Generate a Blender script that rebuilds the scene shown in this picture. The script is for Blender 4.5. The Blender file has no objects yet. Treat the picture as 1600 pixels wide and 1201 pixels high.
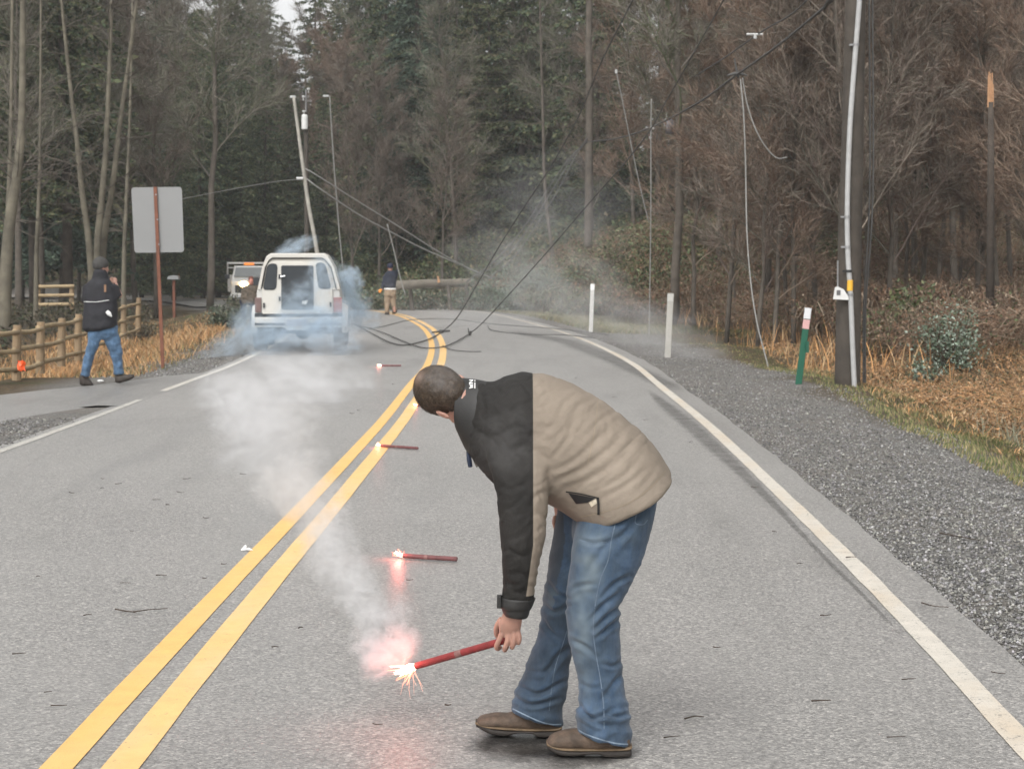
import bpy, bmesh, math, random
import numpy as np
from mathutils import Vector, Matrix
from mathutils.bvhtree import BVHTree

random.seed(7)
RNG = np.random.default_rng(7)
SC = bpy.context.scene
COL = SC.collection
rad = math.radians

# ------------------------------------------------------------------ camera
FPX, CAMH, PITCH = 3000.0, 1.75, math.atan(195.5 / 3000.0)
cam_data = bpy.data.cameras.new('camera')
cam = bpy.data.objects.new('camera', cam_data)
COL.objects.link(cam)
SC.camera = cam
cam.location = (0, 0, CAMH)
cam.rotation_euler = (math.pi / 2 - PITCH, 0, 0)
cam_data.sensor_width = 36.0
cam_data.lens = 36.0 * FPX / 1600.0
cam_data.clip_start = 0.1
cam_data.clip_end = 3000
cam_data.dof.use_dof = True
cam_data.dof.focus_distance = 7.2
cam_data.dof.aperture_fstop = 12.0

# ------------------------------------------------------------------ sky, sun, exposure
SUN_EL, SUN_AZ = rad(48), rad(200)
world = bpy.data.worlds.new("World")
SC.world = world
world.use_nodes = True
wt = world.node_tree
wt.nodes.clear()
w_out = wt.nodes.new('ShaderNodeOutputWorld')
w_bg = wt.nodes.new('ShaderNodeBackground')
w_hs = wt.nodes.new('ShaderNodeHueSaturation')
w_sky = wt.nodes.new('ShaderNodeTexSky')
w_sky.sky_type = 'NISHITA'
w_sky.sun_disc = False
w_sky.sun_elevation = SUN_EL
w_sky.sun_rotation = SUN_AZ
w_sky.air_density = 1.0
w_sky.dust_density = 4.0
w_hs.inputs['Saturation'].default_value = 0.04
w_bg.inputs['Strength'].default_value = 0.15
wt.links.new(w_sky.outputs[0], w_hs.inputs['Color'])
wt.links.new(w_hs.outputs[0], w_bg.inputs['Color'])
wt.links.new(w_bg.outputs[0], w_out.inputs['Surface'])
sun_data = bpy.data.lights.new('sun', 'SUN')
sun_data.energy = 0.7
sun_data.angle = rad(40)
sun_data.color = (1.0, 0.97, 0.93)
sun = bpy.data.objects.new('sun', sun_data)
COL.objects.link(sun)
# the lamp shines from the sky's sun direction: azimuth measured from +Y clockwise
sd = Vector((math.sin(SUN_AZ) * math.cos(SUN_EL), math.cos(SUN_AZ) * math.cos(SUN_EL), math.sin(SUN_EL)))
sun.rotation_euler = sd.to_track_quat('Z', 'Y').to_euler()
SC.view_settings.view_transform = 'Standard'
SC.view_settings.look = 'None'
SC.view_settings.gamma = 1
SC.view_settings.use_curve_mapping = False
SC.view_settings.exposure = 0.70
SC.render.engine = 'CYCLES'
cy = SC.cycles
cy.use_denoising = True
cy.max_bounces = 6
cy.diffuse_bounces = 3
cy.glossy_bounces = 3
cy.volume_bounces = 2
cy.transparent_max_bounces = 12
cy.volume_max_steps = 256
cy.sample_clamp_indirect = 4.0

# ------------------------------------------------------------------ projection helpers
FWD = np.array([0, math.cos(PITCH), -math.sin(PITCH)])
UPV = np.array([0, math.sin(PITCH), math.cos(PITCH)])
CAM = np.array([0, 0, CAMH])

def ray(px, py):
    return FWD + np.array([(px - 800) / FPX, 0, 0]) - UPV * ((py - 600.5) / FPX)

def P(px, py, Y):
    r = ray(px, py)
    return CAM + r * (Y / r[1])

def G(px, py, z=0.0):
    r = ray(px, py)
    return CAM + r * ((z - CAMH) / r[2])

def proj(v):
    d = v - CAM
    dep = d @ FWD
    return np.stack([800 + FPX * d[..., 0] / dep, 600.5 - FPX * (d @ UPV) / dep], -1)

# ------------------------------------------------------------------ noise (numpy)
def _hash(ix, iy, iz, seed):
    h = (ix * 374761393 + iy * 668265263 + iz * 2147483647 + seed * 974634777) & 0xffffffff
    h = ((h ^ (h >> 13)) * 1274126177) & 0xffffffff
    return ((h ^ (h >> 16)) & 0xffff) / 65535.0

def vnoise(p, seed=0):
    p = np.asarray(p, float)
    i = np.floor(p).astype(np.int64)
    f = p - i
    u = f * f * (3 - 2 * f)
    r = 0
    for dx in (0, 1):
        for dy in (0, 1):
            for dz in (0, 1):
                w = (u[:, 0] if dx else 1 - u[:, 0]) * (u[:, 1] if dy else 1 - u[:, 1]) * (u[:, 2] if dz else 1 - u[:, 2])
                r = r + w * _hash(i[:, 0] + dx, i[:, 1] + dy, i[:, 2] + dz, seed)
    return r * 2 - 1

def fbm(p, seed=0, octs=3):
    a, s, r = 1.0, 1.0, 0
    for k in range(octs):
        r = r + a * vnoise(np.asarray(p) * s, seed + k)
        a *= .5
        s *= 2.03
    return r

def smooth(a, b, x):
    t = np.clip((x - a) / (b - a), 0, 1)
    return t * t * (3 - 2 * t)

# ------------------------------------------------------------------ mesh helpers
class MB:
    """collects polygons, builds ONE mesh object"""
    def __init__(s):
        s.v, s.f, s.m = [], [], []
        s.n = 0
    def add(s, verts, faces, mi=0):
        verts = np.asarray(verts, float).reshape(-1, 3)
        s.v.append(verts)
        k = s.n
        s.f.extend([tuple(int(i) + k for i in f) for f in faces])
        s.m.extend([mi] * len(faces))
        s.n += len(verts)
        return s
    def box(s, lo, hi, mi=0, mat=None):
        x0, y0, z0 = lo
        x1, y1, z1 = hi
        v = np.array([(x0, y0, z0), (x1, y0, z0), (x1, y1, z0), (x0, y1, z0), (x0, y0, z1), (x1, y0, z1), (x1, y1, z1), (x0, y1, z1)], float)
        if mat is not None:
            v = v @ np.array(mat.to_3x3()).T + np.array(mat.translation)
        return s.add(v, [(0, 3, 2, 1), (4, 5, 6, 7), (0, 1, 5, 4), (1, 2, 6, 5), (2, 3, 7, 6), (3, 0, 4, 7)], mi)
    def tube(s, pts, r, n=8, mi=0, caps=True):
        v, f = tube_geo(pts, r, n, caps)
        return s.add(v, f, mi)
    def prism(s, poly, y0, y1, mi=0):
        """polygon of (x,z) extruded along Y"""
        n = len(poly)
        v = [(x, y0, z) for x, z in poly] + [(x, y1, z) for x, z in poly]
        f = [tuple(range(n))[::-1], tuple(range(n, 2 * n))] + [(i, (i + 1) % n, n + (i + 1) % n, n + i) for i in range(n)]
        return s.add(v, f, mi)
    def ell(s, c, r, M=None, nu=16, nv=12, mi=0):
        v, f = ell_geo(c, r, M, nu, nv)
        return s.add(v, f, mi)
    def mesh(s, name):
        me = bpy.data.meshes.new(name)
        v = np.concatenate(s.v) if s.v else np.zeros((0, 3))
        me.from_pydata(v.tolist(), [], s.f)
        me.update()
        return me
    def build(s, name, mats, parent=None, smooth_=False, origin=None):
        me = s.mesh(name)
        o = link(name, me, mats, parent, smooth_, origin)
        if len(o.data.materials) > 1:
            o.data.polygons.foreach_set('material_index', s.m)
        return o

def link(name, me, mats, parent=None, smooth_=False, origin=None):
    if not isinstance(mats, (list, tuple)):
        mats = [mats]
    for m in mats:
        me.materials.append(m)
    if smooth_:
        me.polygons.foreach_set('use_smooth', [True] * len(me.polygons))
    o = bpy.data.objects.new(name, me)
    COL.objects.link(o)
    if origin is None and parent is not None:
        origin = world_loc(parent)
    if origin is not None:
        og = Vector(origin)
        me.transform(Matrix.Translation(-og))
    if parent is not None:
        o.parent = parent
        o.location = Vector(origin) - world_loc(parent)
    elif origin is not None:
        o.location = Vector(origin)
    return o

def world_loc(o):
    v = Vector(o.location)
    while o.parent is not None:
        o = o.parent
        v = v + Vector(o.location)
    return v

def quick(name, verts, faces, mats, parent=None, smooth_=False, tint=None, origin=None):
    """fast mesh from numpy arrays; faces an (n,k) int array"""
    verts = np.asarray(verts, np.float32)
    faces = np.asarray(faces, np.int32)
    me = bpy.data.meshes.new(name)
    nf, k = faces.shape
    me.vertices.add(len(verts))
    me.vertices.foreach_set('co', verts.ravel())
    me.loops.add(nf * k)
    me.loops.foreach_set('vertex_index', faces.ravel())
    me.polygons.add(nf)
    me.polygons.foreach_set('loop_start', np.arange(0, nf * k, k, dtype=np.int32))
    me.update(calc_edges=True)
    if tint is not None:
        set_attr(me, 'tint', tint)
    return link(name, me, mats, parent, smooth_, origin)

def set_attr(me, name, rgb):
    a = me.color_attributes.new(name, 'FLOAT_COLOR', 'POINT')
    c = np.ones((len(me.vertices), 4), np.float32)
    c[:, :3] = rgb
    a.data.foreach_set('color', c.ravel())

def set_val(me, name, vals):
    a = me.attributes.new(name, 'FLOAT', 'POINT')
    a.data.foreach_set('value', np.asarray(vals, np.float32))

def tube_geo(pts, r, n=8, caps=True):
    pts = np.asarray(pts, float)
    m = len(pts)
    r = np.full(m, r, float) if np.isscalar(r) else np.asarray(r, float)
    t = np.gradient(pts, axis=0)
    t /= np.linalg.norm(t, axis=1)[:, None] + 1e-12
    ref = np.array([0, 0, 1.0]) if abs(t[0][2]) < .9 else np.array([0, 1.0, 0])
    u = np.cross(t[0], ref)
    u /= np.linalg.norm(u)
    V = []
    for i in range(m):
        u = u - t[i] * (u @ t[i])
        u /= np.linalg.norm(u) + 1e-12
        w = np.cross(t[i], u)
        a = np.arange(n) * 2 * math.pi / n
        V.append(pts[i] + r[i] * (np.cos(a)[:, None] * u + np.sin(a)[:, None] * w))
    V = np.concatenate(V)
    F = []
    for i in range(m - 1):
        for j in range(n):
            a, b = i * n + j, i * n + (j + 1) % n
            F.append((a, b, b + n, a + n))
    if caps:
        F.append(tuple(range(n))[::-1])
        F.append(tuple(range((m - 1) * n, m * n)))
    return V, F

def ell_geo(c, r, M=None, nu=16, nv=12):
    V = []
    for i in range(nv + 1):
        th = math.pi * i / nv
        for j in range(nu):
            ph = 2 * math.pi * j / nu
            V.append((math.sin(th) * math.cos(ph), math.sin(th) * math.sin(ph), math.cos(th)))
    V = np.array(V) * np.array(r)
    if M is not None:
        V = V @ np.asarray(M).T
    V = V + np.array(c)
    F = []
    for i in range(nv):
        for j in range(nu):
            a, b = i * nu + j, i * nu + (j + 1) % nu
            F.append((a, a + nu, b + nu, b))
    return V, F

def catmull(pts, k):
    p = np.asarray(pts, float)
    p = np.vstack([2 * p[0] - p[1], p, 2 * p[-1] - p[-2]])
    out = []
    for i in range(1, len(p) - 2):
        for j in range(k):
            t = j / k
            out.append(.5 * (2 * p[i] + (p[i + 1] - p[i - 1]) * t + (2 * p[i - 1] - 5 * p[i] + 4 * p[i + 1] - p[i + 2]) * t * t + (3 * p[i] - p[i - 1] - 3 * p[i + 1] + p[i + 2]) * t ** 3))
    out.append(p[-2])
    return np.array(out)

def sil_loft(mb, st, n=28, ex=2.2, k=5, cv=None):
    """closed body from silhouette stations (Lx,Ly,Rx,Ry,Y,half_depth[,skewx,skewy]) measured across the limb"""
    S = []
    for s in st:
        s = list(s) + [0] * (8 - len(s))
        if cv:
            s[0], s[1] = cv(s[0], s[1])
            s[2], s[3] = cv(s[2], s[3])
        L, R = P(s[0], s[1], s[4]), P(s[2], s[3], s[4])
        m = P((s[0] + s[2]) / 2 + s[6], (s[1] + s[3]) / 2 + s[7], s[4])
        S.append(np.concatenate([(L + R) / 2, (R - L) / 2, [s[5]], (m - (L + R) / 2)]))
    S = catmull(S, k)
    a = np.arange(n) * 2 * math.pi / n
    ca, sa = np.cos(a), np.sin(a)
    pc = np.sign(ca) * np.abs(ca) ** (2 / ex)
    ps = np.sign(sa) * np.abs(sa) ** (2 / ex)
    V = []
    for s in S:
        c, A, hd, sk = s[0:3], s[3:6], max(s[6], .004), s[7:10]
        b = np.array([0, -hd, 0]) + sk
        b2 = np.array([0, -hd, 0]) - sk
        bb = np.where(sa[:, None] > 0, b[None, :], b2[None, :])
        V.append(c + pc[:, None] * A + ps[:, None] * bb)
    V = np.concatenate(V)
    m = len(S)
    F = [((i) * n + j, i * n + (j + 1) % n, (i + 1) * n + (j + 1) % n, (i + 1) * n + j) for i in range(m - 1) for j in range(n)]
    F.append(tuple(range(n))[::-1])
    F.append(tuple(range((m - 1) * n, m * n)))
    mb.add(V, F)

def remeshed(mb, voxel, it=4, name='m'):
    """union of the closed pieces as one continuous surface"""
    me = mb.mesh(name)
    bm = bmesh.new()
    bm.from_mesh(me)
    bmesh.ops.recalc_face_normals(bm, faces=bm.faces)
    bm.to_mesh(me)
    bm.free()
    o = bpy.data.objects.new('tmp', me)
    COL.objects.link(o)
    m = o.modifiers.new('r', 'REMESH')
    m.mode = 'VOXEL'
    m.voxel_size = voxel
    m.use_smooth_shade = True
    if it:
        s = o.modifiers.new('s', 'SMOOTH')
        s.factor = .5
        s.iterations = it
    dg = bpy.context.evaluated_depsgraph_get()
    dg.update()
    new = bpy.data.meshes.new_from_object(o.evaluated_get(dg))
    new.name = name
    bpy.data.objects.remove(o)
    bpy.data.meshes.remove(me)
    return new

def coords(me):
    a = np.zeros(len(me.vertices) * 3, np.float32)
    me.vertices.foreach_get('co', a)
    return a.reshape(-1, 3).astype(float)

def normals(me):
    a = np.zeros(len(me.vertices) * 3, np.float32)
    me.vertices.foreach_get('normal', a)
    return a.reshape(-1, 3).astype(float)

def put(me, v):
    me.vertices.foreach_set('co', np.asarray(v, np.float32).ravel())
    me.update()

def seg_dist(p, a, b):
    a, b = np.asarray(a, float), np.asarray(b, float)
    ab = b - a
    t = np.clip(((p - a) @ ab) / (ab @ ab + 1e-9), 0, 1)
    q = a + t[:, None] * ab
    d = p - q
    side = np.sign(d[:, 0] * ab[1] - d[:, 1] * ab[0])
    return np.linalg.norm(d, axis=1), t, side

def creases(pix, lines):
    """fold relief from polylines in the plane of the garment: a groove with a ridge on one side"""
    out = np.zeros(len(pix))
    for ln in lines:
        pts, w, dp = ln
        pts = catmull(pts, 4)
        best = np.full(len(pix), 1e9)
        tt = np.zeros(len(pix))
        sd_ = np.zeros(len(pix))
        for i in range(len(pts) - 1):
            d, t, s = seg_dist(pix, pts[i], pts[i + 1])
            m = d < best
            best = np.where(m, d, best)
            tt = np.where(m, (i + t) / (len(pts) - 1), tt)
            sd_ = np.where(m, s, sd_)
        fade = np.sin(np.clip(tt, 0.02, .98) * math.pi) ** .5
        x = best / w
        out += dp * fade * (-np.exp(-x * x) + .55 * np.exp(-(best / w - 1.6) ** 2 * 1.2))
    return out

# ------------------------------------------------------------------ custom properties
def tag(o, label=None, cat=None, group=None, kind=None):
    if label: o['label'] = label
    if cat: o['category'] = cat
    if group: o['group'] = group
    if kind: o['kind'] = kind
    return o

def thing(name, label, cat, loc=(0, 0, 0), group=None, rz=0):
    o = bpy.data.objects.new(name, None)
    o.empty_display_size = .2
    COL.objects.link(o)
    o.location = Vector(loc)
    o.rotation_euler = (0, 0, rz)
    return tag(o, label, cat, group)

def copy_tree(o, parent=None):
    c = o.copy()
    COL.objects.link(c)
    c.parent = parent
    for ch in list(o.children):
        copy_tree(ch, c)
    return c

# ------------------------------------------------------------------ material helpers
def nt(name):
    m = bpy.data.materials.new(name)
    m.use_nodes = True
    t = m.node_tree
    b = t.nodes['Principled BSDF']
    return m, t, b

def N(t, typ, **kw):
    n = t.nodes.new(typ)
    for k, v in kw.items():
        if k.startswith('i_'):
            n.inputs[k[2:].replace('_', ' ')].default_value = v
        else:
            setattr(n, k, v)
    return n

def noise_n(t, coord, scale, detail=4, rough=.55, dist=0.0, vec=None):
    n = N(t, 'ShaderNodeTexNoise')
    n.inputs['Scale'].default_value = scale
    n.inputs['Detail'].default_value = detail
    n.inputs['Roughness'].default_value = rough
    n.inputs['Distortion'].default_value = dist
    t.links.new(coord, n.inputs['Vector'])
    return n.outputs['Fac']

def ramp(t, fac, stops):
    r = N(t, 'ShaderNodeValToRGB')
    e = r.color_ramp.elements
    while len(e) < len(stops):
        e.new(.5)
    for k, (p, c) in enumerate(stops):
        e[k].position = p
        e[k].color = tuple(c) + (1,) if len(c) == 3 else c
    t.links.new(fac, r.inputs['Fac'])
    return r.outputs['Color']

def mapr(t, fac, a, b, c, d):
    n = N(t, 'ShaderNodeMapRange')
    t.links.new(fac, n.inputs['Value'])
    for k, v in zip(('From Min', 'From Max', 'To Min', 'To Max'), (a, b, c, d)):
        n.inputs[k].default_value = v
    return n.outputs['Result']

def mixc(t, fac, a, b, mode='MIX'):
    n = N(t, 'ShaderNodeMix', data_type='RGBA', blend_type=mode)
    for s, v in ((0, fac), (6, a), (7, b)):
        if hasattr(v, 'links') or hasattr(v, 'is_linked'):
            t.links.new(v, n.inputs[s])
        elif isinstance(v, (int, float)):
            n.inputs[s].default_value = v
        else:
            n.inputs[s].default_value = tuple(v) + (1,) if len(v) == 3 else v
    return n.outputs[2]

def math_n(t, op, a, b=None, c=None):
    n = N(t, 'ShaderNodeMath', operation=op)
    for i, v in enumerate((a, b, c)):
        if v is None:
            continue
        if isinstance(v, (int, float)):
            n.inputs[i].default_value = v
        else:
            t.links.new(v, n.inputs[i])
    return n.outputs[0]

def bump(t, b, h, strength=.5, dist=.01):
    n = N(t, 'ShaderNodeBump')
    n.inputs['Strength'].default_value = strength
    n.inputs['Distance'].default_value = dist
    t.links.new(h, n.inputs['Height'])
    t.links.new(n.outputs[0], b.inputs['Normal'])

def simple(name, col, rough=.7, var=.25, scale=8.0, bmp=.2, bscale=60.0, bdist=.004, metal=0.0, spec=.5, obj_space=True, emis=None):
    """plain procedural material: base colour with soft tonal variation and fine relief"""
    m, t, b = nt(name)
    tc = N(t, 'ShaderNodeTexCoord')
    co = tc.outputs['Object'] if obj_space else tc.outputs['Generated']
    f = noise_n(t, co, scale, 5)
    c = ramp(t, f, [(.25, tuple(x * (1 - var) for x in col)), (.75, tuple(min(1, x * (1 + var)) for x in col))])
    t.links.new(c, b.inputs['Base Color'])
    b.inputs['Roughness'].default_value = rough
    b.inputs['Metallic'].default_value = metal
    b.inputs['Specular IOR Level'].default_value = spec
    if bmp:
        bump(t, b, noise_n(t, co, bscale, 4), bmp, bdist)
    if emis:
        b.inputs['Emission Color'].default_value = tuple(emis[0]) + (1,)
        b.inputs['Emission Strength'].default_value = emis[1]
    return m

def tinted(name, rough=.8, spec=.2, trans=0.0):
    """colour from the real per-plant tint stored on the mesh"""
    m, t, b = nt(name)
    a = N(t, 'ShaderNodeAttribute', attribute_name='tint')
    t.links.new(a.outputs['Color'], b.inputs['Base Color'])
    b.inputs['Roughness'].default_value = rough
    b.inputs['Specular IOR Level'].default_value = spec
    return m
# =================================================================== SETTING
_near = [(137, 1200), (223, 1100), (311, 1000), (399, 900), (489, 800), (577, 700), (619, 650), (655, 600), (677, 572), (683.5, 547), (681, 531), (675, 520), (664.5, 510), (646, 500), (621, 491)]
_near = [tuple(G(a, b)[:2]) for a, b in _near]
CL = catmull([(-2.2, -60), (-1.9, -40), (-1.75, -20), (-1.62, -8), (-1.55, 0), (-1.52, 2.2), (-1.49, 4.4)] + _near + [(-5.9, 73), (-8.6, 84), (-11.9, 97), (-16, 108), (-24, 117), (-40, 123), (-70, 126), (-140, 130)], 8)
CLs = np.concatenate([[0], np.cumsum(np.linalg.norm(np.diff(CL, axis=0), axis=1))])
CLt = np.gradient(CL, axis=0)
CLt /= np.linalg.norm(CLt, axis=1)[:, None]
CLn = np.stack([CLt[:, 1], -CLt[:, 0]], 1)          # points to the right of travel

def road_z(y):
    return -0.5 * smooth(60, 96, y)

def lateral(x, y):
    """signed distance from the centre line (right positive) and the nearest centre line Y"""
    x, y = np.asarray(x, float), np.asarray(y, float)
    best = np.full(x.shape, 1e9)
    lat = np.zeros(x.shape)
    ny = np.zeros(x.shape)
    for i in range(len(CL) - 1):
        a, b = CL[i], CL[i + 1]
        ab = b - a
        L2 = ab @ ab
        t = np.clip(((x - a[0]) * ab[0] + (y - a[1]) * ab[1]) / L2, 0, 1)
        dx, dy = x - a[0] - t * ab[0], y - a[1] - t * ab[1]
        d = np.hypot(dx, dy)
        s = np.sign(dx * ab[1] - dy * ab[0])
        m = d < best
        best = np.where(m, d, best)
        lat = np.where(m, d * s, lat)
        ny = np.where(m, a[1] + t * ab[1], ny)
    return lat, ny

def hz(x, y):
    x, y = np.atleast_1d(np.asarray(x, float)), np.atleast_1d(np.asarray(y, float))
    lat, ny = lateral(x, y)
    base = road_z(ny)
    far = smooth(55, 72, ny)
    n = fbm(np.stack([x * .25, y * .25, 0 * x], 1), 3) * .22 + fbm(np.stack([x * 1.1, y * 1.1, 0 * x], 1), 5) * .05
    R = -.03 - .07 * smooth(3.7, 6.2, lat) - .12 * smooth(5.8, 7.2, lat) + .35 * smooth(7.2, 12, lat)
    R = R + far * (2.6 * smooth(4.5, 15, lat)) + 3.2 * smooth(14, 48, lat) + 9 * smooth(40, 120, lat)
    a = -lat
    Lf = -.03 - .10 * smooth(3.4, 5.0, a) - .38 * smooth(5.2, 8.0, a) + .2 * smooth(20, 40, a) + 1.5 * smooth(40, 90, a)
    apron = smooth(16.0, 18.0, y) * (1 - smooth(28.5, 30.5, y)) * smooth(7.6, 6.0, a)
    Lf = Lf * (1 - apron) - .012 * apron
    z = np.where(lat > 0, R, Lf) + base
    rough = smooth(4.2, 8.0, np.abs(lat)) * (1 - apron * (lat < 0))
    return z + n * rough

_wp = [(1620, 1178), (1541, 1100), (1452, 1000), (1358, 900), (1248, 800), (1149, 700), (1089, 650), (1029, 600), (980, 560), (911.5, 530), (846, 510), (811, 500), (743, 485)]
_wg = np.array([G(a, b)[:2] for a, b in _wp])
_wl, _wy = lateral(_wg[:, 0], _wg[:, 1])
WHITE_R = lambda p: np.interp(p[:, 1], np.concatenate([[-60, 0], _wy, [72, 200]]), np.concatenate([[3.32, 3.30], _wl, [3.2, 3.2]]))
_wl = np.array([3.31, 3.33, 3.36, 3.38, 3.385, 3.385, 3.375, 3.36, 3.32, 3.22, 3.07, 3.03, 3.1])

# ground sheet: finer near the road, out to the horizon
def axis(lo, hi, fine_lo, fine_hi, fine, grow):
    a = [fine_lo]
    while a[-1] < fine_hi:
        a.append(a[-1] + fine)
    st = fine
    while a[-1] < hi:
        st *= grow
        a.append(a[-1] + st)
    st = fine
    while a[0] > lo:
        st *= grow
        a.insert(0, a[0] - st)
    return np.array(a)
gx = axis(-900, 900, -22, 22, .33, 1.12)
gy = axis(-300, 1500, 4, 70, .45, 1.10)
GX, GY = np.meshgrid(gx, gy)
GZ = hz(GX.ravel(), GY.ravel())
nx, ny_ = len(gx), len(gy)
idx = np.arange(nx * ny_).reshape(ny_, nx)
fc = np.stack([idx[:-1, :-1], idx[:-1, 1:], idx[1:, 1:], idx[1:, :-1]], -1).reshape(-1, 4)
gv = np.stack([GX.ravel(), GY.ravel(), GZ], 1)

def mat_ground():
    m, t, b = nt('ground_soil')
    tc = N(t, 'ShaderNodeTexCoord').outputs['Object']
    at = N(t, 'ShaderNodeAttribute', attribute_name='zone')   # 0 gravel, 1 litter and grass
    f1 = noise_n(t, tc, 1.3, 6)
    f2 = noise_n(t, tc, 14, 5)
    grav = ramp(t, noise_n(t, tc, 45, 4, .7), [(.33, (.05, .049, .047)), (.5, (.15, .144, .134)), (.68, (.30, .29, .27))])
    gr2 = mixc(t, mapr(t, f1, .4, .7, 0, .55), grav, (.19, .165, .14))
    soil = ramp(t, f2, [(.2, (.035, .026, .018)), (.5, (.085, .06, .035)), (.8, (.16, .12, .06))])
    grn = mixc(t, mapr(t, f1, .5, .65, 0, .8), soil, (.05, .06, .022))
    c = mixc(t, at.outputs['Fac'], gr2, grn)
    t.links.new(c, b.inputs['Base Color'])
    b.inputs['Roughness'].default_value = .85
    b.inputs['Specular IOR Level'].default_value = .25
    bump(t, b, noise_n(t, tc, 38, 5, .7), .9, .03)
    return m
M_GROUND = mat_ground()
ground = quick('ground', gv, fc, M_GROUND, smooth_=True)
tag(ground, kind='structure')
glat, gny = lateral(GX.ravel(), GY.ravel())
edge_noise = fbm(np.stack([GX.ravel() * .8, GY.ravel() * .8, 0 * GX.ravel()], 1), 11) * .35
set_val(ground.data, 'zone', np.where(glat > 0, smooth(5.4, 6.1, glat + edge_noise + .02 * np.clip(gny - 20, 0, 30)), smooth(4.6, 5.3, -glat + edge_noise)))

def strip(name, o0, o1, z, mat, y0=None, y1=None, jit=0.0, seed=0, parent=None, kind='structure', dense=1):
    P_, Nn = CL, CLn
    tt = np.linspace(0, len(CL) - 1, (len(CL) - 1) * dense + 1)
    ii = np.clip(tt.astype(int), 0, len(CL) - 2)
    fr = (tt - ii)[:, None]
    P_ = CL[ii] * (1 - fr) + CL[ii + 1] * fr
    Nn = CLn[ii] * (1 - fr) + CLn[ii + 1] * fr
    if y0 is not None:
        k = (P_[:, 1] >= y0) & (P_[:, 1] <= y1)
        P_, Nn = P_[k], Nn[k]
    r = np.random.default_rng(seed)
    s = P_[:, 1]
    nn = len(P_)
    j0 = fbm(np.stack([s * 1.7, s * 0 + seed, s * 0], 1), seed) * jit
    j1 = fbm(np.stack([s * 1.7, s * 0 + seed + 9, s * 0], 1), seed + 5) * jit
    w0 = o0(P_) if callable(o0) else np.full(nn, o0)
    w1 = o1(P_) if callable(o1) else np.full(nn, o1)
    cols = [w0 + j0, (w0 * 2 + w1) / 3, (w0 + w1 * 2) / 3, w1 + j1]
    V = []
    for c in cols:
        q = P_ + Nn * c[:, None]
        V.append(np.stack([q[:, 0], q[:, 1], road_z(P_[:, 1]) + z], 1))
    k = len(cols)
    V = np.stack(V, 1).reshape(-1, 3)
    F = []
    for i in range(nn - 1):
        for j in range(k - 1):
            F.append((i * k + j, i * k + j + 1, (i + 1) * k + j + 1, (i + 1) * k + j))
    o = quick(name, V, F, mat, parent)
    if kind and parent is None:
        tag(o, kind=kind)
    return o

def mat_asphalt(name='wet_asphalt', light=1.0):
    m, t, b = nt(name)
    tc = N(t, 'ShaderNodeTexCoord').outputs['Object']
    sep = N(t, 'ShaderNodeSeparateXYZ')
    t.links.new(tc, sep.inputs[0])
    big = noise_n(t, tc, .35, 4)
    mp = N(t, 'ShaderNodeMapping')
    mp.inputs['Scale'].default_value = (1.6, .16, 1)
    t.links.new(tc, mp.inputs[0])
    streak = noise_n(t, mp.outputs[0], 1.6, 5, .6)
    vor = N(t, 'ShaderNodeTexVoronoi', feature='F1')
    vor.inputs['Scale'].default_value = 105
    t.links.new(tc, vor.inputs['Vector'])
    stone = N(t, 'ShaderNodeSeparateColor')
    t.links.new(vor.outputs['Color'], stone.inputs[0])
    agg = ramp(t, stone.outputs[0], [(.0, (.125 * light, .118 * light, .109 * light)), (.4, (.262 * light, .25 * light, .234 * light)), (.8, (.35 * light, .334 * light, .312 * light)), (1, (.55 * light, .52 * light, .48 * light))])
    fine = noise_n(t, tc, 34, 5, .75)
    c = mixc(t, mapr(t, fine, .36, .60, .6, 0), agg, (.11, .108, .105))
    c = mixc(t, mapr(t, big, .35, .7, 0, .28), c, (.322 * light, .308 * light, .29 * light))
    c = mixc(t, mapr(t, streak, .5, .75, 0, .3), c, (.17, .166, .16))
    t.links.new(c, b.inputs['Base Color'])
    # dampness: smoother, glossier film in streaks and low patches
    wet = math_n(t, 'ADD', mapr(t, streak, .45, .7, 0, .6), mapr(t, big, .5, .3, 0, .5))
    rr = mapr(t, wet, 0, 1, .46, .28)
    t.links.new(rr, b.inputs['Roughness'])
    b.inputs['Specular IOR Level'].default_value = .85
    h = math_n(t, 'ADD', vor.outputs['Distance'], math_n(t, 'MULTIPLY', fine, 1.2))
    bump(t, b, h, .38, .006)
    return m
M_ASPH = mat_asphalt()
road = strip('road', lambda p: np.where(p[:, 1] > 92, -4.6, -3.5), lambda p: WHITE_R(p) + .30 + smooth(85, 100, p[:, 1]) * 1.8, -.004, M_ASPH, jit=.012, seed=3, dense=6)

# damp darker seams and the wet patch under the boots, coloured dark for their shadow too: thin films on the asphalt
def mat_damp(name, c, r):
    m, t, b = nt(name)
    tc = N(t, 'ShaderNodeTexCoord').outputs['Object']
    f = noise_n(t, tc, 30, 4)
    t.links.new(ramp(t, f, [(.3, tuple(x * .7 for x in c)), (.7, c)]), b.inputs['Base Color'])
    b.inputs['Roughness'].default_value = r
    n2 = noise_n(t, tc, 5.0, 6, .65)
    at = N(t, 'ShaderNodeAttribute', attribute_name='cover')
    al = mapr(t, math_n(t, 'ADD', math_n(t, 'MULTIPLY', math_n(t, 'SUBTRACT', n2, .5), 1.2), at.outputs['Fac']), .30, 1.3, 0, .5)
    tr = N(t, 'ShaderNodeBsdfTransparent')
    mx = N(t, 'ShaderNodeMixShader')
    t.links.new(al, mx.inputs[0])
    t.links.new(tr.outputs[0], mx.inputs[1])
    t.links.new(b.outputs[0], mx.inputs[2])
    t.links.new(mx.outputs[0], t.nodes['Material Output'].inputs['Surface'])
    bump(t, b, noise_n(t, tc, 90, 3), .3, .003)
    return m
M_DAMP = mat_damp('damp_film', (.10, .098, .095), .30)

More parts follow.
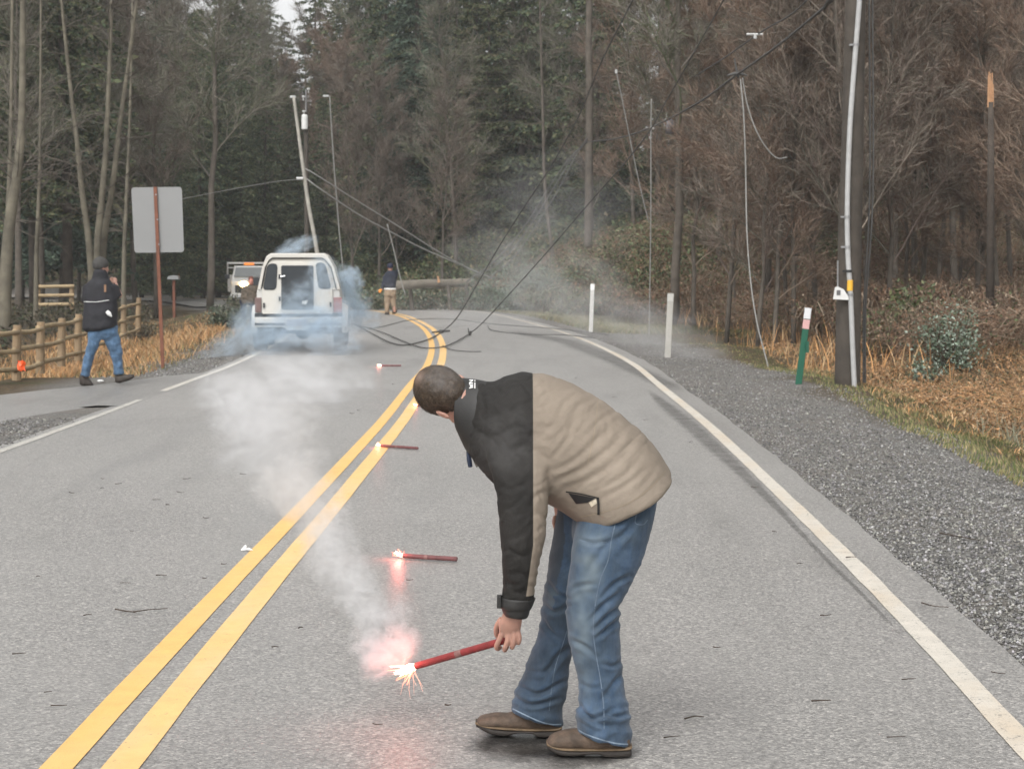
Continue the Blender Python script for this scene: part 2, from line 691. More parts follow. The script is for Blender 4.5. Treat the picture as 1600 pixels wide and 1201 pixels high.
M_WET_SHADE = mat_damp('water_and_shade_film', (.035, .034, .033), .16)
for _n in M_WET_SHADE.node_tree.nodes:
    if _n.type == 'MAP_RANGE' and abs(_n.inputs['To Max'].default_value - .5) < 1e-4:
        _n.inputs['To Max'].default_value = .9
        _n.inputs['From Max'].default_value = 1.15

def soft_patch(name, path, widths, z, mat):
    """a ribbon on the road whose cover falls to nothing at its rim"""
    path = catmull(path, 6)
    w = np.interp(np.linspace(0, 1, len(path)), np.linspace(0, 1, len(widths)), widths)
    tg = np.gradient(path, axis=0)
    tg /= np.linalg.norm(tg, axis=1)[:, None]
    nr = np.stack([tg[:, 1], -tg[:, 0]], 1)
    offs = [-1, -.6, -.25, .25, .6, 1]
    cov = [0, .3, .9, .9, .3, 0]
    V, C = [], []
    n = len(path)
    for i in range(n):
        e = min(1, min(i, n - 1 - i) / 4)
        for o_, c_ in zip(offs, cov):
            q = path[i] + nr[i] * o_ * w[i]
            V.append((q[0], q[1], z + float(road_z(q[1]))))
            C.append(c_ * e)
    F = [(i * 6 + j, i * 6 + j + 1, (i + 1) * 6 + j + 1, (i + 1) * 6 + j) for i in range(n - 1) for j in range(5)]
    o = quick(name, V, F, mat)
    set_val(o.data, 'cover', C)
    return tag(o, kind='structure')
g2 = lambda px, py: G(px, py)[:2]
soft_patch('road_water_streak', [g2(788, 515), g2(830, 523), g2(880, 532), g2(925, 548), g2(968, 566), g2(1020, 590), g2(1075, 620)], [.3, .55, .6, .55, .45, .4, .3], -.0025, M_DAMP)
_ew = [(1008, 602, .05), (1042, 632, .18), (1082, 664, .22), (1122, 700, .19), (1164, 738, .13), (1205, 778, .08), (1247, 822, .05), (1300, 876, .035), (1356, 930, .03), (1432, 1010, .02)]
edge = []
for a, b, w in _ew:
    edge.append(G(a, b)[:2] - np.array([.02, 0]))
soft_patch('road_damp_edge', edge, [w for a, b, w in _ew], -.002, M_DAMP)
soft_patch('road_puddle_shade', [g2(700, 1158), g2(800, 1162), g2(900, 1172), g2(1010, 1185)], [.22, .40, .42, .26], -.0015, M_WET_SHADE)  # standing water; its near-black colour also paints in the boots' contact shadow

def mat_paint(name, col, wear, dark):
    m, t, b = nt(name)
    tc = N(t, 'ShaderNodeTexCoord').outputs['Object']
    f = noise_n(t, tc, 7, 6, .7)
    g = noise_n(t, tc, 70, 4, .7)
    c = ramp(t, f, [(.25, tuple(x * .80 for x in col)), (.7, col)])
    mp = N(t, 'ShaderNodeMapping')
    mp.inputs['Scale'].default_value = (1, .35, 1)
    t.links.new(tc, mp.inputs[0])
    f2 = noise_n(t, mp.outputs[0], 2.2, 5, .65)
    c = mixc(t, mapr(t, f2, .45, .68, 0, .65), c, dark)
    sc = math_n(t, 'ADD', math_n(t, 'MULTIPLY', g, .6), math_n(t, 'MULTIPLY', noise_n(t, tc, 11, 5, .7), .4))
    t.links.new(mixc(t, mapr(t, sc, wear, wear - .06, 0, .8), c, (.13, .125, .12)), b.inputs['Base Color'])
    b.inputs['Roughness'].default_value = .5
    bump(t, b, noise_n(t, tc, 160, 3), .4, .004)
    return m
M_YEL = mat_paint('yellow_paint', (.84, .50, .155), .41, (.76, .47, .19))
M_YEL2 = mat_paint('worn_yellow_paint', (.84, .53, .20), .42, (.74, .51, .27))
M_WHT = mat_paint('white_paint', (.62, .60, .55), .44, (.45, .40, .33))
M_WHTD = mat_paint('dirty_white_paint', (.62, .575, .50), .45, (.55, .44, .31))
M_WHT2 = mat_paint('faint_white_paint', (.52, .50, .45), .47, (.45, .42, .37))
marking = strip('yellow_line', -.170, -.052, .0, M_YEL, jit=.0008, seed=1, dense=10)
marking = strip('yellow_line', .045, .175, .0, M_YEL2, jit=.0015, seed=2, dense=10)
white = strip('white_edge_line', lambda p: WHITE_R(p) - .057, lambda p: WHITE_R(p) + .057, .0, M_WHTD, jit=.003, seed=4, dense=10)
white = strip('white_edge_line', -3.40, -3.31, .0, M_WHT2, y0=-60, y1=24.0, jit=.005, seed=5, dense=10)
white = strip('white_edge_line', -3.40, -3.30, .0, M_WHT, y0=25.5, y1=200, jit=.004, seed=6, dense=10)

# apron of the side drive where the photographer walks
ap = [g2(-60, 668), g2(60, 645), g2(150, 633), g2(205, 631), g2(300, 596), g2(330, 582), g2(250, 588), g2(205, 594), g2(120, 604), g2(40, 612), g2(-60, 628)]
ap = np.array(ap)
bm = bmesh.new()
apc = catmull(np.vstack([ap, ap[:1]]), 3)[:-1]
cen = apc.mean(0)
vs = [bm.verts.new((x, y, -.0025)) for x, y in apc]
an = np.roll(apc, -1, 0) - np.roll(apc, 1, 0)
an = np.stack([an[:, 1], -an[:, 0]], 1) / np.linalg.norm(an, axis=1)[:, None]
an *= np.sign(((apc - cen) * an).sum(1))[:, None]
vo = [bm.verts.new((x + nx_ * .10, y + ny2 * .10, -.022)) for (x, y), (nx_, ny2) in zip(apc, an)]
for k in range(len(vs)):
    bm.faces.new((vs[k], vs[(k + 1) % len(vs)], vo[(k + 1) % len(vs)], vo[k]))
bm.faces.new(vs)
bmesh.ops.triangulate(bm, faces=bm.faces)
me = bpy.data.meshes.new('drive_apron')
bm.to_mesh(me)
bm.free()
M_ASPH2 = mat_asphalt('drive_asphalt', .85)
tag(link('drive_apron_pavement', me, M_ASPH2), kind='structure')

# ------------------------------------------------------------------ damp smoky air over the whole place
hm = bpy.data.materials.new('haze_air')
hm.use_nodes = True
ht = hm.node_tree
ht.nodes.clear()
ho_ = N(ht, 'ShaderNodeOutputMaterial')
hv = N(ht, 'ShaderNodeVolumePrincipled')
hv.inputs['Color'].default_value = (.93, .95, .97, 1)
hv.inputs['Density'].default_value = .00045
ht.links.new(hv.outputs[0], ho_.inputs['Volume'])
hb_ = MB()
hb_.box((-260, -80, -6), (260, 330, 60))
tag(hb_.build('haze', hm), kind='stuff')

# ------------------------------------------------------------------ gravel as loose stones
def stones(name, pts, sizes, seed, mat):
    r = np.random.default_rng(seed)
    base, bf = ell_geo((0, 0, 0), (1, 1, 1), None, 5, 3)
    n = len(pts)
    # octahedral pebble: 6 verts, 8 tris
    o = np.array([(1, 0, 0), (0, 1, 0), (-1, 0, 0), (0, -1, 0), (0, 0, 1), (0, 0, -1)], float)
    tf = np.array([(0, 1, 4), (1, 2, 4), (2, 3, 4), (3, 0, 4), (1, 0, 5), (2, 1, 5), (3, 2, 5), (0, 3, 5)])
    V = o[None] * (1 + .35 * r.standard_normal((n, 6, 1)).clip(-1, 1)) * sizes[:, None, None] * (r.uniform(.6, 1.1, (n, 1, 3)))
    a = r.uniform(0, 6.28, n)
    c, s = np.cos(a)[:, None], np.sin(a)[:, None]
    X = V[:, :, 0] * c - V[:, :, 1] * s
    Y = V[:, :, 0] * s + V[:, :, 1] * c
    Z = V[:, :, 2] * .7
    V = np.stack([X, Y, Z], -1) + pts[:, None, :]
    F = (tf[None] + (np.arange(n) * 6)[:, None, None]).reshape(-1, 3)
    g = r.uniform(.045, .32, n)
    light = r.random(n) > .96
    g = np.where(light, .44, g)
    tint = np.stack([g, g * r.uniform(.94, 1.0, n), g * r.uniform(.84, 1.0, n)], 1)
    tint = np.repeat(tint, 6, 0)
    o_ = quick(name, V.reshape(-1, 3), F, mat, tint=tint)
    return tag(o_, kind='stuff')
M_STONE = tinted('gravel_stone', .6, .4)
def scatter(n, x0, x1, y0, y1, keep, seed):
    r = np.random.default_rng(seed)
    # density falls with distance so that the screen spacing stays even
    y = 1 / r.uniform(1 / y1, 1 / y0, n)
    lat = r.uniform(x0, x1, n)
    kk = int(np.searchsorted(CL[:, 1], 124.0)) if np.all(np.diff(CL[:, 1]) > 0) else int(np.argmax(CL[:, 1] > 122))
    ii = np.interp(y, CL[:, 1][:kk], np.arange(kk))
    ii = np.minimum(ii, kk - 1.001)
    i0 = ii.astype(int)
    fr = (ii - i0)[:, None]
    p = CL[i0] * (1 - fr) + CL[i0 + 1] * fr
    nn = CLn[i0]
    q = p + nn * lat[:, None]
    k = keep(lat, y, q)
    return q[k], lat[k], r
q, lat, r = scatter(76000, 3.50, 6.2, 6.5, 48, lambda l, y, q: l < 6.0 - .02 * np.clip(y - 15, 0, 50) + .25 * np.sin(y * 1.3), 21)
pz = hz(q[:, 0], q[:, 1])
stones('shoulder_gravel', np.column_stack([q, pz + .004]), r.uniform(.004, .016, len(q)) * (1 + .5 * (r.random(len(q)) > .95)), 5, M_STONE)
q, lat, r = scatter(9000, -5.4, -3.42, 13, 46, lambda l, y, q: ~((y > 21.3) & (y < 29.0)) , 22)
pz = hz(q[:, 0], q[:, 1])
stones('left_verge_gravel', np.column_stack([q, pz + .004]), r.uniform(.008, .024, len(q)), 6, M_STONE)

# ------------------------------------------------------------------ blades and stalks
def blades(name, pts, h, w, lean, colours, seed, mat, seg=2, kind='stuff', cprob=None, droop=.6):
    r = np.random.default_rng(seed)
    n = len(pts)
    H = np.asarray(h) * np.ones(n) * r.uniform(.55, 1.15, n)
    a = r.uniform(0, 2 * math.pi, n)
    ln = r.uniform(.2, 1, n) * lean
    d = np.stack([np.cos(a), np.sin(a), 0 * a], 1)
    b = r.uniform(0, 2 * math.pi, n)
    side = np.stack([np.cos(b), np.sin(b), 0 * b], 1) * (np.asarray(w) * r.uniform(.6, 1.3, n))[:, None]
    V = []
    for k in range(seg + 1):
        f = k / seg
        c = pts + d * (ln * H * f ** 1.6)[:, None] + np.array([0, 0, 1.0]) * (H * (f - droop * f * f * ln * .6))[:, None]
        if k < seg:
            V += [c - side * (1 - f * .5), c + side * (1 - f * .5)]
        else:
            V += [c]
    V = np.stack(V, 1)
    k = 2 * seg + 1
    F = []
    for s_ in range(seg - 1):
        F += [(2 * s_, 2 * s_ + 1, 2 * s_ + 3), (2 * s_, 2 * s_ + 3, 2 * s_ + 2)]
    F.append((2 * seg - 2, 2 * seg - 1, 2 * seg))
    F = (np.array(F)[None] + (np.arange(n) * k)[:, None, None]).reshape(-1, 3)
    colours = np.array(colours)
    ci = r.choice(len(colours), n, p=cprob)
    tint = colours[ci] * r.uniform(.65, 1.3, (n, 1))
    tint = np.repeat(tint, k, 0)
    o = quick(name, V.reshape(-1, 3), F, mat, tint=tint)
    if kind:
        tag(o, kind=kind)
    return o
M_GRASS = tinted('dry_grass_blade', .75, .25)
DRY = [(.50, .27, .115), (.52, .35, .19), (.38, .21, .10), (.33, .25, .13), (.20, .14, .075), (.17, .17, .07)]
GREEN = [(.085, .11, .035), (.13, .14, .055), (.22, .20, .09), (.28, .22, .12)]
def patch(n, l0, l1, y0, y1, seed, keep=None, clump=0.0, freq=.9):
    q, lat, r = scatter(n, l0, l1, y0, y1, keep or (lambda l, y, q: np.ones(len(l), bool)), seed)
    if clump:
        c = fbm(np.stack([q[:, 0] * freq, q[:, 1] * freq, 0 * lat + seed], 1), seed)
        k = c > r.uniform(-1, 1, len(q)) * (1 - clump) + (clump - .5) * .6
        q = q[k]
    return np.column_stack([q, hz(q[:, 0], q[:, 1]) - .01])
# mown green rim between gravel and dry grass
blades('green_verge_grass', patch(17000, 5.6, 6.7, 12, 62, 31), .07, .006, .6, GREEN, 31, M_GRASS)
blades('dry_grass_right', patch(60000, 6.1, 12.5, 13, 62, 32, clump=.5, freq=.7), .12, .006, 1.5, DRY, 32, M_GRASS, seg=2)
blades('flattened_straw', patch(34000, 6.7, 12.5, 15, 48, 33, clump=.5, freq=.4), .26, .007, 3.2, DRY[:4], 33, M_GRASS, seg=3, droop=.9)
blades('tall_reed_grass', patch(700, 6.6, 8.6, 30, 52, 34, clump=.75, freq=1.3), .75, .010, .45, DRY[:3], 34, M_GRASS, seg=3)
blades('low_weeds_far_verge', patch(14000, 3.9, 8.0, 46, 78, 35), .13, .011, 1.0, [(.16, .14, .08), (.12, .13, .05), (.24, .19, .11), (.09, .10, .05)], 35, M_GRASS)
blades('grey_sage_weeds', patch(5000, 6.6, 8.4, 15, 24, 36, clump=.8, freq=1.0), .28, .006, .6, [(.20, .20, .14), (.17, .15, .10), (.26, .22, .15)], 36, M_GRASS)
blades('dry_grass_left', patch(70000, -14, -4.7, 16, 74, 37, keep=lambda l, y, q: ~((y > 20.6) & (y < 28.4) & (l > -6.4)), clump=.4, freq=.6), .22, .007, 1.1, DRY, 37, M_GRASS, seg=2)
blades('tall_straw_left', patch(9000, -9.5, -5.2, 33, 55, 38, clump=.5, freq=.8), .30, .010, .9, DRY[:3] + [(.34, .22, .12)], 38, M_GRASS, seg=3)
blades('green_weeds_left', patch(7000, -9, -4.4, 14, 60, 39, keep=lambda l, y, q: ~((y > 20.6) & (y < 28.4) & (l > -6.4)), clump=.8), .09, .008, .8, GREEN, 39, M_GRASS)

# ------------------------------------------------------------------ brambles and brush: tangled stems with small leaves
def bramble(name, regions, seed, mat, stemcol, leafcol, leaf=.035, nl=10, hgt=1.0, length=1.6):
    """regions: rows of x, y, z, count-scaled points (already placed)"""
    r = np.random.default_rng(seed)
    pts = regions
    n = len(pts)
    a = r.uniform(0, 6.283, n)
    L = r.uniform(.5, 1.2, n) * length
    up = r.uniform(.5, 1.2, n) * hgt
    K = 5
    tk = np.linspace(0, 1, K)
    C = []
    wob = r.standard_normal((n, K, 3)) * .06 * length
    for k, f in enumerate(tk):
        C.append(pts + np.stack([np.cos(a) * L * f, np.sin(a) * L * f, up * (1.9 * f - 1.35 * f * f)], 1) + wob[:, k] * (k > 0))
    C = np.stack(C, 1)
    wd = r.uniform(.003, .009, n)
    s = np.stack([-np.sin(a), np.cos(a), 0 * a], 1) * wd[:, None]
    s2 = np.array([0, 0, 1.0]) * wd[:, None]
    V = np.stack([C - s[:, None], C + s[:, None], C + s2[:, None]], 2).reshape(n, -1, 3)
    F = []
    for k in range(K - 1):
        for j in range(3):
            p, q_ = 3 * k + j, 3 * k + (j + 1) % 3
            F.append((p, q_, q_ + 3))
            F.append((p, q_ + 3, p + 3))
    F = (np.array(F)[None] + (np.arange(n) * K * 3)[:, None, None]).reshape(-1, 3)
    sc = np.array(stemcol)[r.choice(len(stemcol), n)] * r.uniform(.6, 1.4, (n, 1))
    T = np.repeat(sc, K * 3, 0)
    # leaves
    m = n * nl
    si = np.repeat(np.arange(n), nl)
    f = r.uniform(.1, 1, m) * (K - 1)
    i0 = np.clip(f.astype(int), 0, K - 2)
    fr = (f - i0)[:, None]
    lp = C[si, i0] * (1 - fr) + C[si, i0 + 1] * fr
    d1 = r.standard_normal((m, 3))
    d1 /= np.linalg.norm(d1, axis=1)[:, None]
    d2 = np.cross(d1, r.standard_normal((m, 3)))
    d2 /= np.linalg.norm(d2, axis=1)[:, None]
    sz = leaf * r.uniform(.5, 1.4, (m, 1))
    LV = np.stack([lp, lp + d1 * sz + d2 * sz * .45, lp + d1 * sz * 2, lp + d1 * sz - d2 * sz * .45], 1)
    LF = np.array([(0, 1, 2), (0, 2, 3)])
    LF = (LF[None] + (np.arange(m) * 4)[:, None, None]).reshape(-1, 3) + n * K * 3
    lc = np.array(leafcol)[r.choice(len(leafcol), m)] * r.uniform(.5, 1.4, (m, 1))
    T = np.vstack([T, np.repeat(lc, 4, 0)])
    V = np.vstack([V.reshape(-1, 3), LV.reshape(-1, 3)])
    return tag(quick(name, V, np.vstack([F, LF]), mat, tint=T), kind='stuff')
M_BRUSH = tinted('brush_stems', .85, .15)
def bpts(n, l0, l1, y0, y1, seed, keep=None):
    q, lat, r = scatter(n, l0, l1, y0, y1, keep or (lambda l, y, q: np.ones(len(l), bool)), seed)
    return np.column_stack([q, hz(q[:, 0], q[:, 1])])
BROWN = [(.19, .11, .07), (.24, .16, .11), (.15, .105, .075), (.28, .22, .16), (.12, .09, .065)]
OLIVE = [(.085, .11, .05), (.12, .14, .07), (.06, .085, .045), (.17, .14, .08)]
# right bank, running along the outside of the bend
bramble('brown_undergrowth_right', bpts(15000, 7.9, 22, 33, 75, 41), 41, M_BRUSH, BROWN, BROWN + OLIVE[:1], nl=6, hgt=1.35, length=1.3)
bramble('rusty_bramble_bank', bpts(9000, 6.2, 20, 58, 95, 42), 42, M_BRUSH, BROWN, BROWN + OLIVE[:2] + [(.24, .13, .08)], nl=7, hgt=1.2, length=1.6, leaf=.05)
bramble('green_bramble_bank', bpts(2600, 5.0, 13, 60, 76, 43), 43, M_BRUSH, BROWN, OLIVE, nl=14, hgt=.9, length=1.5, leaf=.06)
bramble('brown_brush_left', bpts(13000, -28, -9.0, 28, 95, 44, keep=lambda l, y, q: ~((q[:, 1] > 46) & (800 + 3000 * q[:, 0] / q[:, 1] > 195))), 44, M_BRUSH, [(.09, .075, .06), (.13, .11, .09), (.07, .06, .045)], [(.05, .055, .03), (.08, .065, .04), (.04, .05, .03)], nl=8, hgt=1.0, length=1.6, leaf=.06)
bramble('dark_brush_far', bpts(6000, 5, 22, 88, 125, 45), 45, M_BRUSH, [(.07, .06, .045)], OLIVE, nl=14, hgt=1.8, length=2.0, leaf=.10)

bramble('dead_bracken', bpts(2400, 6.9, 10.5, 17, 44, 46), 46, M_BRUSH, [(.34, .19, .09), (.28, .17, .09)], [(.36, .20, .10), (.30, .19, .11), (.24, .16, .10), (.40, .28, .17), (.14, .13, .07)], nl=16, hgt=.24, length=.7, leaf=.024)
bramble('green_brambles_midbank', bpts(2200, 7, 16, 62, 84, 47), 47, M_BRUSH, BROWN, OLIVE + [(.16, .18, .10)], nl=16, hgt=1.4, length=1.6, leaf=.07)
# =================================================================== TREES
M_BARK = simple('grey_brown_bark', (.095, .080, .064), .9, .4, 3.0, .8, 25, .03)
M_BARK_PALE = simple('pale_alder_bark', (.135, .12, .088), .85, .5, 2.5, .6, 20, .02)
M_BARK_DARK = simple('dark_fir_bark', (.06, .048, .038), .95, .4, 4.0, .9, 25, .03)
M_TWIG = tinted('twig_wood', .9, .1)
M_NEEDLE = tinted('fir_needles', .8, .15)

def perp(d, r):
    v = np.cross(d, r.standard_normal(3))
    return v / (np.linalg.norm(v) + 1e-9)

def bare_tree_geo(H, seed, spread=.32, first=.18, nlimb=26, col=((.12, .09, .07),), trunk_r=.12, up=.9, twig_w=.007, lean=.03, mossy=.0):
    r = np.random.default_rng(seed)
    K = 10
    lx, ly = r.standard_normal(2) * lean
    tp = np.array([(lx * H * (i / K) ** 1.3 + r.normal() * .04 * H / 14, ly * H * (i / K) ** 1.3 + r.normal() * .04 * H / 14, H * i / K) for i in range(K + 1)])
    tr = trunk_r * (1 - np.linspace(0, 1, K + 1) * .93)
    tv, tf = tube_geo(tp, tr, 9)
    mb = MB()
    V, F, T = [], [], []
    nv = 0
    cols = np.array(col)
    def ribbon(pts, w, c):
        """three-sided twig"""
        nonlocal nv
        pts = np.asarray(pts)
        m = len(pts)
        d = pts[-1] - pts[0]
        d = d / (np.linalg.norm(d) + 1e-9)
        s = np.cross(d, (.3, .5, .8))
        s /= np.linalg.norm(s) + 1e-9
        s2 = np.cross(d, s)
        ww = np.linspace(w, w * .35, m)[:, None]
        vv = np.stack([pts + s * ww, pts - s * .5 * ww + s2 * .87 * ww, pts - s * .5 * ww - s2 * .87 * ww], 1).reshape(-1, 3)
        V.append(vv)
        for k in range(m - 1):
            for j in range(3):
                p, q_ = nv + 3 * k + j, nv + 3 * k + (j + 1) % 3
                F.append((p, q_, q_ + 3))
                F.append((p, q_ + 3, p + 3))
        T.append(np.repeat(np.array(c)[None], m * 3, 0))
        nv += m * 3
    def grow(p0, d, L, k):
        q = [p0]
        dd = d.copy()
        for i in range(k):
            dd = dd + r.normal(size=3) * .13 + np.array([0, 0, .05])
            dd /= np.linalg.norm(dd)
            q.append(q[-1] + dd * L / k)
        return np.array(q)
    tw0, tw1 = [], []
    for i in range(nlimb):
        f = first + (1 - first) * ((i + r.random()) / nlimb) ** .9
        j = f * K
        j0 = min(int(j), K - 1)
        p = tp[j0] + (tp[j0 + 1] - tp[j0]) * (j - j0)
        a = i * 2.399 + r.normal() * .4
        d = np.array([math.cos(a), math.sin(a), up * r.uniform(.5, 1.4)])
        d /= np.linalg.norm(d)
        L = H * spread * (1 - f * .72) * r.uniform(.7, 1.15)
        limb = grow(p, d, L, 5)
        c = cols[r.integers(len(cols))] * r.uniform(.8, 1.2)
        ribbon(limb, .035 * (1 - f * .6) * H / 14, c * 1.1)
        nb = int(7 + L * 2.2)
        for b in range(nb):
            g = r.uniform(.12, 1)
            k0 = min(int(g * 5), 4)
            p1 = limb[k0] + (limb[k0 + 1] - limb[k0]) * (g * 5 - k0)
            d1 = (limb[k0 + 1] - limb[k0])
            d1 = d1 / np.linalg.norm(d1) + perp(d1, r) * r.uniform(.5, 1.0) + np.array([0, 0, .25])
            d1 /= np.linalg.norm(d1)
            sub = grow(p1, d1, L * .34 * r.uniform(.5, 1.2), 3)
            ribbon(sub, .012 * H / 14, c)
            for q_ in range(12):
                g2_ = r.uniform(.1, 1) * 3
                k1 = min(int(g2_), 2)
                p2 = sub[k1] + (sub[k1 + 1] - sub[k1]) * (g2_ - k1)
                d2 = d1 + perp(d1, r) * r.uniform(.4, 1.0) + np.array([0, 0, .15])
                d2 /= np.linalg.norm(d2)
                tw0.append(p2)
                tw1.append(p2 + d2 * r.uniform(.25, .75) * H / 14)
    # fine twigs, vectorised: each with forks
    a0, a1 = np.array(tw0), np.array(tw1)
    forks0, forks1 = [a0], [a1]
    for _ in range(2):
        f = r.uniform(.15, .85, (len(a0), 1))
        s0 = a0 + (a1 - a0) * f
        dd = (a1 - a0) * .55 + r.standard_normal(a0.shape) * .16 * H / 14
        forks0.append(s0)
        forks1.append(s0 + dd)
    a0, a1 = np.concatenate(forks0), np.concatenate(forks1)
    n = len(a0)
    d = a1 - a0
    s = np.cross(d, r.standard_normal(d.shape))
    s /= np.linalg.norm(s, axis=1)[:, None] + 1e-9
    mid = (a0 + a1) / 2 + r.standard_normal(d.shape) * .02
    VV = np.stack([a0 - s * twig_w, a0 + s * twig_w, mid + s * twig_w * .8, mid - s * twig_w * .8, a1], 1)
    FF = np.array([(0, 1, 2), (0, 2, 3), (3, 2, 4)])
    FF = (FF[None] + (np.arange(n) * 5)[:, None, None]).reshape(-1, 3) + nv
    tc = cols[r.choice(len(cols), n)] * r.uniform(.6, 1.35, (n, 1))
    V = np.vstack(V + [VV.reshape(-1, 3)])
    F = np.vstack([np.array(F), FF])
    T = np.vstack(T + [np.repeat(tc, 5, 0)])
    return (tv, tf), (V, F, T)

def conifer_geo(H, seed, width=.20, first=.06, col=((.035, .05, .03),), nb=120, dens=1.0, droop=.35, trunk_r=.22):
    r = np.random.default_rng(seed)
    K = 8
    tp = np.array([(r.normal() * .03, r.normal() * .03, H * i / K) for i in range(K + 1)])
    tv, tf = tube_geo(tp, trunk_r * (1 - np.linspace(0, 1, K + 1) * .95), 8)
    A, B, S = [], [], []
    for i in range(nb):
        f = first + (1 - first) * (i + r.random()) / nb
        a = i * 2.399 + r.normal() * .3
        L = (H * width * (1 - f) ** .75 + .25) * r.uniform(.65, 1.2)
        d0 = np.array([math.cos(a), math.sin(a), 0])
        p0 = np.array([0, 0, f * H])
        n = int((10 + L * 12) * dens)
        g = np.sort(r.uniform(.08, 1, n))
        ptz = lambda g_: p0 + d0 * (L * g_)[:, None] + np.array([0, 0, 1.0]) * (L * (.18 * g_ - droop * g_ * g_))[:, None]
        pts = ptz(g)
        side = np.cross(d0, (0, 0, 1.0))
        sg = r.choice([-1, 1], n)
        w = (L * .34 * (1 - g * .6) * r.uniform(.5, 1.2, n) + .12)
        tip = pts + (side * (sg * w)[:, None]) + d0 * (w * .6)[:, None] + np.array([0, 0, -1.0]) * (w * r.uniform(.1, .6, n))[:, None]
        A.append(pts)
        B.append(tip)
        # branch itself
    A, B = np.concatenate(A), np.concatenate(B)
    # break every spray into smaller needle tufts
    AA, BB = [], []
    for k in range(7):
        f = r.uniform(0, .85, (len(A), 1))
        s0 = A + (B - A) * f
        AA.append(s0)
        BB.append(s0 + (B - A) * .22 + r.standard_normal(A.shape) * .085)
    A, B = np.concatenate(AA), np.concatenate(BB)
    n = len(A)
    d = B - A
    s = np.cross(d, r.standard_normal(d.shape))
    s /= np.linalg.norm(s, axis=1)[:, None] + 1e-9
    w = np.linalg.norm(d, axis=1)[:, None] * .20
    M_ = A + d * .45
    V = np.stack([A, M_ + s * w, B, M_ - s * w], 1)
    F = np.array([(0, 1, 2), (0, 2, 3)])
    F = (F[None] + (np.arange(n) * 4)[:, None, None]).reshape(-1, 3)
    cols = np.array(col)
    T = cols[r.choice(len(cols), n)] * r.uniform(.5, 1.5, (n, 1))
    return (tv, tf), (V.reshape(-1, 3), F, np.repeat(T, 4, 0))

def make_proto(name, geo, bark, leafmat, label, cat, group):
    root = thing(name, label, cat, (0, 0, 0), group)
    (tv, tf), (V, F, T) = geo
    mb = MB()
    mb.add(tv, tf)
    mb.build('trunk', M_BARK if bark is M_BARK_PALE else bark, root, smooth_=True)
    quick('crown', V, F, leafmat, root, tint=T)
    return root

BR1 = ((0.184, 0.147, 0.119), (0.143, 0.109, 0.093), (0.214, 0.18, 0.146), (0.119, 0.109, 0.086))
BR2 = ((0.166, 0.154, 0.125), (0.226, 0.205, 0.166), (0.131, 0.115, 0.099), (0.119, 0.135, 0.079))
BR3 = ((0.206, 0.148, 0.109), (0.149, 0.099, 0.076), (0.24, 0.185, 0.14))
CO1 = ((0.075, 0.098, 0.057), (0.098, 0.117, 0.06), (0.054, 0.075, 0.051), (0.128, 0.128, 0.068))
CO2 = ((0.054, 0.078, 0.059), (0.043, 0.065, 0.046), (0.078, 0.101, 0.07))
CO3 = ((0.108, 0.115, 0.061), (0.081, 0.095, 0.047), (0.135, 0.121, 0.074), (0.068, 0.081, 0.047))
bare = []
for k, (H, sp, fi, nl, cc, tr_, upk) in enumerate([(14, .30, .16, 26, BR1, .11, 1.0), (16, .26, .25, 28, BR2, .13, 1.1), (12, .34, .12, 24, BR3, .09, .9), (18, .24, .30, 28, BR2, .16, 1.0), (13, .28, .10, 30, BR1, .08, 1.3)]):
    bare.append(make_proto('bare_tree', bare_tree_geo(H, 100 + k, sp, fi, nl, cc, tr_, upk), M_BARK if k != 1 else M_BARK_PALE, M_TWIG, 'x', 'tree', 'x'))
fir = []
for k, (H, w_, fi, cc, nb, dr) in enumerate([(22, .17, .05, CO1, 150, .35), (26, .14, .10, CO2, 160, .45), (18, .20, .04, CO3, 120, .30), (24, .16, .22, CO1, 130, .5)]):
    fir.append(make_proto('fir_tree', conifer_geo(H, 200 + k, w_, fi, cc, nb, 1.0, dr, .24), M_BARK_DARK, M_NEEDLE, 'x', 'tree', 'x'))
used = set()
def plant(proto, x, y, sc, label, group, rz=None, tilt=0, rr=random.Random(5), dz=-.15, name=None):
    if proto.name in used:
        o = copy_tree(proto)
    else:
        o = proto
        used.add(proto.name)
    if name:
        o.name = name
    o.location = (x, y, float(hz(x, y)[0]) + dz)
    o.rotation_euler = (rr.uniform(-.03, .03), rr.uniform(-.03, .03) + tilt, rr.uniform(0, 6.28) if rz is None else rz)
    o.scale = (sc, sc, sc * rr.uniform(.92, 1.1))
    tag(o, label, 'tree', group)
    return o
R5 = random.Random(11)
def place_words(px):
    for lim, w in ((110, 'above the log fence'), (215, 'above the walking photographer'), (330, 'just past the blank sign'), (455, 'above the oncoming truck'), (540, 'above the white pickup'), (640, 'above the person in khaki'), (760, 'above the downed pole'), (900, 'over the smoky brush'),
                   (1000, 'near the tall grey trunk'), (1110, 'near the vertical pale wire'), (1200, 'near the trailing pale wire'), (1310, 'beside the thick utility pole, wire side'), (1420, 'beside the thick utility pole, shrub side'), (1540, 'above the glossy shrub')):
        if px < lim:
            return w
    return 'at the far end of the straw bank'
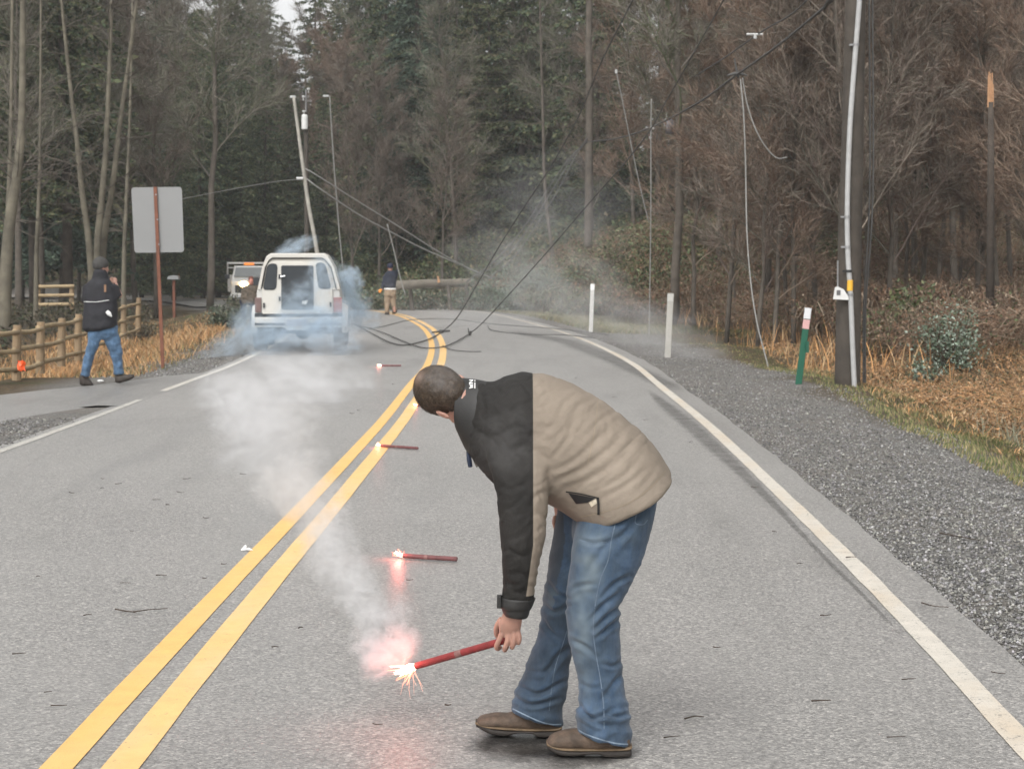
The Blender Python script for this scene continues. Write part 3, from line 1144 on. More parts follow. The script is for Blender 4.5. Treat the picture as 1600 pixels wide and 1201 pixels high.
def rows(px0, px1, n, y0, y1, protos, lab, grp, s0, s1, jit=.5):
    rank = 'front' if y1 < 55 else 'second-rank' if y1 < 80 else 'third-rank' if y1 < 105 else 'rearmost'
    for i in range(n):
        px = px0 + (px1 - px0) * (i + .5 + R5.uniform(-jit, jit)) / n
        Y = R5.uniform(y0, y1)
        x = (px - 800) / FPX * Y
        pr = R5.choice(protos)
        if pr in fir:
            look = ('broad green conifer', 'narrow dark conifer', 'squat olive conifer', 'open-based green conifer')[fir.index(pr)]
        else:
            look = ('spreading brown bare tree', 'greyish bare tree', 'small reddish bare tree', 'tall grey bare tree', 'slim upright bare tree')[bare.index(pr)]
        plant(pr, x, Y, R5.uniform(s0, s1), rank + ' ' + look + ' ' + place_words(px), grp)
# right-hand wood, leafless, several ranks deep
L1 = 'leafless brown tree in the thicket behind the thick utility pole and reflector posts'
G1 = 'leafless trees on the right bank'
rows(1120, 1640, 15, 40, 50, [bare[0], bare[2], bare[4]], L1, G1, .62, .85)
rows(1040, 1660, 18, 52, 66, [bare[0], bare[1], bare[2], bare[4]], L1, G1, .8, 1.1)
rows(960, 1680, 20, 70, 90, bare, L1, G1, .95, 1.25)
rows(900, 1700, 14, 95, 118, bare, L1, G1, 1.1, 1.5)
L2 = 'dark conifer standing behind the leafless brown thicket'
rows(1000, 1750, 12, 112, 140, fir, L2, 'conifers behind the right wood', .85, 1.15)
rows(1330, 1560, 4, 84, 96, [fir[0], fir[2]], 'olive conifer above the bare thicket beyond the utility pole', 'conifers above the utility pole', .7, .85)
# centre: mixed conifers behind the bend
L3 = 'green conifer in the dense stand behind the downed pole and bend'
G3 = 'conifers behind the bend'
rows(585, 935, 8, 96, 112, fir, L3, G3, .82, 1.0)
rows(560, 960, 9, 118, 145, fir, L3, G3, 1.0, 1.3)
L4 = 'bare brown tree growing among the conifers behind the bend'
rows(540, 940, 14, 88, 110, [bare[0], bare[1], bare[3]], L4, 'bare trees among the conifers', .7, 1.0)
rows(380, 620, 8, 138, 160, fir, 'tall fir whose top shows against the pale sky gap', 'firs below the sky gap', .78, .98)
rows(390, 600, 8, 128, 140, [bare[0], bare[2], bare[3]], 'brown leafless tree below the pale sky gap', 'bare trees below the sky gap', 1.0, 1.2)
rows(440, 560, 4, 122, 132, [fir[0], fir[2]], 'short dark conifer behind the white pickup truck', 'conifers behind the pickup truck', .42, .6)
# left: dark wood with pale trunks
L5 = 'leafless tree in the dim wood behind the log fence'
rows(200, 440, 6, 104, 122, [fir[0], fir[3]], 'x', 'conifers behind the log fence', .45, .75)
rows(-60, 365, 14, 132, 158, bare, L5, 'bare trees behind the log fence', 1.15, 1.5)
rows(40, 420, 9, 128, 136, [bare[1], bare[3]], L5, 'bare trees behind the log fence', .9, 1.3)
rows(-80, 330, 9, 66, 104, [bare[1], bare[3], bare[0]], L5, 'bare trees behind the log fence', .9, 1.15)
rows(-90, 370, 12, 118, 150, fir, 'dark conifer deep in the wood behind the log fence', 'conifers behind the log fence', .9, 1.2)
rows(20, 190, 3, 88, 104, [fir[3], fir[1]], 'x', 'drooping conifers over the walker', .8, 1.0)
rows(-60, 130, 3, 68, 84, [fir[3]], 'dark drooping conifer over the walking photographer', 'drooping conifers over the walker', .8, 1.0)

# individual pale trunks that stand out on the left
def trunk_tree(label, pts, r0, Y, seed, r1=.35, group=None, bark=M_BARK_PALE, nt_=26):
    p = [P(a, b, Y) for a, b in pts]
    p[0] = np.array([p[0][0], Y, float(hz(p[0][0], Y)[0]) - .1])
    q = catmull(p, 4)
    root = thing('alder_tree', label, 'tree', tuple(p[0]), group)
    mb = MB()
    mb.tube(q, np.linspace(r0, r0 * r1, len(q)), 10)
    mb.build('trunk', bark, root, smooth_=True)
    r = np.random.default_rng(seed)
    c = MB()
    for i in range(nt_):
        k = int(len(q) * r.uniform(.3, .98))
        k = min(k, len(q) - 1)
        d = np.array([r.normal(), r.normal() * .4, r.uniform(.1, .9)])
        d /= np.linalg.norm(d)
        L = r.uniform(.8, 2.6)
        b_ = [q[k]]
        for j in range(4):
            d = d + r.normal(size=3) * .2
            d /= np.linalg.norm(d)
            b_.append(b_[-1] + d * L / 4)
        c.tube(b_, np.linspace(.018, .004, 5), 3, caps=False)
        for j in range(5):
            s0 = b_[r.integers(1, 5)]
            e = d + r.normal(size=3) * .6
            c.tube([s0, s0 + e * .3, s0 + e * .6 + r.normal(size=3) * .1], [.007, .005, .002], 3, caps=False)
    me_ = c.build('crown', M_BARK, root)
    return root
trunk_tree('thick pale mossy trunk at the frame edge behind the fence', [(4, 510), (12, 380), (28, 260), (34, 180), (36, -60)], .17, 46, 1)
trunk_tree('slim pale trunk leaning beside the thickest pale trunk', [(2, 510), (10, 400), (14, 300), (17, 190), (20, -60)], .10, 50, 2)
trunk_tree('thin straight trunk between the edge trunks and the walker', [(55, 500), (57, 400), (61, 300), (63, 195), (64, -60)], .075, 52, 3)
trunk_tree('pale trunk leaning away at the walker end of a forked clump', [(148, 480), (140, 390), (128, 300), (120, 220), (108, 120), (92, -40)], .11, 54, 4)
trunk_tree('middle pale trunk of the forked clump over the walker', [(150, 480), (152, 390), (160, 300), (166, 220), (172, 80), (176, -50)], .12, 54, 5)
trunk_tree('pale trunk of the forked clump leaning towards the sign', [(152, 480), (162, 380), (176, 290), (188, 190), (206, 60), (220, -50)], .11, 54.5, 6)
trunk_tree('faint grey trunk standing just left of the blank sign', [(192, 470), (194, 400), (197, 320), (203, 180), (208, -40)], .085, 60, 7)
trunk_tree('tall straight grey trunk rising beyond the nearest white post', [(918, 480), (920, 300), (921, 150), (920, 60), (922, -80)], .17, 76, 8, .7, bark=M_BARK)
trunk_tree('slim dead trunk with few twigs beyond the road bend', [(868, 440), (852, 300), (848, 160), (845, 60), (842, -60)], .09, 84, 9, bark=M_BARK)
trunk_tree('young forked tree in the thicket between post and utility pole', [(1240, 520), (1240, 400), (1238, 300), (1244, 200), (1250, 60)], .06, 42, 10, nt_=48, bark=M_BARK)
# splintered snag
sx = P(1548, 450, 37)
root = thing('broken_tree_snag', 'broken trunk with a raw orange splintered top in the thicket', 'tree', (sx[0], 37, float(hz(sx[0], 37)[0])))
mb = MB()
mb.tube([(sx[0], 37, hz(sx[0], 37)[0] - .1), tuple(P(1548, 300, 37)), tuple(P(1548, 160, 37))], [.09, .07, .05], 9)
mb.build('trunk', M_BARK_DARK, root, smooth_=True)
M_RAW = simple('raw_split_wood', (.42, .235, .125), .8, .35, 6, .6, 40, .01)
mb = MB()
for k in range(7):
    dx = -.045 + .015 * k
    top = 112 + [6, 0, 9, 3, 14, 2, 20][k]
    a = P(1548, 168, 37) + np.array([dx, .02 * (k % 2), 0])
    b_ = P(1548, top, 37) + np.array([dx, 0, 0])
    mb.tube([a, (a + b_) / 2, b_], [.018, .016, .009], 5)
mb.build('splinter', M_RAW, root)
# moss green conifer bush and pale-leaved shrub on the right bank
def shrub(name, label, c, rx, rz_, n, leaf, cols, stemcol, seed, ry=None):
    r = np.random.default_rng(seed)
    root = thing(name, label, 'bush', tuple(c))
    c = np.array(c)
    ry = ry or rx
    mb = MB()
    tips = []
    for i in range(46):
        d = r.normal(size=3)
        d[2] = abs(d[2]) + .2
        d /= np.linalg.norm(d)
        e = c + d * np.array([rx, ry, rz_]) * r.uniform(.55, 1.05)
        m_ = c + (e - c) * .5 + r.normal(size=3) * .1 * rx
        mb.tube([c + r.normal(size=3) * np.array([.05, .05, 0]), m_, e], [.018, .011, .004], 4, caps=False)
        tips += [m_, e]
    mb.build('branches', simple(name + '_stem', stemcol, .9), root)
    tips = np.array(tips)
    p = tips[r.choice(len(tips), n)] + r.standard_normal((n, 3)) * np.array([rx, ry, rz_]) * .13
    p[:, 2] = np.maximum(p[:, 2], c[2] + .02)
    d1 = r.standard_normal((n, 3)); d1 /= np.linalg.norm(d1, axis=1)[:, None]
    d2 = np.cross(d1, r.standard_normal((n, 3))); d2 /= np.linalg.norm(d2, axis=1)[:, None]
    sz = leaf * r.uniform(.6, 1.3, (n, 1))
    V = np.stack([p, p + d1 * sz + d2 * sz * .5, p + d1 * sz * 2, p + d1 * sz - d2 * sz * .5], 1).reshape(-1, 3)
    F = (np.array([(0, 1, 2), (0, 2, 3)])[None] + (np.arange(n) * 4)[:, None, None]).reshape(-1, 3)
    cc = np.array(cols)[r.choice(len(cols), n)] * r.uniform(.6, 1.3, (n, 1))
    o = quick('leaves', V, F, tinted(name + '_leaf', .45, .5), root, tint=np.repeat(cc, 4, 0))
    tag(o, kind='stuff')
    return root
def on(px, py, Y):
    x = (px - 800) / FPX * Y
    return (x, Y, float(hz(x, Y)[0]))
SALAL = [(.10, .14, .09), (.16, .21, .15), (.06, .09, .05), (.28, .33, .27)]
shrub('evergreen_shrub', 'glossy pale green broadleaf shrub at the edge of the thicket', on(1484, 520, 33), .72, 1.02, 3000, .030, SALAL, (.10, .07, .05), 61)
shrub('evergreen_shrub', 'low sprawling green shrub under the glossy shrub', on(1452, 540, 31.5), .32, .42, 900, .03, SALAL, (.10, .07, .05), 62)
shrub('young_conifer', 'small yellow green conifer behind the utility pole', on(1415, 500, 38), .75, 1.4, 2200, .06, [(.09, .11, .045), (.13, .14, .06), (.07, .09, .04)], (.08, .06, .04), 63)
shrub('roadside_bush', 'dark green bush on the verge between sign and pickup truck', on(352, 492, 52), .62, .62, 1800, .04, [(.05, .07, .04), (.09, .11, .07), (.035, .05, .03), (.16, .17, .12)], (.07, .055, .04), 64)
shrub('roadside_bush', 'small bush in front of the oncoming truck', on(372, 475, 58), .55, .9, 1500, .04, [(.06, .08, .045), (.10, .11, .07), (.15, .13, .09)], (.09, .07, .05), 65)
shrub('roadside_bush', 'tangled brown bush at the end of the log fence', on(222, 488, 50), .6, .7, 1000, .035, [(.10, .08, .05), (.16, .12, .07), (.07, .07, .04)], (.10, .08, .06), 66)
# crown of the fallen tree lying across the far side of the bend
shrub('fallen_tree_top', 'green conifer limbs of a fallen tree beyond the road bend', (P(835, 470, 66)[0], 68, float(hz(P(835, 470, 66)[0], 68)[0])), 2.6, 1.5, 9000, .055, [(.08, .12, .07), (.12, .16, .10), (.06, .085, .055)], (.10, .08, .06), 67, ry=1.6)
for k, (px, sx_, lab) in enumerate([(650, 1.6, 'broken green boughs under the horizontal downed pole'), (575, 1.2, 'broken green boughs beside the person in khaki trousers'), (735, 1.5, 'broken green boughs under the end of the downed pole')]):
    xx = (px - 800) / FPX * 69.5
    shrub('fallen_branches', lab, (xx, 70.0, float(road_z(72)) + .1), sx_, .62, 5200, .05, [(.08, .12, .065), (.12, .16, .09), (.20, .20, .13), (.25, .19, .13), (.05, .08, .045)], (.14, .11, .08), 70 + k, ry=.9)
# =================================================================== ROADSIDE OBJECTS
M_WOODPOLE = simple('creosoted_pole_wood', (.060, .050, .040), .85, .35, 3.0, .7, 18, .015)
M_CABLE = simple('black_cable', (.06, .058, .055), .6, .2, 20, 0)
M_CABLE_GREY = simple('grey_cable', (.22, .215, .20), .6, .2, 20, 0)
M_GALV = simple('grey_conduit', (.38, .38, .375), .5, .12, 9, .1, 80)
M_STEEL = simple('dull_steel', (.30, .30, .30), .45, .15, 9, 0, metal=.6)
M_YTAG = simple('yellow_tag', (.75, .42, .04), .5, .1, 9, 0)
M_PLASTIC = simple('white_plastic', (.62, .62, .60), .5, .1, 9, 0)
M_PORC = simple('grey_porcelain', (.45, .45, .44), .35, .1, 9, 0)
M_BLACK = simple('black_rubber', (.02, .02, .021), .7, .3, 9, .2)

def vpts(lst):
    """points given as (px, py, Y)"""
    return np.array([P(*q) if q[2] else G(q[0], q[1], .03) for q in lst])

# thick pole on the right with its conduit and guy wires
pb = on(1325, 600, 27)
pole = thing('utility_pole', 'thick dark wooden utility pole with a grey conduit on the right verge', 'utility pole', pb, 'utility poles')
mb = MB()
top = P(1338, -60, 27)
mb.tube(catmull([(pb[0], pb[1], pb[2] - .3), tuple(P(1327, 420, 27)), tuple(P(1333, 180, 27)), tuple(top)], 4), np.linspace(.185, .135, 13), 20)
mb.build('shaft', M_WOODPOLE, pole, smooth_=True)
mb = MB()
cp = catmull([P(1336, 622, 26.78), P(1333, 560, 26.77), P(1329, 460, 26.78), P(1325, 400, 26.79), P(1324, 320, 26.80), P(1328, 200, 26.81), P(1336, 90, 26.82), P(1343, 0, 26.82), P(1346, -60, 26.82)], 5)
mb.tube(cp, .036, 12)
mb.build('conduit', M_GALV, pole, smooth_=True)
for py in (458, 427, 382, 330, 80, -20):
    i = int(np.argmin(np.abs(proj(cp)[:, 1] - py)))
    mb = MB()
    mb.tube([cp[i] + (0, 0, -.018), cp[i] + (0, 0, .018)], .043, 12)
    mb.box(cp[i] + np.array([-.09, -.002, -.012]), cp[i] + np.array([.02, .03, .012]))
    mb.build('strap', M_STEEL if py != 427 else M_BLACK, pole)
i = int(np.argmin(np.abs(proj(cp)[:, 1] - 446)))
mb = MB()
mb.tube([cp[i] + (0, 0, -.075), cp[i] + (0, 0, .075)], .041, 12)
mb.build('marker_band', M_YTAG, pole)
for k, (x0, x1) in enumerate(((1349, 1356), (1352, 1361))):
    mb = MB()
    mb.tube(catmull([P(x0, 598, 27.2), P(x0 + 1, 470, 27.2), P(x1 + 3, 300, 27.2), P(x1 + 2, -40, 27.2)], 4), .013, 6)
    mb.build('guy_wire', M_CABLE, pole)
mb = MB()
c = P(1315, 459, 26.74)
mb.add([c + np.array(v) for v in [(-.115, 0, -.075), (.10, 0, -.085), (.095, 0, -.04), (.03, 0, .06), (-.05, 0, .10), (-.09, 0, .09), (-.115, .03, -.075), (.10, .03, -.085), (.095, .03, -.04), (.03, .03, .06), (-.05, .03, .10), (-.09, .03, .09)]],
       [(0, 1, 2, 3, 4, 5), (11, 10, 9, 8, 7, 6)] + [(k, (k + 6), (k + 1) % 6 + 6, (k + 1) % 6) for k in range(6)])
tg_ = mb.build('white_tag', M_PLASTIC, pole)
mb = MB()
mb.box(c + np.array([-.07, -.004, -.02]), c + np.array([-.015, -.001, .05]))
mb.build('tag_print', simple('dark_print', (.12, .12, .12), .6, .1, 9, 0), tg_)
mb = MB()
mb.tube([P(1309, 448, 26.78), P(1309, 407, 26.78)], .012, 6)
mb.build('ground_rod', M_STEEL, pole)

# leaning pole and transformer behind the pickup
def pole_thing(name, label, pts, r0, r1, mat, grp='utility poles', cat='utility pole', part='shaft'):
    q = vpts(pts)
    root = thing(name, label, cat, tuple(q[0]), grp)
    mb = MB()
    c_ = catmull(q, 5)
    mb.tube(c_, np.linspace(r0, r1, len(c_)), 10)
    mb.build(part, mat, root, smooth_=True)
    return root
M_GREYWOOD = simple('weathered_grey_wood', (.34, .32, .28), .8, .25, 3, .5, 20, .01)
lp = pole_thing('utility_pole', 'bent pale pole leaning up from behind the white pickup truck', [(500, 430, 64), (494, 385, 64), (482, 320, 64), (472, 250, 64), (464, 190, 64), (459, 152, 64)], .075, .05, M_GREYWOOD)
mb = MB(); c = P(458, 151, 64)
mb.box(c + np.array([-.10, -.04, -.04]), c + np.array([.08, .04, .03])); mb.build('pole_cap', M_PORC, lp)
mb = MB(); c = P(469, 279, 63.9)
mb.tube([c + (-.12, 0, 0), c + (.1, 0, 0)], .05, 8); mb.build('insulator', M_PORC, lp)
dp = pole_thing('utility_pole', 'dark upright pole carrying a white transformer can beyond the pickup truck', [(480, 440, 70), (479, 300, 70), (478, 160, 70)], .10, .08, M_WOODPOLE)
mb = MB(); c = P(476, 191, 69.8)
mb.tube([c + (0, 0, -.26), c + (0, 0, -.24), c + (0, 0, .22), c + (0, 0, .27)], [.10, .115, .115, .08], 16); mb.build('transformer', M_PLASTIC, dp, smooth_=False)
for px, py in ((475, 176), (474, 153), (482, 141)):
    mb = MB(); c = P(px, py, 69.8)
    mb.tube([c + (0, 0, -.10), c + (0, 0, 0), c + (0, 0, .02), c + (0, 0, .08)], [.02, .02, .06, .05], 8); mb.build('insulator', M_PORC, dp)
mb = MB(); a, b_ = P(470, 170, 69.9), P(486, 138, 69.9)
mb.tube([P(478, 175, 69.9), P(478, 140, 69.9)], .02, 6); mb.build('bracket', M_STEEL, dp)
sp = pole_thing('wire_drop', 'thin curved grey line standing beside the leaning pale pole', [(536, 420, 66), (530, 360, 66), (522, 260, 66), (518, 200, 66), (515, 150, 66)], .022, .018, M_CABLE_GREY, 'fallen and hanging wires', 'wire', 'wire')
mb = MB(); c = P(509, 150, 66)
mb.box(c + np.array([-.09, -.03, -.03]), c + np.array([.10, .03, .03])); mb.build('insulator', M_PORC, sp)

# downed pole lying across the far side of the bend
a, b_ = P(619, 446, 68), P(738, 441, 69.5)
dpole = thing('fallen_pole', 'grey log pole lying horizontally on brush beyond the bend', 'log', tuple(a - (0, 0, .17)))
mb = MB()
mb.tube(catmull([a, (a * 2 + b_) / 3 + (0, 0, .015), (a + 2 * b_) / 3, b_], 5), np.linspace(.165, .145, 16), 16)
mb.build('shaft', simple('grey_fallen_log', (.165, .145, .115), .8, .3, 3, .7, 15, .015), dpole, smooth_=True)
for px in (686,):
    mb = MB(); c = P(px, 437, 68.6)
    mb.tube([c + (0, 0, -.1), c + (-.02, 0, .05), c + (-.05, 0, .14)], [.05, .04, .02], 7); mb.build('branch_stub', M_RAW, dpole)
mb = MB()
for px in (640, 700, 728):
    q0 = P(px, 445, 68.7)
    mb.tube([q0, np.array([q0[0] + .1, q0[1], float(road_z(70)) - .05])], [.07, .08], 7)
mb.build('support_stub', M_BARK, dpole)
pole_thing('wire_drop', 'short thin pale line leaning beside the person in khaki trousers', [(634, 462, 65.5), (626, 436, 65.5), (614, 385, 65.5), (605, 350, 65.5)], .022, .018, M_CABLE_GREY, 'fallen and hanging wires', 'wire', 'wire')

# cables
def cable(label, pts, r, mat=M_CABLE, k=8, extra=None, group='fallen and hanging wires'):
    q = vpts(pts) if isinstance(pts, list) else np.array(pts)
    c_ = catmull(q, k)
    root = thing('cable', label, 'cable', tuple(c_[0]), group)
    mb = MB()
    mb.tube(c_, r, 6)
    mb.build('wire', mat, root, smooth_=True)
    return root
def ongr(px, py, h=.025):
    g = G(px, py, h)
    return tuple(g)
def knot(root, px, py, Y, r=.07, seed=0, name='splice'):
    rr = np.random.default_rng(seed)
    c = P(px, py, Y)
    mb = MB()
    for i in range(5):
        d = rr.normal(size=3) * r * .9
        mb.tube([c - d, c + rr.normal(size=3) * r * .3, c + d], [r * .28, r * .34, r * .2], 6)
    mb.build(name, M_CABLE, root)
gA = G(690, 519)
cb = cable('thick black cable dropping from the top to a splice on the centre line', [(1010, -40, 33), (985, 8, 33.5), (940, 96, 36), (905, 180, 38), (862, 258, 40), (820, 322, 42), (780, 385, 43.6), (745, 445, 44.8), (715, 495, 45.6), (692, 517, 45.9), (672, 529, 0), (650, 536, 0), (628, 539, 0), (605, 533, 0), (580, 520, 0), (552, 505, 0)], .014)
knot(cb, 689, 518, 45.8, .085, 1)
cb = cable('black cable crossing diagonally down to a splice right of the centre line', [(1150, -40, 30), (1128, 5, 31), (1080, 90, 33), (1040, 160, 35), (1015, 205, 36), (970, 262, 38), (920, 318, 40), (860, 388, 42), (800, 455, 43.3), (755, 503, 44), (735, 520, 44.3), (710, 535, 0), (690, 542, 0), (660, 543, 0), (630, 533, 0), (600, 520, 0), (575, 512, 0)], .013)
knot(cb, 735, 520, 44.2, .06, 2)
cb = cable('heavy cable sagging down from the top of the thick pole', [(1345, -40, 26.9), (1290, 10, 30), (1215, 72, 34), (1150, 118, 38), (1100, 155, 42), (1045, 186, 47), (1000, 206, 52), (960, 217, 57), (918, 222, 75)], .022)
c = P(1048, 190, 47)
mb = MB()
mb.tube([c + (.03, 0, .05), c + (.0, 0, -.02), c + (-.03, 0, -.30)], [.04, .11, .10], 10)
mb.build('hanging_can', simple('dark_grey_can', (.10, .10, .11), .5, .2, 9, 0), cb, smooth_=True)
c = P(1152, 118, 37.9)
mb = MB()
mb.tube([c + (-.20, 0, 0), c + (-.06, 0, .03), c + (.06, 0, .03), c + (.2, 0, 0)], [.012, .035, .035, .012], 8)
mb.tube([c + (-.06, 0, .33), c + (-.02, 0, .12), c + (0.03, 0, -.05)], [.012, .022, .022], 6)
mb.build('spacer', M_CABLE, cb)
cb = cable('upper cable running parallel above the heavy sagging cable', [(1290, -30, 30), (1240, 20, 33), (1190, 50, 35.5), (1130, 92, 40), (1085, 120, 44)], .014)
mb = MB(); c = P(1180, 54, 35.8)
mb.tube([c + (-.16, 0, .0), c + (.14, 0, .0)], .022, 6); mb.tube([c, c + (0, 0, -.08)], .03, 8)
mb.build('insulator', M_PORC, cb)
cb = cable('small loop of cable with a white clip at the top of the pole', [(1288, 14, 29.5), (1294, 2, 29.3), (1303, -8, 29)], .03)
cb = cable('pale hanging wire trailing from the spacer down to the verge', [(1157, 124, 37.5), (1162, 180, 37.2), (1165, 260, 37), (1167, 360, 36.5), (1173, 440, 36), (1183, 505, 35.5), (1197, 560, 35), (1202, 580, 34.8)], .013, M_CABLE_GREY)
cb = cable('short pale wire curling away from the spacer', [(1160, 122, 37.6), (1168, 165, 37.4), (1182, 205, 37.2), (1199, 233, 37.2), (1214, 247, 37.2), (1230, 246, 37.2)], .012, M_CABLE_GREY)
cb = cable('vertical pale wire hanging between the two white posts', [(1018, 155, 45), (1017, 200, 45), (1017, 300, 45), (1016, 420, 45), (1014, 530, 45)], .014, M_CABLE_GREY)
cb = cable('thin slack wire slanting behind the vertical pale wire', [(963, 112, 52), (975, 170, 52), (988, 235, 52), (1002, 300, 52), (1014, 348, 52)], .014, M_CABLE_GREY)
mb = MB(); c = P(963, 112, 52)
mb.tube([c + (0, 0, -.05), c + (0, 0, .05)], .035, 8); mb.build('clip', M_PORC, cb)
for k, (dx, lab) in enumerate([(0, 'uppermost of the three limp cables at the tall grey trunk'), (9, 'middle of the three limp cables at the tall grey trunk'), (-8, 'lowest of the three limp cables at the tall grey trunk')]):
    cable(lab, [(918, 216 + 3 * k, 74), (895 + dx * .4, 245, 72), (866 + dx, 292, 70), (830 + dx, 350, 67), (790 + dx * 1.4, 402, 65), (745 + dx * 2, 432 + 4 * k, 64)], .018, M_CABLE)
cb = cable('upper thick pale cable sagging from the leaning pole to the brush', [(474, 262, 64), (500, 277, 64), (560, 315, 65), (620, 352, 66), (680, 390, 67), (730, 418, 68), (772, 436, 68.5)], .024, M_CABLE_GREY)
cb = cable('lower thick pale cable sagging from the leaning pole to the brush', [(477, 278, 64), (500, 295, 64), (560, 335, 65), (610, 362, 66), (660, 388, 67), (720, 414, 68), (745, 425, 68.5)], .026, M_CABLE_GREY)
cb = cable('faint thin wire crossing behind the blank sign to the leaning pole', [(250, 318, 70), (350, 298, 68), (430, 284, 66), (470, 280, 64)], .010, M_CABLE_GREY)
for lab, pts in [('cable lying in a long loop across both lanes', [(548, 505), (585, 512), (640, 500), (700, 498), (770, 506), (850, 512), (905, 517), (950, 523)]),
                 ('cable end lying just right of the splices', [(692, 540), (705, 546), (730, 549), (752, 549)]),
                 ('cable loop touching the white edge line', [(762, 508), (770, 516), (820, 522), (880, 523), (930, 528)])]:
    q = np.array([ongr(a_, b__) for a_, b__ in pts])
    cable(lab, q, .010, M_CABLE)

# reflector posts
M_POSTW = simple('white_post_paint', (.58, .57, .54), .6, .08, 6, .1)
M_POSTG = simple('grey_white_post', (.37, .355, .32), .7, .12, 6, .2)
def flat_post(label, x0, y0, x1, y1, Y, w, mat, bands=(), grp='reflector posts along the verge'):
    a = on(x0, y0, Y)
    a = np.array([P(x0, y0, Y)[0], Y, float(hz(P(x0, y0, Y)[0], Y)[0]) - .05])
    b_ = P(x1, y1, Y)
    root = thing('reflector_post', label, 'post', tuple(a), grp)
    d = b_ - a
    ax = np.array([1.0, 0, 0]); ax = ax - d * (ax @ d) / (d @ d); ax /= np.linalg.norm(ax)
    n = np.cross(d / np.linalg.norm(d), ax)
    def slab(f0, f1, t, wd, m, nm):
        p, q = a + d * f0, a + d * f1
        mb = MB()
        prof = [(-1, 0), (-.9, .9), (-.5, 1.0), (.5, 1.0), (.9, .9), (1, 0), (.85, -.6), (-.85, -.6)]
        V = [p + ax * u * wd / 2 + n * v * t for u, v in prof] + [q + ax * u * wd / 2 + n * v * t for u, v in prof]
        k = len(prof)
        mb.add(V, [tuple(range(k))[::-1], tuple(range(k, 2 * k))] + [(i, (i + 1) % k, k + (i + 1) % k, k + i) for i in range(k)])
        return mb.build(nm, m, root)
    slab(0, 1, .014, w, mat, 'post_body')
    for f0, f1, m, nm in bands:
        slab(f0, f1, .017, w + .004, m, nm)
    return root
flat_post('clean white reflector post beside the road bend', 923, 519, 926, 443, 47, .10, M_POSTW, [(.87, .985, simple('white_reflector', (.85, .85, .83), .4, .03, 6, 0), 'reflector')])
flat_post('weathered grey white post, the middle one of the verge posts', 1043, 556, 1048, 458, 35, .115, M_POSTG, [(.88, .985, simple('worn_reflector', (.42, .41, .38), .5, .1, 20, 0), 'reflector')])
flat_post('leaning dark green post with white and pink bands', 1247, 598, 1263, 481, 27.3, .095, simple('green_post_plastic', (.009, .095, .055), .5, .15, 5, .1),
          [(.865, 1.0, simple('pale_band', (.66, .67, .68), .5, .06, 6, 0), 'white_band'), (.74, .855, simple('faded_pink_band', (.62, .36, .35), .55, .12, 12, 0), 'pink_band')])
mb = MB(); c = P(1259, 542, 27.25)
mb.box(c + np.array([-.0, -.01, -.08]), c + np.array([.045, .02, .08]))
mb.build('bracket', simple('green_bracket', (.009, .085, .05), .5, .1), bpy.data.objects['reflector_post.002'])

# blank back of a road sign
M_ALU = simple('bare_aluminium_back', (.25, .252, .25), .5, .05, 1.2, .05, 30, metal=.25)
M_RUST = simple('rusty_post', (.17, .065, .038), .8, .35, 6, .4, 60, .004)
sgb = np.array([P(255, 565, 33)[0], 33.0, 0]); sgb[2] = float(hz(sgb[0], 33)[0])
sg = thing('road_sign', 'blank grey back of a rectangular sign on a rusty post', 'sign', tuple(sgb))
mb = MB()
prof = [(-.028, -.02), (-.028, .02), (-.012, .02), (-.012, -.004), (.012, -.004), (.012, .02), (.028, .02), (.028, -.02)]
bot, tp_ = sgb - (0, 0, .2), P(242.5, 292, 33)
V = [bot + (u, v, 0) for u, v in prof] + [tp_ + (u, v, 0) for u, v in prof]
mb.add(V, [tuple(range(8))[::-1], tuple(range(8, 16))] + [(i, (i + 1) % 8, 8 + (i + 1) % 8, 8 + i) for i in range(8)])
mb.build('post', M_RUST, sg)
cor = [P(205, 293, 33.03), P(284, 292, 33.03), P(287.5, 394, 33.03), P(210, 395, 33.03)]
out = []
for i in range(4):
    p0, p1, p2 = cor[i - 1], cor[i], cor[(i + 1) % 4]
    a1 = p1 + (p0 - p1) / np.linalg.norm(p0 - p1) * .055
    a2 = p1 + (p2 - p1) / np.linalg.norm(p2 - p1) * .055
    for t in np.linspace(0, 1, 5):
        out.append((1 - t) ** 2 * a1 + 2 * t * (1 - t) * p1 + t * t * a2)
n = len(out)
mb = MB()
mb.add([o_ for o_ in out] + [o_ + np.array([0, .006, 0]) for o_ in out], [tuple(range(n)), tuple(range(n, 2 * n))[::-1]] + [(i, i + n, (i + 1) % n + n, (i + 1) % n) for i in range(n)])
mb.build('sign_panel', M_ALU, sg)
for f in (.12, .5, .88):
    mb = MB(); c = P(243 + 6 * f, 292 + 102 * f, 32.975)
    mb.tube([c, c + (0, .03, 0)], .014, 8); mb.build('bolt', M_STEEL, sg)

# mailbox
mbx = on(272, 474, 76)
ml = thing('mailbox', 'grey mailbox on a dark post beyond the sign', 'mailbox', (P(272, 470, 76)[0], 76, float(hz(P(272, 470, 76)[0], 76)[0])))
bx = world_loc(ml)
ztop = P(272, 431, 76)[2]
mb = MB(); mb.box((bx[0] - .05, 75.95, bx[2] - .1), (bx[0] + .05, 76.05, ztop - .14)); mb.build('post', M_RUST, ml)
mb = MB()
arc = [(bx[0] - .22, ztop - .14), (bx[0] + .22, ztop - .14)] + [(bx[0] + .22 * math.cos(t), ztop - .05 + .07 * math.sin(t)) for t in np.linspace(0, math.pi, 9)]
mb.prism(arc, 75.8, 76.2); mb.build('box', M_ALU, ml)
mb = MB(); mb.box((bx[0] + .222, 75.9, ztop - .08), (bx[0] + .235, 75.93, ztop + .1)); mb.build('flag', M_RUST, ml)

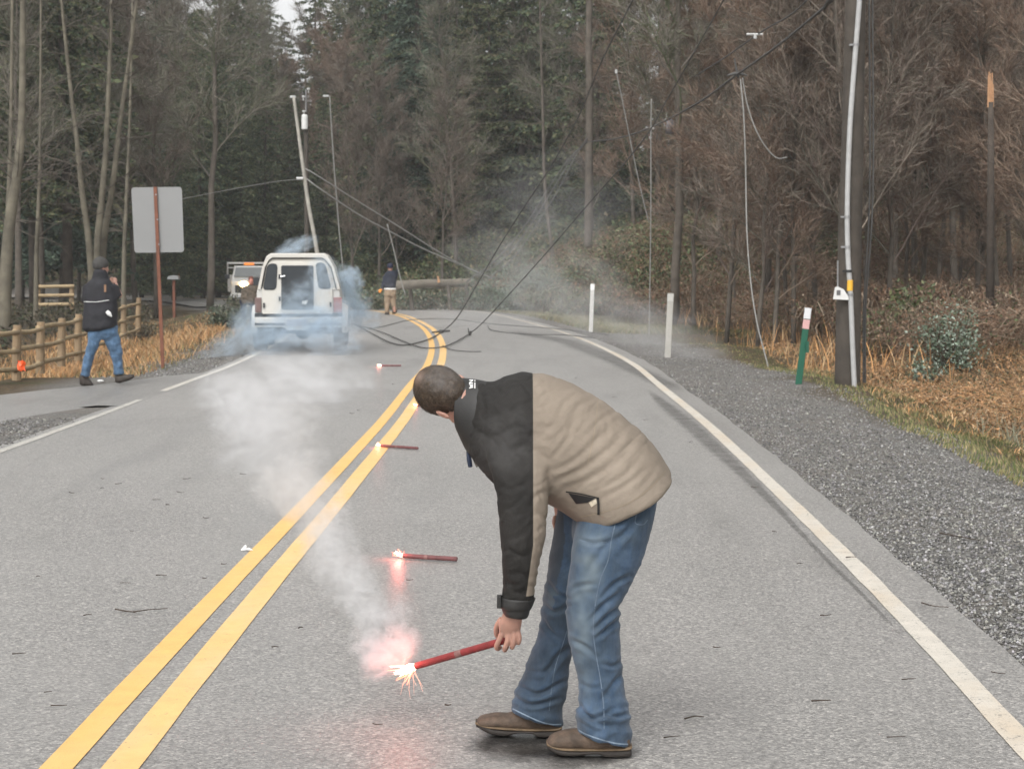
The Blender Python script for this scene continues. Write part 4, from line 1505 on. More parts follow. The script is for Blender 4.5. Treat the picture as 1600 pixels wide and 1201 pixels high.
# ------------------------------------------------------------------ log rail fence
M_LOG = simple('peeled_yellow_log', (.33, .245, .14), .75, .3, 4, .4, 25, .006)
M_LOG2 = simple('brown_fence_post', (.26, .185, .11), .8, .3, 4, .5, 25, .008)
fposts = [(-30, 594, 512, 26.5), (26, 584, 508, 28), (63, 573, 503, 30), (96, 562, 497, 32.5), (122, 553, 491, 35.5), (146, 540, 486, 38.5), (170, 530, 481, 42), (193, 519, 476, 45.5), (216, 508, 465, 49)]
fen = thing('log_fence', 'log rail fence with round posts running behind the walking photographer', 'fence', tuple(P(26, 584, 28)))
rail_y = [(521, 550, 580), (519, 547, 577), (512, 541, 568), (506, 533, 560), (500, 524, 551), (494, 517, 542), (488, 509, 532), (482, 501, 523), (475, 493, 513)]
for k, (px, yb, yt, Y) in enumerate(fposts):
    mb = MB()
    mb.tube([P(px, yb + 10, Y), P(px, (yb + yt) / 2, Y), P(px + 1, yt, Y)], [.072, .068, .062], 10)
    mb.build('post', M_LOG2, fen, smooth_=False)
for k in range(len(fposts) - 1):
    for j in range(3):
        a = P(fposts[k][0] - 4, rail_y[k][j] + R5.uniform(-1.5, 1.5), fposts[k][3] - .09)
        b_ = P(fposts[k + 1][0] + 3, rail_y[k + 1][j] + R5.uniform(-1.5, 1.5), fposts[k + 1][3] - .09)
        mb = MB()
        mb.tube(catmull([a, (a + b_) / 2 + (0, 0, R5.uniform(-.03, .02)), b_], 3), np.linspace(.040, .034, 7), 9)
        mb.build('rail', M_LOG, fen, smooth_=True)
f2 = thing('log_fence', 'short far section of log fence under the dim trees', 'fence', tuple(P(60, 480, 62)), None)
for px in (60, 112):
    mb = MB(); mb.tube([P(px, 484, 62), P(px, 444, 62)], .08, 8); mb.build('post', M_LOG2, f2)
for ry in (448, 462, 476):
    mb = MB(); mb.tube([P(56, ry, 61.9), P(116, ry - 1, 61.9)], .055, 8); mb.build('rail', M_LOG, f2)
# orange ribbon on the fence
c = P(33, 570, 26.9)
fl = thing('orange_ribbon', 'small bright orange marker ribbon tied below the fence rail', 'ribbon', tuple(c - (0, 0, .12)))
mb = MB()
V = []
for i in range(5):
    for j in range(4):
        V.append(c + np.array([-.05 + .035 * j + .01 * math.sin(i * 2), .02 * math.sin(j * 2 + i), .06 - .035 * i + .01 * math.cos(j * 3)]))
mb.add(V, [(i * 4 + j, i * 4 + j + 1, (i + 1) * 4 + j + 1, (i + 1) * 4 + j) for i in range(4) for j in range(3)])
o = mb.build('ribbon_cloth', simple('orange_ribbon', (.85, .12, .03), .5, .1, 9, 0), fl)
sm = o.modifiers.new('thick', 'SOLIDIFY'); sm.thickness = .004

# ------------------------------------------------------------------ vehicles
M_WHITE = simple('white_truck_paint', (.54, .53, .50), .38, .05, 1.5, .02, 20, spec=.5)
M_CREAM = simple('cream_fibreglass', (.56, .535, .485), .45, .05, 1.5, .04, 20)
M_GLASS = simple('dark_window_glass', (.03, .036, .042), .12, .1, 2, 0, spec=.8)
M_TYRE = simple('tyre_rubber', (.022, .022, .024), .85, .25, 9, .5, 40, .01)
M_CHASSIS = simple('dark_chassis', (.03, .032, .035), .8, .3, 5, .3)
M_CHROME = simple('bumper_steel', (.62, .62, .62), .3, .08, 4, .05, metal=.5)
M_TAIL = simple('tail_lens', (.30, .13, .12), .3, .15, 15, 0)
M_TAILD = simple('tail_lens_dark', (.17, .11, .10), .3, .15, 15, 0)
M_RIM = simple('steel_rim', (.45, .45, .44), .4, .1, 9, 0, metal=.6)

class Loc:
    """builder placed in a vehicle's own frame: x right, y forward, z up"""
    def __init__(s, root):
        s.root = root
    def put(s, mb, name, mats, parent=None, sm=False):
        me = mb.mesh(name)
        for m in (mats if isinstance(mats, list) else [mats]):
            me.materials.append(m)
        if len(me.materials) > 1:
            me.polygons.foreach_set('material_index', mb.m)
        if sm:
            me.polygons.foreach_set('use_smooth', [True] * len(me.polygons))
        o = bpy.data.objects.new(name, me)
        COL.objects.link(o)
        o.parent = parent or s.root
        return o
def bevelled(o, w=.02, seg=2):
    m = o.modifiers.new('bevel', 'BEVEL')
    m.width = w
    m.segments = seg
    m.limit_method = 'ANGLE'
    return o
def rrect(x0, x1, z0, z1, r, skew_l=0, skew_r=0, n=5):
    """rounded quad in (x,z); the top corners may be shifted"""
    cs = [(x0, z0), (x1, z0), (x1 + skew_r, z1), (x0 + skew_l, z1)]
    out = []
    for i in range(4):
        p0, p1, p2 = [np.array(cs[(i + d) % 4], float) for d in (-1, 0, 1)]
        a = p1 + (p0 - p1) / np.linalg.norm(p0 - p1) * r
        b = p1 + (p2 - p1) / np.linalg.norm(p2 - p1) * r
        for t in np.linspace(0, 1, n):
            out.append(tuple((1 - t) ** 2 * a + 2 * t * (1 - t) * p1 + t * t * b))
    return out
def wheel(L, x, y, r, w, side):
    root = L.root
    t = MB()
    prof = [(-.5, .62), (-.5, .90), (-.42, .985), (-.2, 1.0), (.2, 1.0), (.42, .985), (.5, .90), (.5, .62), (.3, .55), (-.3, .55)]
    n = 28
    V = [(x + u * w, y + r * v * math.cos(a), r + r * v * math.sin(a)) for a in np.arange(n) * 2 * math.pi / n for u, v in prof]
    k = len(prof)
    F = [(i * k + j, i * k + (j + 1) % k, ((i + 1) % n) * k + (j + 1) % k, ((i + 1) % n) * k + j) for i in range(n) for j in range(k)]
    t.add(V, F)
    o = L.put(t, 'wheel', M_TYRE)
    m = MB()
    m.tube([(x - w * .2, y, r), (x + side * w * .34, y, r), (x + side * w * .36, y, r), (x + side * w * .45, y, r)], [r * .58, r * .58, r * .25, r * .18], 20)
    L.put(m, 'rim', M_RIM, o)
    return o

tb = P(467, 549, 36.0)
tr = thing('pickup_truck', 'old white pickup with a camper canopy stopped in thick smoke', 'pickup truck', (tb[0], 36.0, 0), 'trucks on the road', rz=rad(4.2))
L = Loc(tr)
k82 = lambda px: (px - 467) / 82.0
kz = lambda py: (549 - py) / 82.0
# lower body: bed with wheel flares, cab and bonnet as one long shaped hull
mb = MB()
bw = .80
secs = [(0.0, .56, 1.20, .78), (.25, .50, 1.21, .80), (2.05, .50, 1.21, .80), (2.1, .42, 1.20, .81), (3.4, .42, 1.16, .81), (4.35, .45, 1.06, .77), (4.5, .50, .95, .70)]
V = []
for (y, z0, z1, w) in secs:
    V += [(-w, y, z0), (w, y, z0), (w * 1.015, y, z0 + .3), (w * .985, y, z1 - .05), (w * .94, y, z1), (-w * .94, y, z1), (-w * .985, y, z1 - .05), (-w * 1.015, y, z0 + .3)]
k = 8
F = [(i * k + j, i * k + (j + 1) % k, (i + 1) * k + (j + 1) % k, (i + 1) * k + j) for i in range(len(secs) - 1) for j in range(k)] + [tuple(range(8))[::-1], tuple(range((len(secs) - 1) * k, len(secs) * k))]
mb.add(V, F)
bevelled(L.put(mb, 'body', M_WHITE), .015)
# wheel arch flares
for sx in (-1, 1):
    for yc in (.95, 3.65):
        mb = MB()
        ang = np.linspace(0, math.pi, 13)
        V = []
        for a in ang:
            for (rr_, xo) in ((.40, .80), (.40, .90), (.46, .91), (.52, .80)):
                V.append((sx * xo, yc + rr_ * math.cos(a) * 1.05, .36 + rr_ * math.sin(a) * 1.08))
        F = [(i * 4 + j, i * 4 + (j + 1) % 4, (i + 1) * 4 + (j + 1) % 4, (i + 1) * 4 + j) for i in range(12) for j in range(4)] + [(0, 1, 2, 3), (51, 50, 49, 48)]
        mb.add(V, F)
        L.put(mb, 'wheel_arch', M_WHITE)
        wheel(L, sx * .76, yc, .37, .25, sx)
# cab
mb = MB()
V = []
for (y, z, w) in ((2.12, 1.19, .74), (2.22, 1.74, .60), (3.05, 1.72, .58), (3.5, 1.17, .72)):
    V += [(-w, y, z), (w, y, z)]
mb.add(V, [(0, 1, 3, 2), (2, 3, 5, 4), (4, 5, 7, 6), (1, 7, 5, 3), (0, 2, 4, 6), (0, 6, 7, 1)])
bevelled(L.put(mb, 'cab', M_WHITE), .04, 3)
mb = MB()
mb.add([(-.60, 3.46, 1.23), (.60, 3.46, 1.23), (.50, 3.10, 1.68), (-.50, 3.10, 1.68)], [(0, 1, 2, 3)])
o = L.put(mb, 'windscreen', M_GLASS); o.location = (0, .012, .012)
# canopy: tapered shell with a recessed rear face
xl, xr = k82(404.5), k82(531)
top_l, top_r = k82(420), k82(511)
zb, zt = kz(452), kz(397)
mb = MB()
def csec(y, inset, zt_=zt):
    return [(xl + inset, y, zb), (xr - inset, y, zb), (k82(522) - inset, y, kz(418)), (top_r - inset * .5 + .02, y, zt_ - .05), (top_r - .05, y, zt_), (top_l + .05, y, zt_), (top_l + inset * .5 - .02, y, zt_ - .05), (k82(412) + inset, y, kz(418))]
A = csec(-.02, 0); B = csec(.35, 0, zt + .01); C2 = csec(2.15, .0, zt + .0)
k = 8
V = A + B + C2
F = [(i * k + j, i * k + (j + 1) % k, (i + 1) * k + (j + 1) % k, (i + 1) * k + j) for i in range(2) for j in range(k)]
# recess ring on the rear face
cx, cz = 0.0, (zb + zt) / 2
I1 = [(x * .925 + .0, -.02, zb if j < 2 else (z - .075 if z > zt - .1 else z)) for j, (x, y, z) in enumerate(A)]
I2 = [(x, .035, z) for x, y, z in I1]
V += I1 + I2
F += [(j, 24 + j, 24 + (j + 1) % k, (j + 1) % k) for j in range(k) if j != 0]
F += [(24 + j, 32 + j, 32 + (j + 1) % k, 24 + (j + 1) % k) for j in range(k)]
F += [tuple(range(32, 40)), tuple(range(16, 24))]
mb.add(V, F)
canopy = bevelled(L.put(mb, 'canopy', M_CREAM), .012)
# dark gasket line inside the rim
mb = MB()
path = [(x * .985, .012, z - (.0 if z < zt - .1 else .012)) for x, y, z in I2]
path = [path[1], path[2], path[3], path[4], path[5], path[6], path[7], path[0]]
mb.tube(path, .012, 6)
L.put(mb, 'gasket', M_BLACK, canopy)
# rear panel with the big window
mb = MB()
mb.prism([(k82(412), kz(489)), (k82(519), kz(489)), (k82(519), kz(452)), (k82(512), kz(414)), (k82(505), kz(409)), (k82(426), kz(409)), (k82(420), kz(414)), (k82(412), kz(452))], -.045, .03)
rp = bevelled(L.put(mb, 'rear_panel', M_CREAM), .006)
mb = MB()
mb.prism(rrect(k82(438.5), k82(493), kz(485.5), kz(412), .06), -.062, -.046)
L.put(mb, 'window_frame', M_CREAM, rp)
mb = MB()
mb.prism(rrect(k82(441), k82(490.5), kz(483), kz(415), .04), -.070, -.063)
rw = L.put(mb, 'rear_window', M_GLASS, rp)
for (x0, x1, y0, y1, sl, sr) in ((413.2, 432.5, 451.5, 413, .10, .03), (498.5, 517, 450, 411.5, -.05, -.12)):
    mb = MB(); mb.prism(rrect(k82(x0) - .012, k82(x1) + .012, kz(y0) - .012, kz(y1) + .012, .085, sl, sr, 7), -.054, -.046)
    L.put(mb, 'window_gasket', M_BLACK, rp)
    mb = MB(); mb.prism(rrect(k82(x0), k82(x1), kz(y0), kz(y1), .08, sl, sr, 7), -.062, -.055)
    L.put(mb, 'side_window', M_GLASS, rp)
for (px, py, w, h) in ((438.5, 432, .035, .08), (438.5, 466, .035, .08), (414.5, 476, .03, .09), (516, 475, .03, .09)):
    mb = MB(); mb.box((k82(px) - w / 2, -.085, kz(py) - h / 2), (k82(px) + w / 2, -.046, kz(py) + h / 2))
    L.put(mb, 'hinge', M_CHASSIS, rp)
mb = MB(); mb.tube([(k82(440), -.11, kz(432)), (k82(447), -.11, kz(431))], .015, 6)
L.put(mb, 'handle', M_CHROME, rp)
# white letters on the window
def letters(L, parent, strokes, x, z, s, y, mat, w=.22):
    mb = MB()
    for (a, b) in strokes:
        p = np.array([x + a[0] * s, y, z + a[1] * s]); q = np.array([x + b[0] * s, y, z + b[1] * s])
        d = q - p; n = np.array([-d[2], 0, d[0]]); n = n / (np.linalg.norm(n) + 1e-9) * s * w / 2
        mb.add([p - n, p + n, q + n, q - n, p - n + (0, .004, 0), p + n + (0, .004, 0), q + n + (0, .004, 0), q - n + (0, .004, 0)], [(0, 1, 2, 3), (7, 6, 5, 4), (0, 4, 5, 1), (1, 5, 6, 2), (2, 6, 7, 3), (3, 7, 4, 0)])
    return L.put(mb, 'lettering', mat, parent)
GN = [((0, 0), (0, 1)), ((0, 1), (.6, 0)), ((.6, 0), (.6, 1))]
GF = [((.9, 0), (.9, 1)), ((.9, 1), (1.45, 1)), ((.9, .5), (1.35, .5))]
letters(L, rp, GN + GF, k82(473.5), kz(474.5), .065, -.078, M_PLASTIC, .28)
# tail lamps, side slab, bumper
for x0, x1, m_ in ((k82(400.5), k82(410.5), M_TAILD), (k82(520.5), k82(533.5), M_TAIL)):
    mb = MB(); mb.box((x0, -.03, kz(487)), (x1, .03, kz(464)))
    bevelled(L.put(mb, 'tail_light', m_), .008)
mb = MB(); mb.box((k82(400), -.02, kz(494)), (k82(534), .02, kz(488))); L.put(mb, 'tailgate_sill', M_CHASSIS)
mb = MB()
mb.prism([(k82(401), kz(509)), (k82(444), kz(509)), (k82(450), kz(514)), (k82(480), kz(514)), (k82(486), kz(509)), (k82(533), kz(509)), (k82(533), kz(494)), (k82(401), kz(494))], -.20, -.03)
bm_ = bevelled(L.put(mb, 'bumper', M_WHITE), .012)
mb = MB(); mb.box((k82(449), -.212, kz(507)), (k82(481), -.202, kz(497))); L.put(mb, 'number_plate', simple('plate', (.42, .45, .50), .5, .1, 30, 0), bm_)
for x0, x1 in ((401, 447), (483, 533)):
    mb = MB(); mb.box((k82(x0), -.212, kz(506)), (k82(x1), -.202, kz(502.5))); L.put(mb, 'bumper_strip', M_CHASSIS, bm_)
# running gear
mb = MB(); mb.tube([(-.66, .95, .37), (.66, .95, .37)], .05, 10); L.put(mb, 'axle', M_CHASSIS)
mb = MB(); mb.ell((.05, .95, .36), (.15, .17, .145)); L.put(mb, 'differential', M_CHASSIS, sm=True)
mb = MB()
mb.box((-.45, .05, .44), (-.36, 4.2, .58)); mb.box((.36, .05, .44), (.45, 4.2, .58)); mb.box((-.7, .02, .46), (.7, .12, .58)); mb.box((-.7, 1.5, .38), (.7, 3.9, .5))
L.put(mb, 'chassis_frame', M_CHASSIS)
mb = MB(); mb.tube([(.42, -.05, .36), (.42, 1.4, .36)], .03, 8); L.put(mb, 'exhaust_pipe', M_STEEL)
for sx in (-1, 1):
    mb = MB(); mb.box((sx * .92 - .10, 2.95, 1.22), (sx * .92 + .10, 3.02, 1.38)); bevelled(L.put(mb, 'mirror', M_CHASSIS), .01)
    mb = MB(); mb.box((sx * .76 - .12, .45, .18), (sx * .76 + .12, .47, .46)); L.put(mb, 'mud_flap', M_CHASSIS)

# oncoming service truck
OY = 95.0
ob = P(390, 473, OY)
zg = float(road_z(OY))
ot = thing('service_truck', 'white service truck with an amber roof bar and glowing headlight facing us', 'truck', (ob[0], OY, zg), 'trucks on the road', rz=rad(180 + 8))
L2_ = Loc(ot)
s95 = FPX / OY
ox = lambda px: -(px - 390) / s95
oz = lambda py: P(390, py, OY)[2] - zg
# local y forward = toward camera
def obox(x0, x1, y0, y1, z0, z1, name, m, bev=.02, parent=None):
    mb = MB(); mb.box((min(x0, x1), y0, z0), (max(x0, x1), y1, z1))
    return bevelled(L2_.put(mb, name, m, parent), bev)
mb = MB()
V = []
for (y, z, w) in ((-1.5, .75, .92), (-1.45, 1.90, .74), (-.55, 1.92, .72), (-.02, 1.30, .86), (.9, 1.16, .88), (.95, .45, .90), (-1.5, .45, .92)):
    V += [(-w, y, z), (w, y, z)]
F = [(2 * i, 2 * i + 1, 2 * ((i + 1) % 7) + 1, 2 * ((i + 1) % 7)) for i in range(7)] + [tuple(2 * i for i in range(7))[::-1], tuple(2 * i + 1 for i in range(7))]
mb.add(V, F)
cabo = bevelled(L2_.put(mb, 'body', M_WHITE), .04, 3)
mb = MB(); mb.add([(-.76, -.05, 1.37), (.76, -.05, 1.37), (.66, -.49, 1.83), (-.66, -.49, 1.83)], [(0, 1, 2, 3)])
o = L2_.put(mb, 'windscreen', simple('grey_windscreen', (.16, .17, .17), .15, .1, 2, 0)); o.location = (0, .03, .02)
obox(-.70, .70, .95, .985, .62, .98, 'grille', M_CHASSIS, .01)
obox(-.95, .95, .96, 1.10, .38, .56, 'bumper', M_CHROME, .02)
M_AMBER = simple('amber_lens', (.85, .27, .05), .3, .08, 9, 0, emis=((1, .25, .04), .25))
obox(-.25, .25, -1.1, -.95, 1.95, 2.08, 'roof_light_bar', M_AMBER, .02)
M_HEAD = simple('lit_headlight', (.9, .8, .6), .3, .05, 9, 0, emis=((1.0, .62, .22), 14.0))
M_HEADC = simple('headlight_glass', (.6, .6, .6), .2, .05, 9, 0)
mb = MB(); mb.ell((ox(381) , 1.0, oz(443.5)), (.19, .05, .15)); L2_.put(mb, 'headlight', M_HEAD, sm=True)
mb = MB(); mb.ell((-ox(381) - .1, 1.0, oz(443.5)), (.14, .05, .12)); L2_.put(mb, 'headlight', M_HEADC, sm=True)
# service body and ladder rack
obox(-1.08, 1.08, -4.2, -1.6, .62, 1.45, 'service_body', simple('tan_service_body', (.36, .34, .31), .6, .1), .03)
for px in (356, 424):
    mb = MB(); mb.tube([(ox(px) , -1.65, 1.3), (ox(px), -1.65, 2.04)], .035, 6); mb.tube([(ox(px), -4.1, 1.3), (ox(px), -4.1, 2.04)], .035, 6); L2_.put(mb, 'rack_post', M_POSTG)
mb = MB(); mb.box((-1.1, -1.70, 2.02), (1.1, -1.60, 2.10)); mb.box((-1.1, -4.15, 2.02), (1.1, -4.05, 2.10)); mb.box((-1.1, -4.1, 2.03), (-1.02, -1.6, 2.09)); mb.box((1.02, -4.1, 2.03), (1.1, -1.6, 2.09)); mb.box((-1.05, -1.66, 1.80), (1.05, -1.62, 1.85))
L2_.put(mb, 'ladder_rack', M_POSTW)
for sx in (-1, 1):
    mb = MB(); mb.box((sx * 1.08 - .12, -.22, 1.28), (sx * 1.08 + .12, -.14, 1.50)); bevelled(L2_.put(mb, 'mirror', M_CHASSIS), .015)
    wheel(L2_, sx * .80, .35, .38, .24, sx)
    wheel(L2_, sx * .84, -3.0, .38, .30, sx)

# ------------------------------------------------------------------ flares
M_FLARE = simple('red_flare_paper', (.20, .022, .022), .5, .35, 30, .2, 80)
M_FLARED = simple('dull_red_flare', (.13, .045, .045), .6, .3, 30, .2, 80)
def emissive(name, col, st):
    m, t, b = nt(name)
    tc = N(t, 'ShaderNodeTexCoord').outputs['Object']
    f = noise_n(t, tc, 40, 3)
    b.inputs['Base Color'].default_value = (1, .5, .3, 1)
    t.links.new(ramp(t, f, [(.3, tuple(c * .8 for c in col)), (.6, col)]), b.inputs['Emission Color'])
    b.inputs['Emission Strength'].default_value = st
    return m
M_CORE = emissive('flame_core', (1.0, .84, .58), 6.0)
M_FRINGE = emissive('flame_fringe', (1.0, .16, .10), 1.6)
M_SPARK = emissive('spark', (1.0, .36, .28), .9)
def flare(label, a, b_, r, size, power, seed, mat, held=False):
    a, b_ = np.array(a), np.array(b_)
    d = (b_ - a); Ln = np.linalg.norm(d); d = d / Ln
    rr = np.random.default_rng(seed)
    root = thing('road_flare', label, 'road flare', tuple(a), 'burning road flares')
    mb = MB()
    mb.tube([a, a + d * .02, a + d * .021, b_ - d * .004, b_], [r * .95, r * .95, r, r, r * .85], 14)
    mb.build('tube', mat, root, smooth_=False)
    mb = MB(); mb.tube([a + d * Ln * .40, a + d * Ln * .46], r * 1.03, 14)
    mb.build('label_band', simple('flare_band', (.20, .10, .09), .6, .4, 60, 0), root)
    mb = MB(); mb.tube([a - d * r * .6, a + d * .006], [r * .7, r * .9], 10)
    mb.build('burnt_tip', M_BLACK, root)
    mb = MB()
    fd = -d + np.array([-.1, 0, -.10]) * (1 if held else 0) + np.array([0, 0, .25]) * (0 if held else 1)
    fd /= np.linalg.norm(fd)
    c0 = a - d * r * .2
    mb.tube([c0, c0 + fd * size * .25, c0 + fd * size * .6, c0 + fd * size], [r * .8, size * .17, size * .12, size * .02], 9)
    for k in range(7):
        e = fd + rr.normal(size=3) * .22
        e /= np.linalg.norm(e)
        mb.tube([c0 + fd * size * .15, c0 + e * size * .5, c0 + e * size * rr.uniform(.7, 1.1)], [size * .05, size * .03, .0005], 5)
    mb.build('flame', M_CORE, root, smooth_=True)
    mb = MB()
    for k in range(10):
        e = fd * rr.uniform(.5, 1.2) + rr.normal(size=3) * .4
        e /= np.linalg.norm(e)
        L_ = size * rr.uniform(.5, 1.25)
        mb.tube([c0 + e * size * .1, c0 + e * L_ * .6 + rr.normal(size=3) * size * .06, c0 + e * L_], [size * .035, size * .02, .0005], 4, caps=False)
    mb.build('flame_fringe', M_FRINGE, root)
    ld = bpy.data.lights.new('flare_light', 'POINT')
    ld.energy = power; ld.color = (1.0, .16, .13); ld.shadow_soft_size = size * .3
    lo = bpy.data.objects.new('flare_light', ld); COL.objects.link(lo); lo.parent = root
    lo.location = Vector(c0 + fd * size * .6 + np.array([0, -.02, .03])) - root.location
    return root
tipA = P(650, 1040, 7.04)
endA = P(812, 993, 6.75)
fh = flare('red flare held in the bending man\'s hand, spitting sparks', tipA, endA, .0135, .105, 1.5, 1, M_FLARE, held=True)
def flare_ground(label, x0, y0, x1, y1, r, size, power, seed, mat=M_FLARED):
    return flare(label, G(x0, y0, r + .004), G(x1, y1, r + .004), r, size, power, seed, mat)
flare_ground('burning flare lying on the road, next one beyond the held flare', 630, 868, 714, 873, .014, .055, .8, 2)
flare_ground('burning flare lying across the yellow line', 595, 696, 653, 700, .0135, .05, .5, 3)
flare_ground('burning flare lying just beyond the bending man\'s head', 652, 633, 690, 634, .0135, .05, .4, 4)
flare_ground('farthest burning flare, small on the road near the smoke', 596, 571, 627, 571, .014, .07, .5, 5)
# flying sparks round the held flare
sp_ = thing('sparks', 'thin pink sparks spraying beneath the held flare', 'sparks', tuple(tipA - (0, 0, .05)))
mb = MB(); rr = np.random.default_rng(3)
for k in range(15):
    e = rr.normal(size=3) + np.array([-.2, 0, -.55]); e /= np.linalg.norm(e)
    r0, r1 = rr.uniform(.01, .04), rr.uniform(.02, .075)
    p0, p1 = tipA + e * r0 + (-.02, 0, -.005), tipA + e * (r0 + r1) + np.array([-.02, 0, -.02]) + rr.normal(size=3) * .012
    mb.tube([p0, (p0 + p1) / 2 + rr.normal(size=3) * .006, p1], [.0005, .0006, .0002], 3, caps=False)
o = mb.build('spark_streaks', M_SPARK, sp_); tag(o, kind='stuff')

# ------------------------------------------------------------------ smoke: soft puffs of drifting smoke
def smoke_mat(name, col, warm=None):
    m = bpy.data.materials.new(name)
    m.use_nodes = True
    t = m.node_tree
    t.nodes.clear()
    out = N(t, 'ShaderNodeOutputMaterial')
    v = N(t, 'ShaderNodeVolumePrincipled')
    oi = N(t, 'ShaderNodeObjectInfo')
    tc = N(t, 'ShaderNodeTexCoord').outputs['Object']
    ln = N(t, 'ShaderNodeVectorMath', operation='LENGTH')
    t.links.new(tc, ln.inputs[0])
    off = N(t, 'ShaderNodeVectorMath', operation='ADD')
    cmb = N(t, 'ShaderNodeCombineXYZ')
    for k, mul in enumerate((37.0, 91.0, 53.0)):
        t.links.new(math_n(t, 'MULTIPLY', oi.outputs['Random'], mul), cmb.inputs[k])
    t.links.new(tc, off.inputs[0]); t.links.new(cmb.outputs[0], off.inputs[1])
    n1 = noise_n(t, off.outputs[0], 1.8, 6, .62, 1.1)
    # ragged rim: the noise eats into the falloff
    r_ = math_n(t, 'ADD', ln.outputs['Value'], math_n(t, 'MULTIPLY', math_n(t, 'SUBTRACT', n1, .5), -2.3))
    fall = mapr(t, r_, .95, .15, 0, 1)
    fall = math_n(t, 'MULTIPLY', fall, mapr(t, ln.outputs['Value'], 1.0, .8, 0, 1))
    dens = math_n(t, 'MULTIPLY', math_n(t, 'MULTIPLY', fall, mapr(t, n1, .34, .62, .05, 1.5)), oi.outputs['Alpha'])
    t.links.new(dens, v.inputs['Density'])
    v.inputs['Color'].default_value = col + (1,)
    v.inputs['Anisotropy'].default_value = .15
    t.links.new(v.outputs[0], out.inputs['Volume'])
    return m
M_SMOKE = smoke_mat('white_smoke', (.97, .97, .98))
M_SMOKEB = smoke_mat('blue_smoke', (.74, .86, .97))
_v, _f = ell_geo((0, 0, 0), (1, 1, 1), None, 20, 14)
def unit_ball(mat, nm):
    me = bpy.data.meshes.new(nm)
    me.from_pydata(_v.tolist(), [], _f)
    me.materials.append(mat)
    return me
BALL_W, BALL_B = unit_ball(M_SMOKE, 'puff'), unit_ball(M_SMOKEB, 'puff')
def plume(label, rows_, ball, seed):
    c0 = P(*rows_[0][:3])
    root = thing('smoke_plume', label, 'smoke', tuple(c0), 'smoke from the flares', None or 0)
    root['kind'] = 'stuff'
    rr = random.Random(seed)
    for (px, py, Y, rx, rz2, ry, tau) in rows_:
        c = P(px, py, Y)
        s = FPX / Y
        o = bpy.data.objects.new('puff', ball)
        COL.objects.link(o)
        o.parent = root
        o.location = Vector(c) - Vector(c0)
        o.scale = (rx / s, ry, rz2 / s)
        o.rotation_euler = (0, rr.uniform(-.5, .5), 0)
        # tau: optical depth wanted through the middle of the puff
        o.color = (1, 1, 1, .8 * tau / (2 * ry * .35))
    return root
# (px, py, Y, radius_x px, radius_z px, radius_y m, optical depth)
plume('pinkish curl of smoke rising from the held flare', [
    (602, 1032, 7.15, 56, 34, .10, 1.0), (578, 1008, 7.2, 44, 34, .10, .8), (625, 1005, 7.15, 44, 42, .09, .7), (580, 965, 7.5, 44, 46, .12, .6), (612, 958, 7.5, 40, 40, .12, .35),
    (560, 930, 7.8, 50, 46, .14, .6), (540, 900, 8.3, 60, 52, .16, .6), (518, 860, 9.2, 58, 58, .2, .6), (505, 825, 10, 60, 50, .22, .5)], BALL_W, 1)
plume('pale smoke drifting low across the oncoming lane', [
    (490, 785, 11.2, 76, 60, .25, .4), (470, 765, 12, 80, 60, .28, .3), (455, 745, 12.8, 84, 70, .3, .42), (420, 690, 15.5, 104, 72, .4, .5), (410, 640, 19, 116, 66, .5, .55), (450, 600, 23.5, 130, 60, .7, .65), (385, 655, 18, 70, 70, .4, .5), (350, 610, 22, 66, 46, .5, .45), (500, 590, 26, 100, 46, .8, .55)], BALL_W, 2)
plume('thick blue smoke wrapped round the back of the white pickup', [
    (425, 528, 35.2, 62, 46, .45, .95), (508, 530, 35.2, 70, 44, .45, .9), (470, 505, 35.3, 78, 36, .4, .75), (520, 500, 35.3, 46, 48, .4, .8), (385, 510, 36, 36, 48, .6, .8), (470, 470, 35.4, 52, 42, .35, .55), (505, 430, 35.4, 34, 40, .3, .65)], BALL_B, 3)
plume('blue smoke puffs rolling off the sides and roof of the pickup', [
    (545, 440, 37.5, 28, 34, .4, 1.7), (548, 480, 37.5, 40, 34, .4, 1.2), (565, 500, 37.5, 40, 26, .5, .7), (463, 385, 40, 42, 17, .5, .9), (360, 545, 36, 60, 34, .7, .6)], BALL_B, 4)
plume('thin grey smoke hanging over the bend and right verge', [
    (870, 340, 52, 160, 120, 2.0, .15), (800, 440, 55, 150, 90, 2.5, .2), (1000, 515, 40, 150, 70, 2.0, .22), (1050, 540, 35, 130, 60, 1.6, .16), (740, 500, 50, 200, 60, 3, .16), (900, 470, 45, 140, 90, 2, .22), (480, 565, 32, 160, 50, 1.5, .2)], BALL_W, 5)
plume('wisp of smoke drifting past the bending man\'s head and sleeve', [
    (690, 590, 6.5, 46, 34, .12, .10), (785, 690, 6.45, 62, 70, .10, .05)], BALL_W, 6)

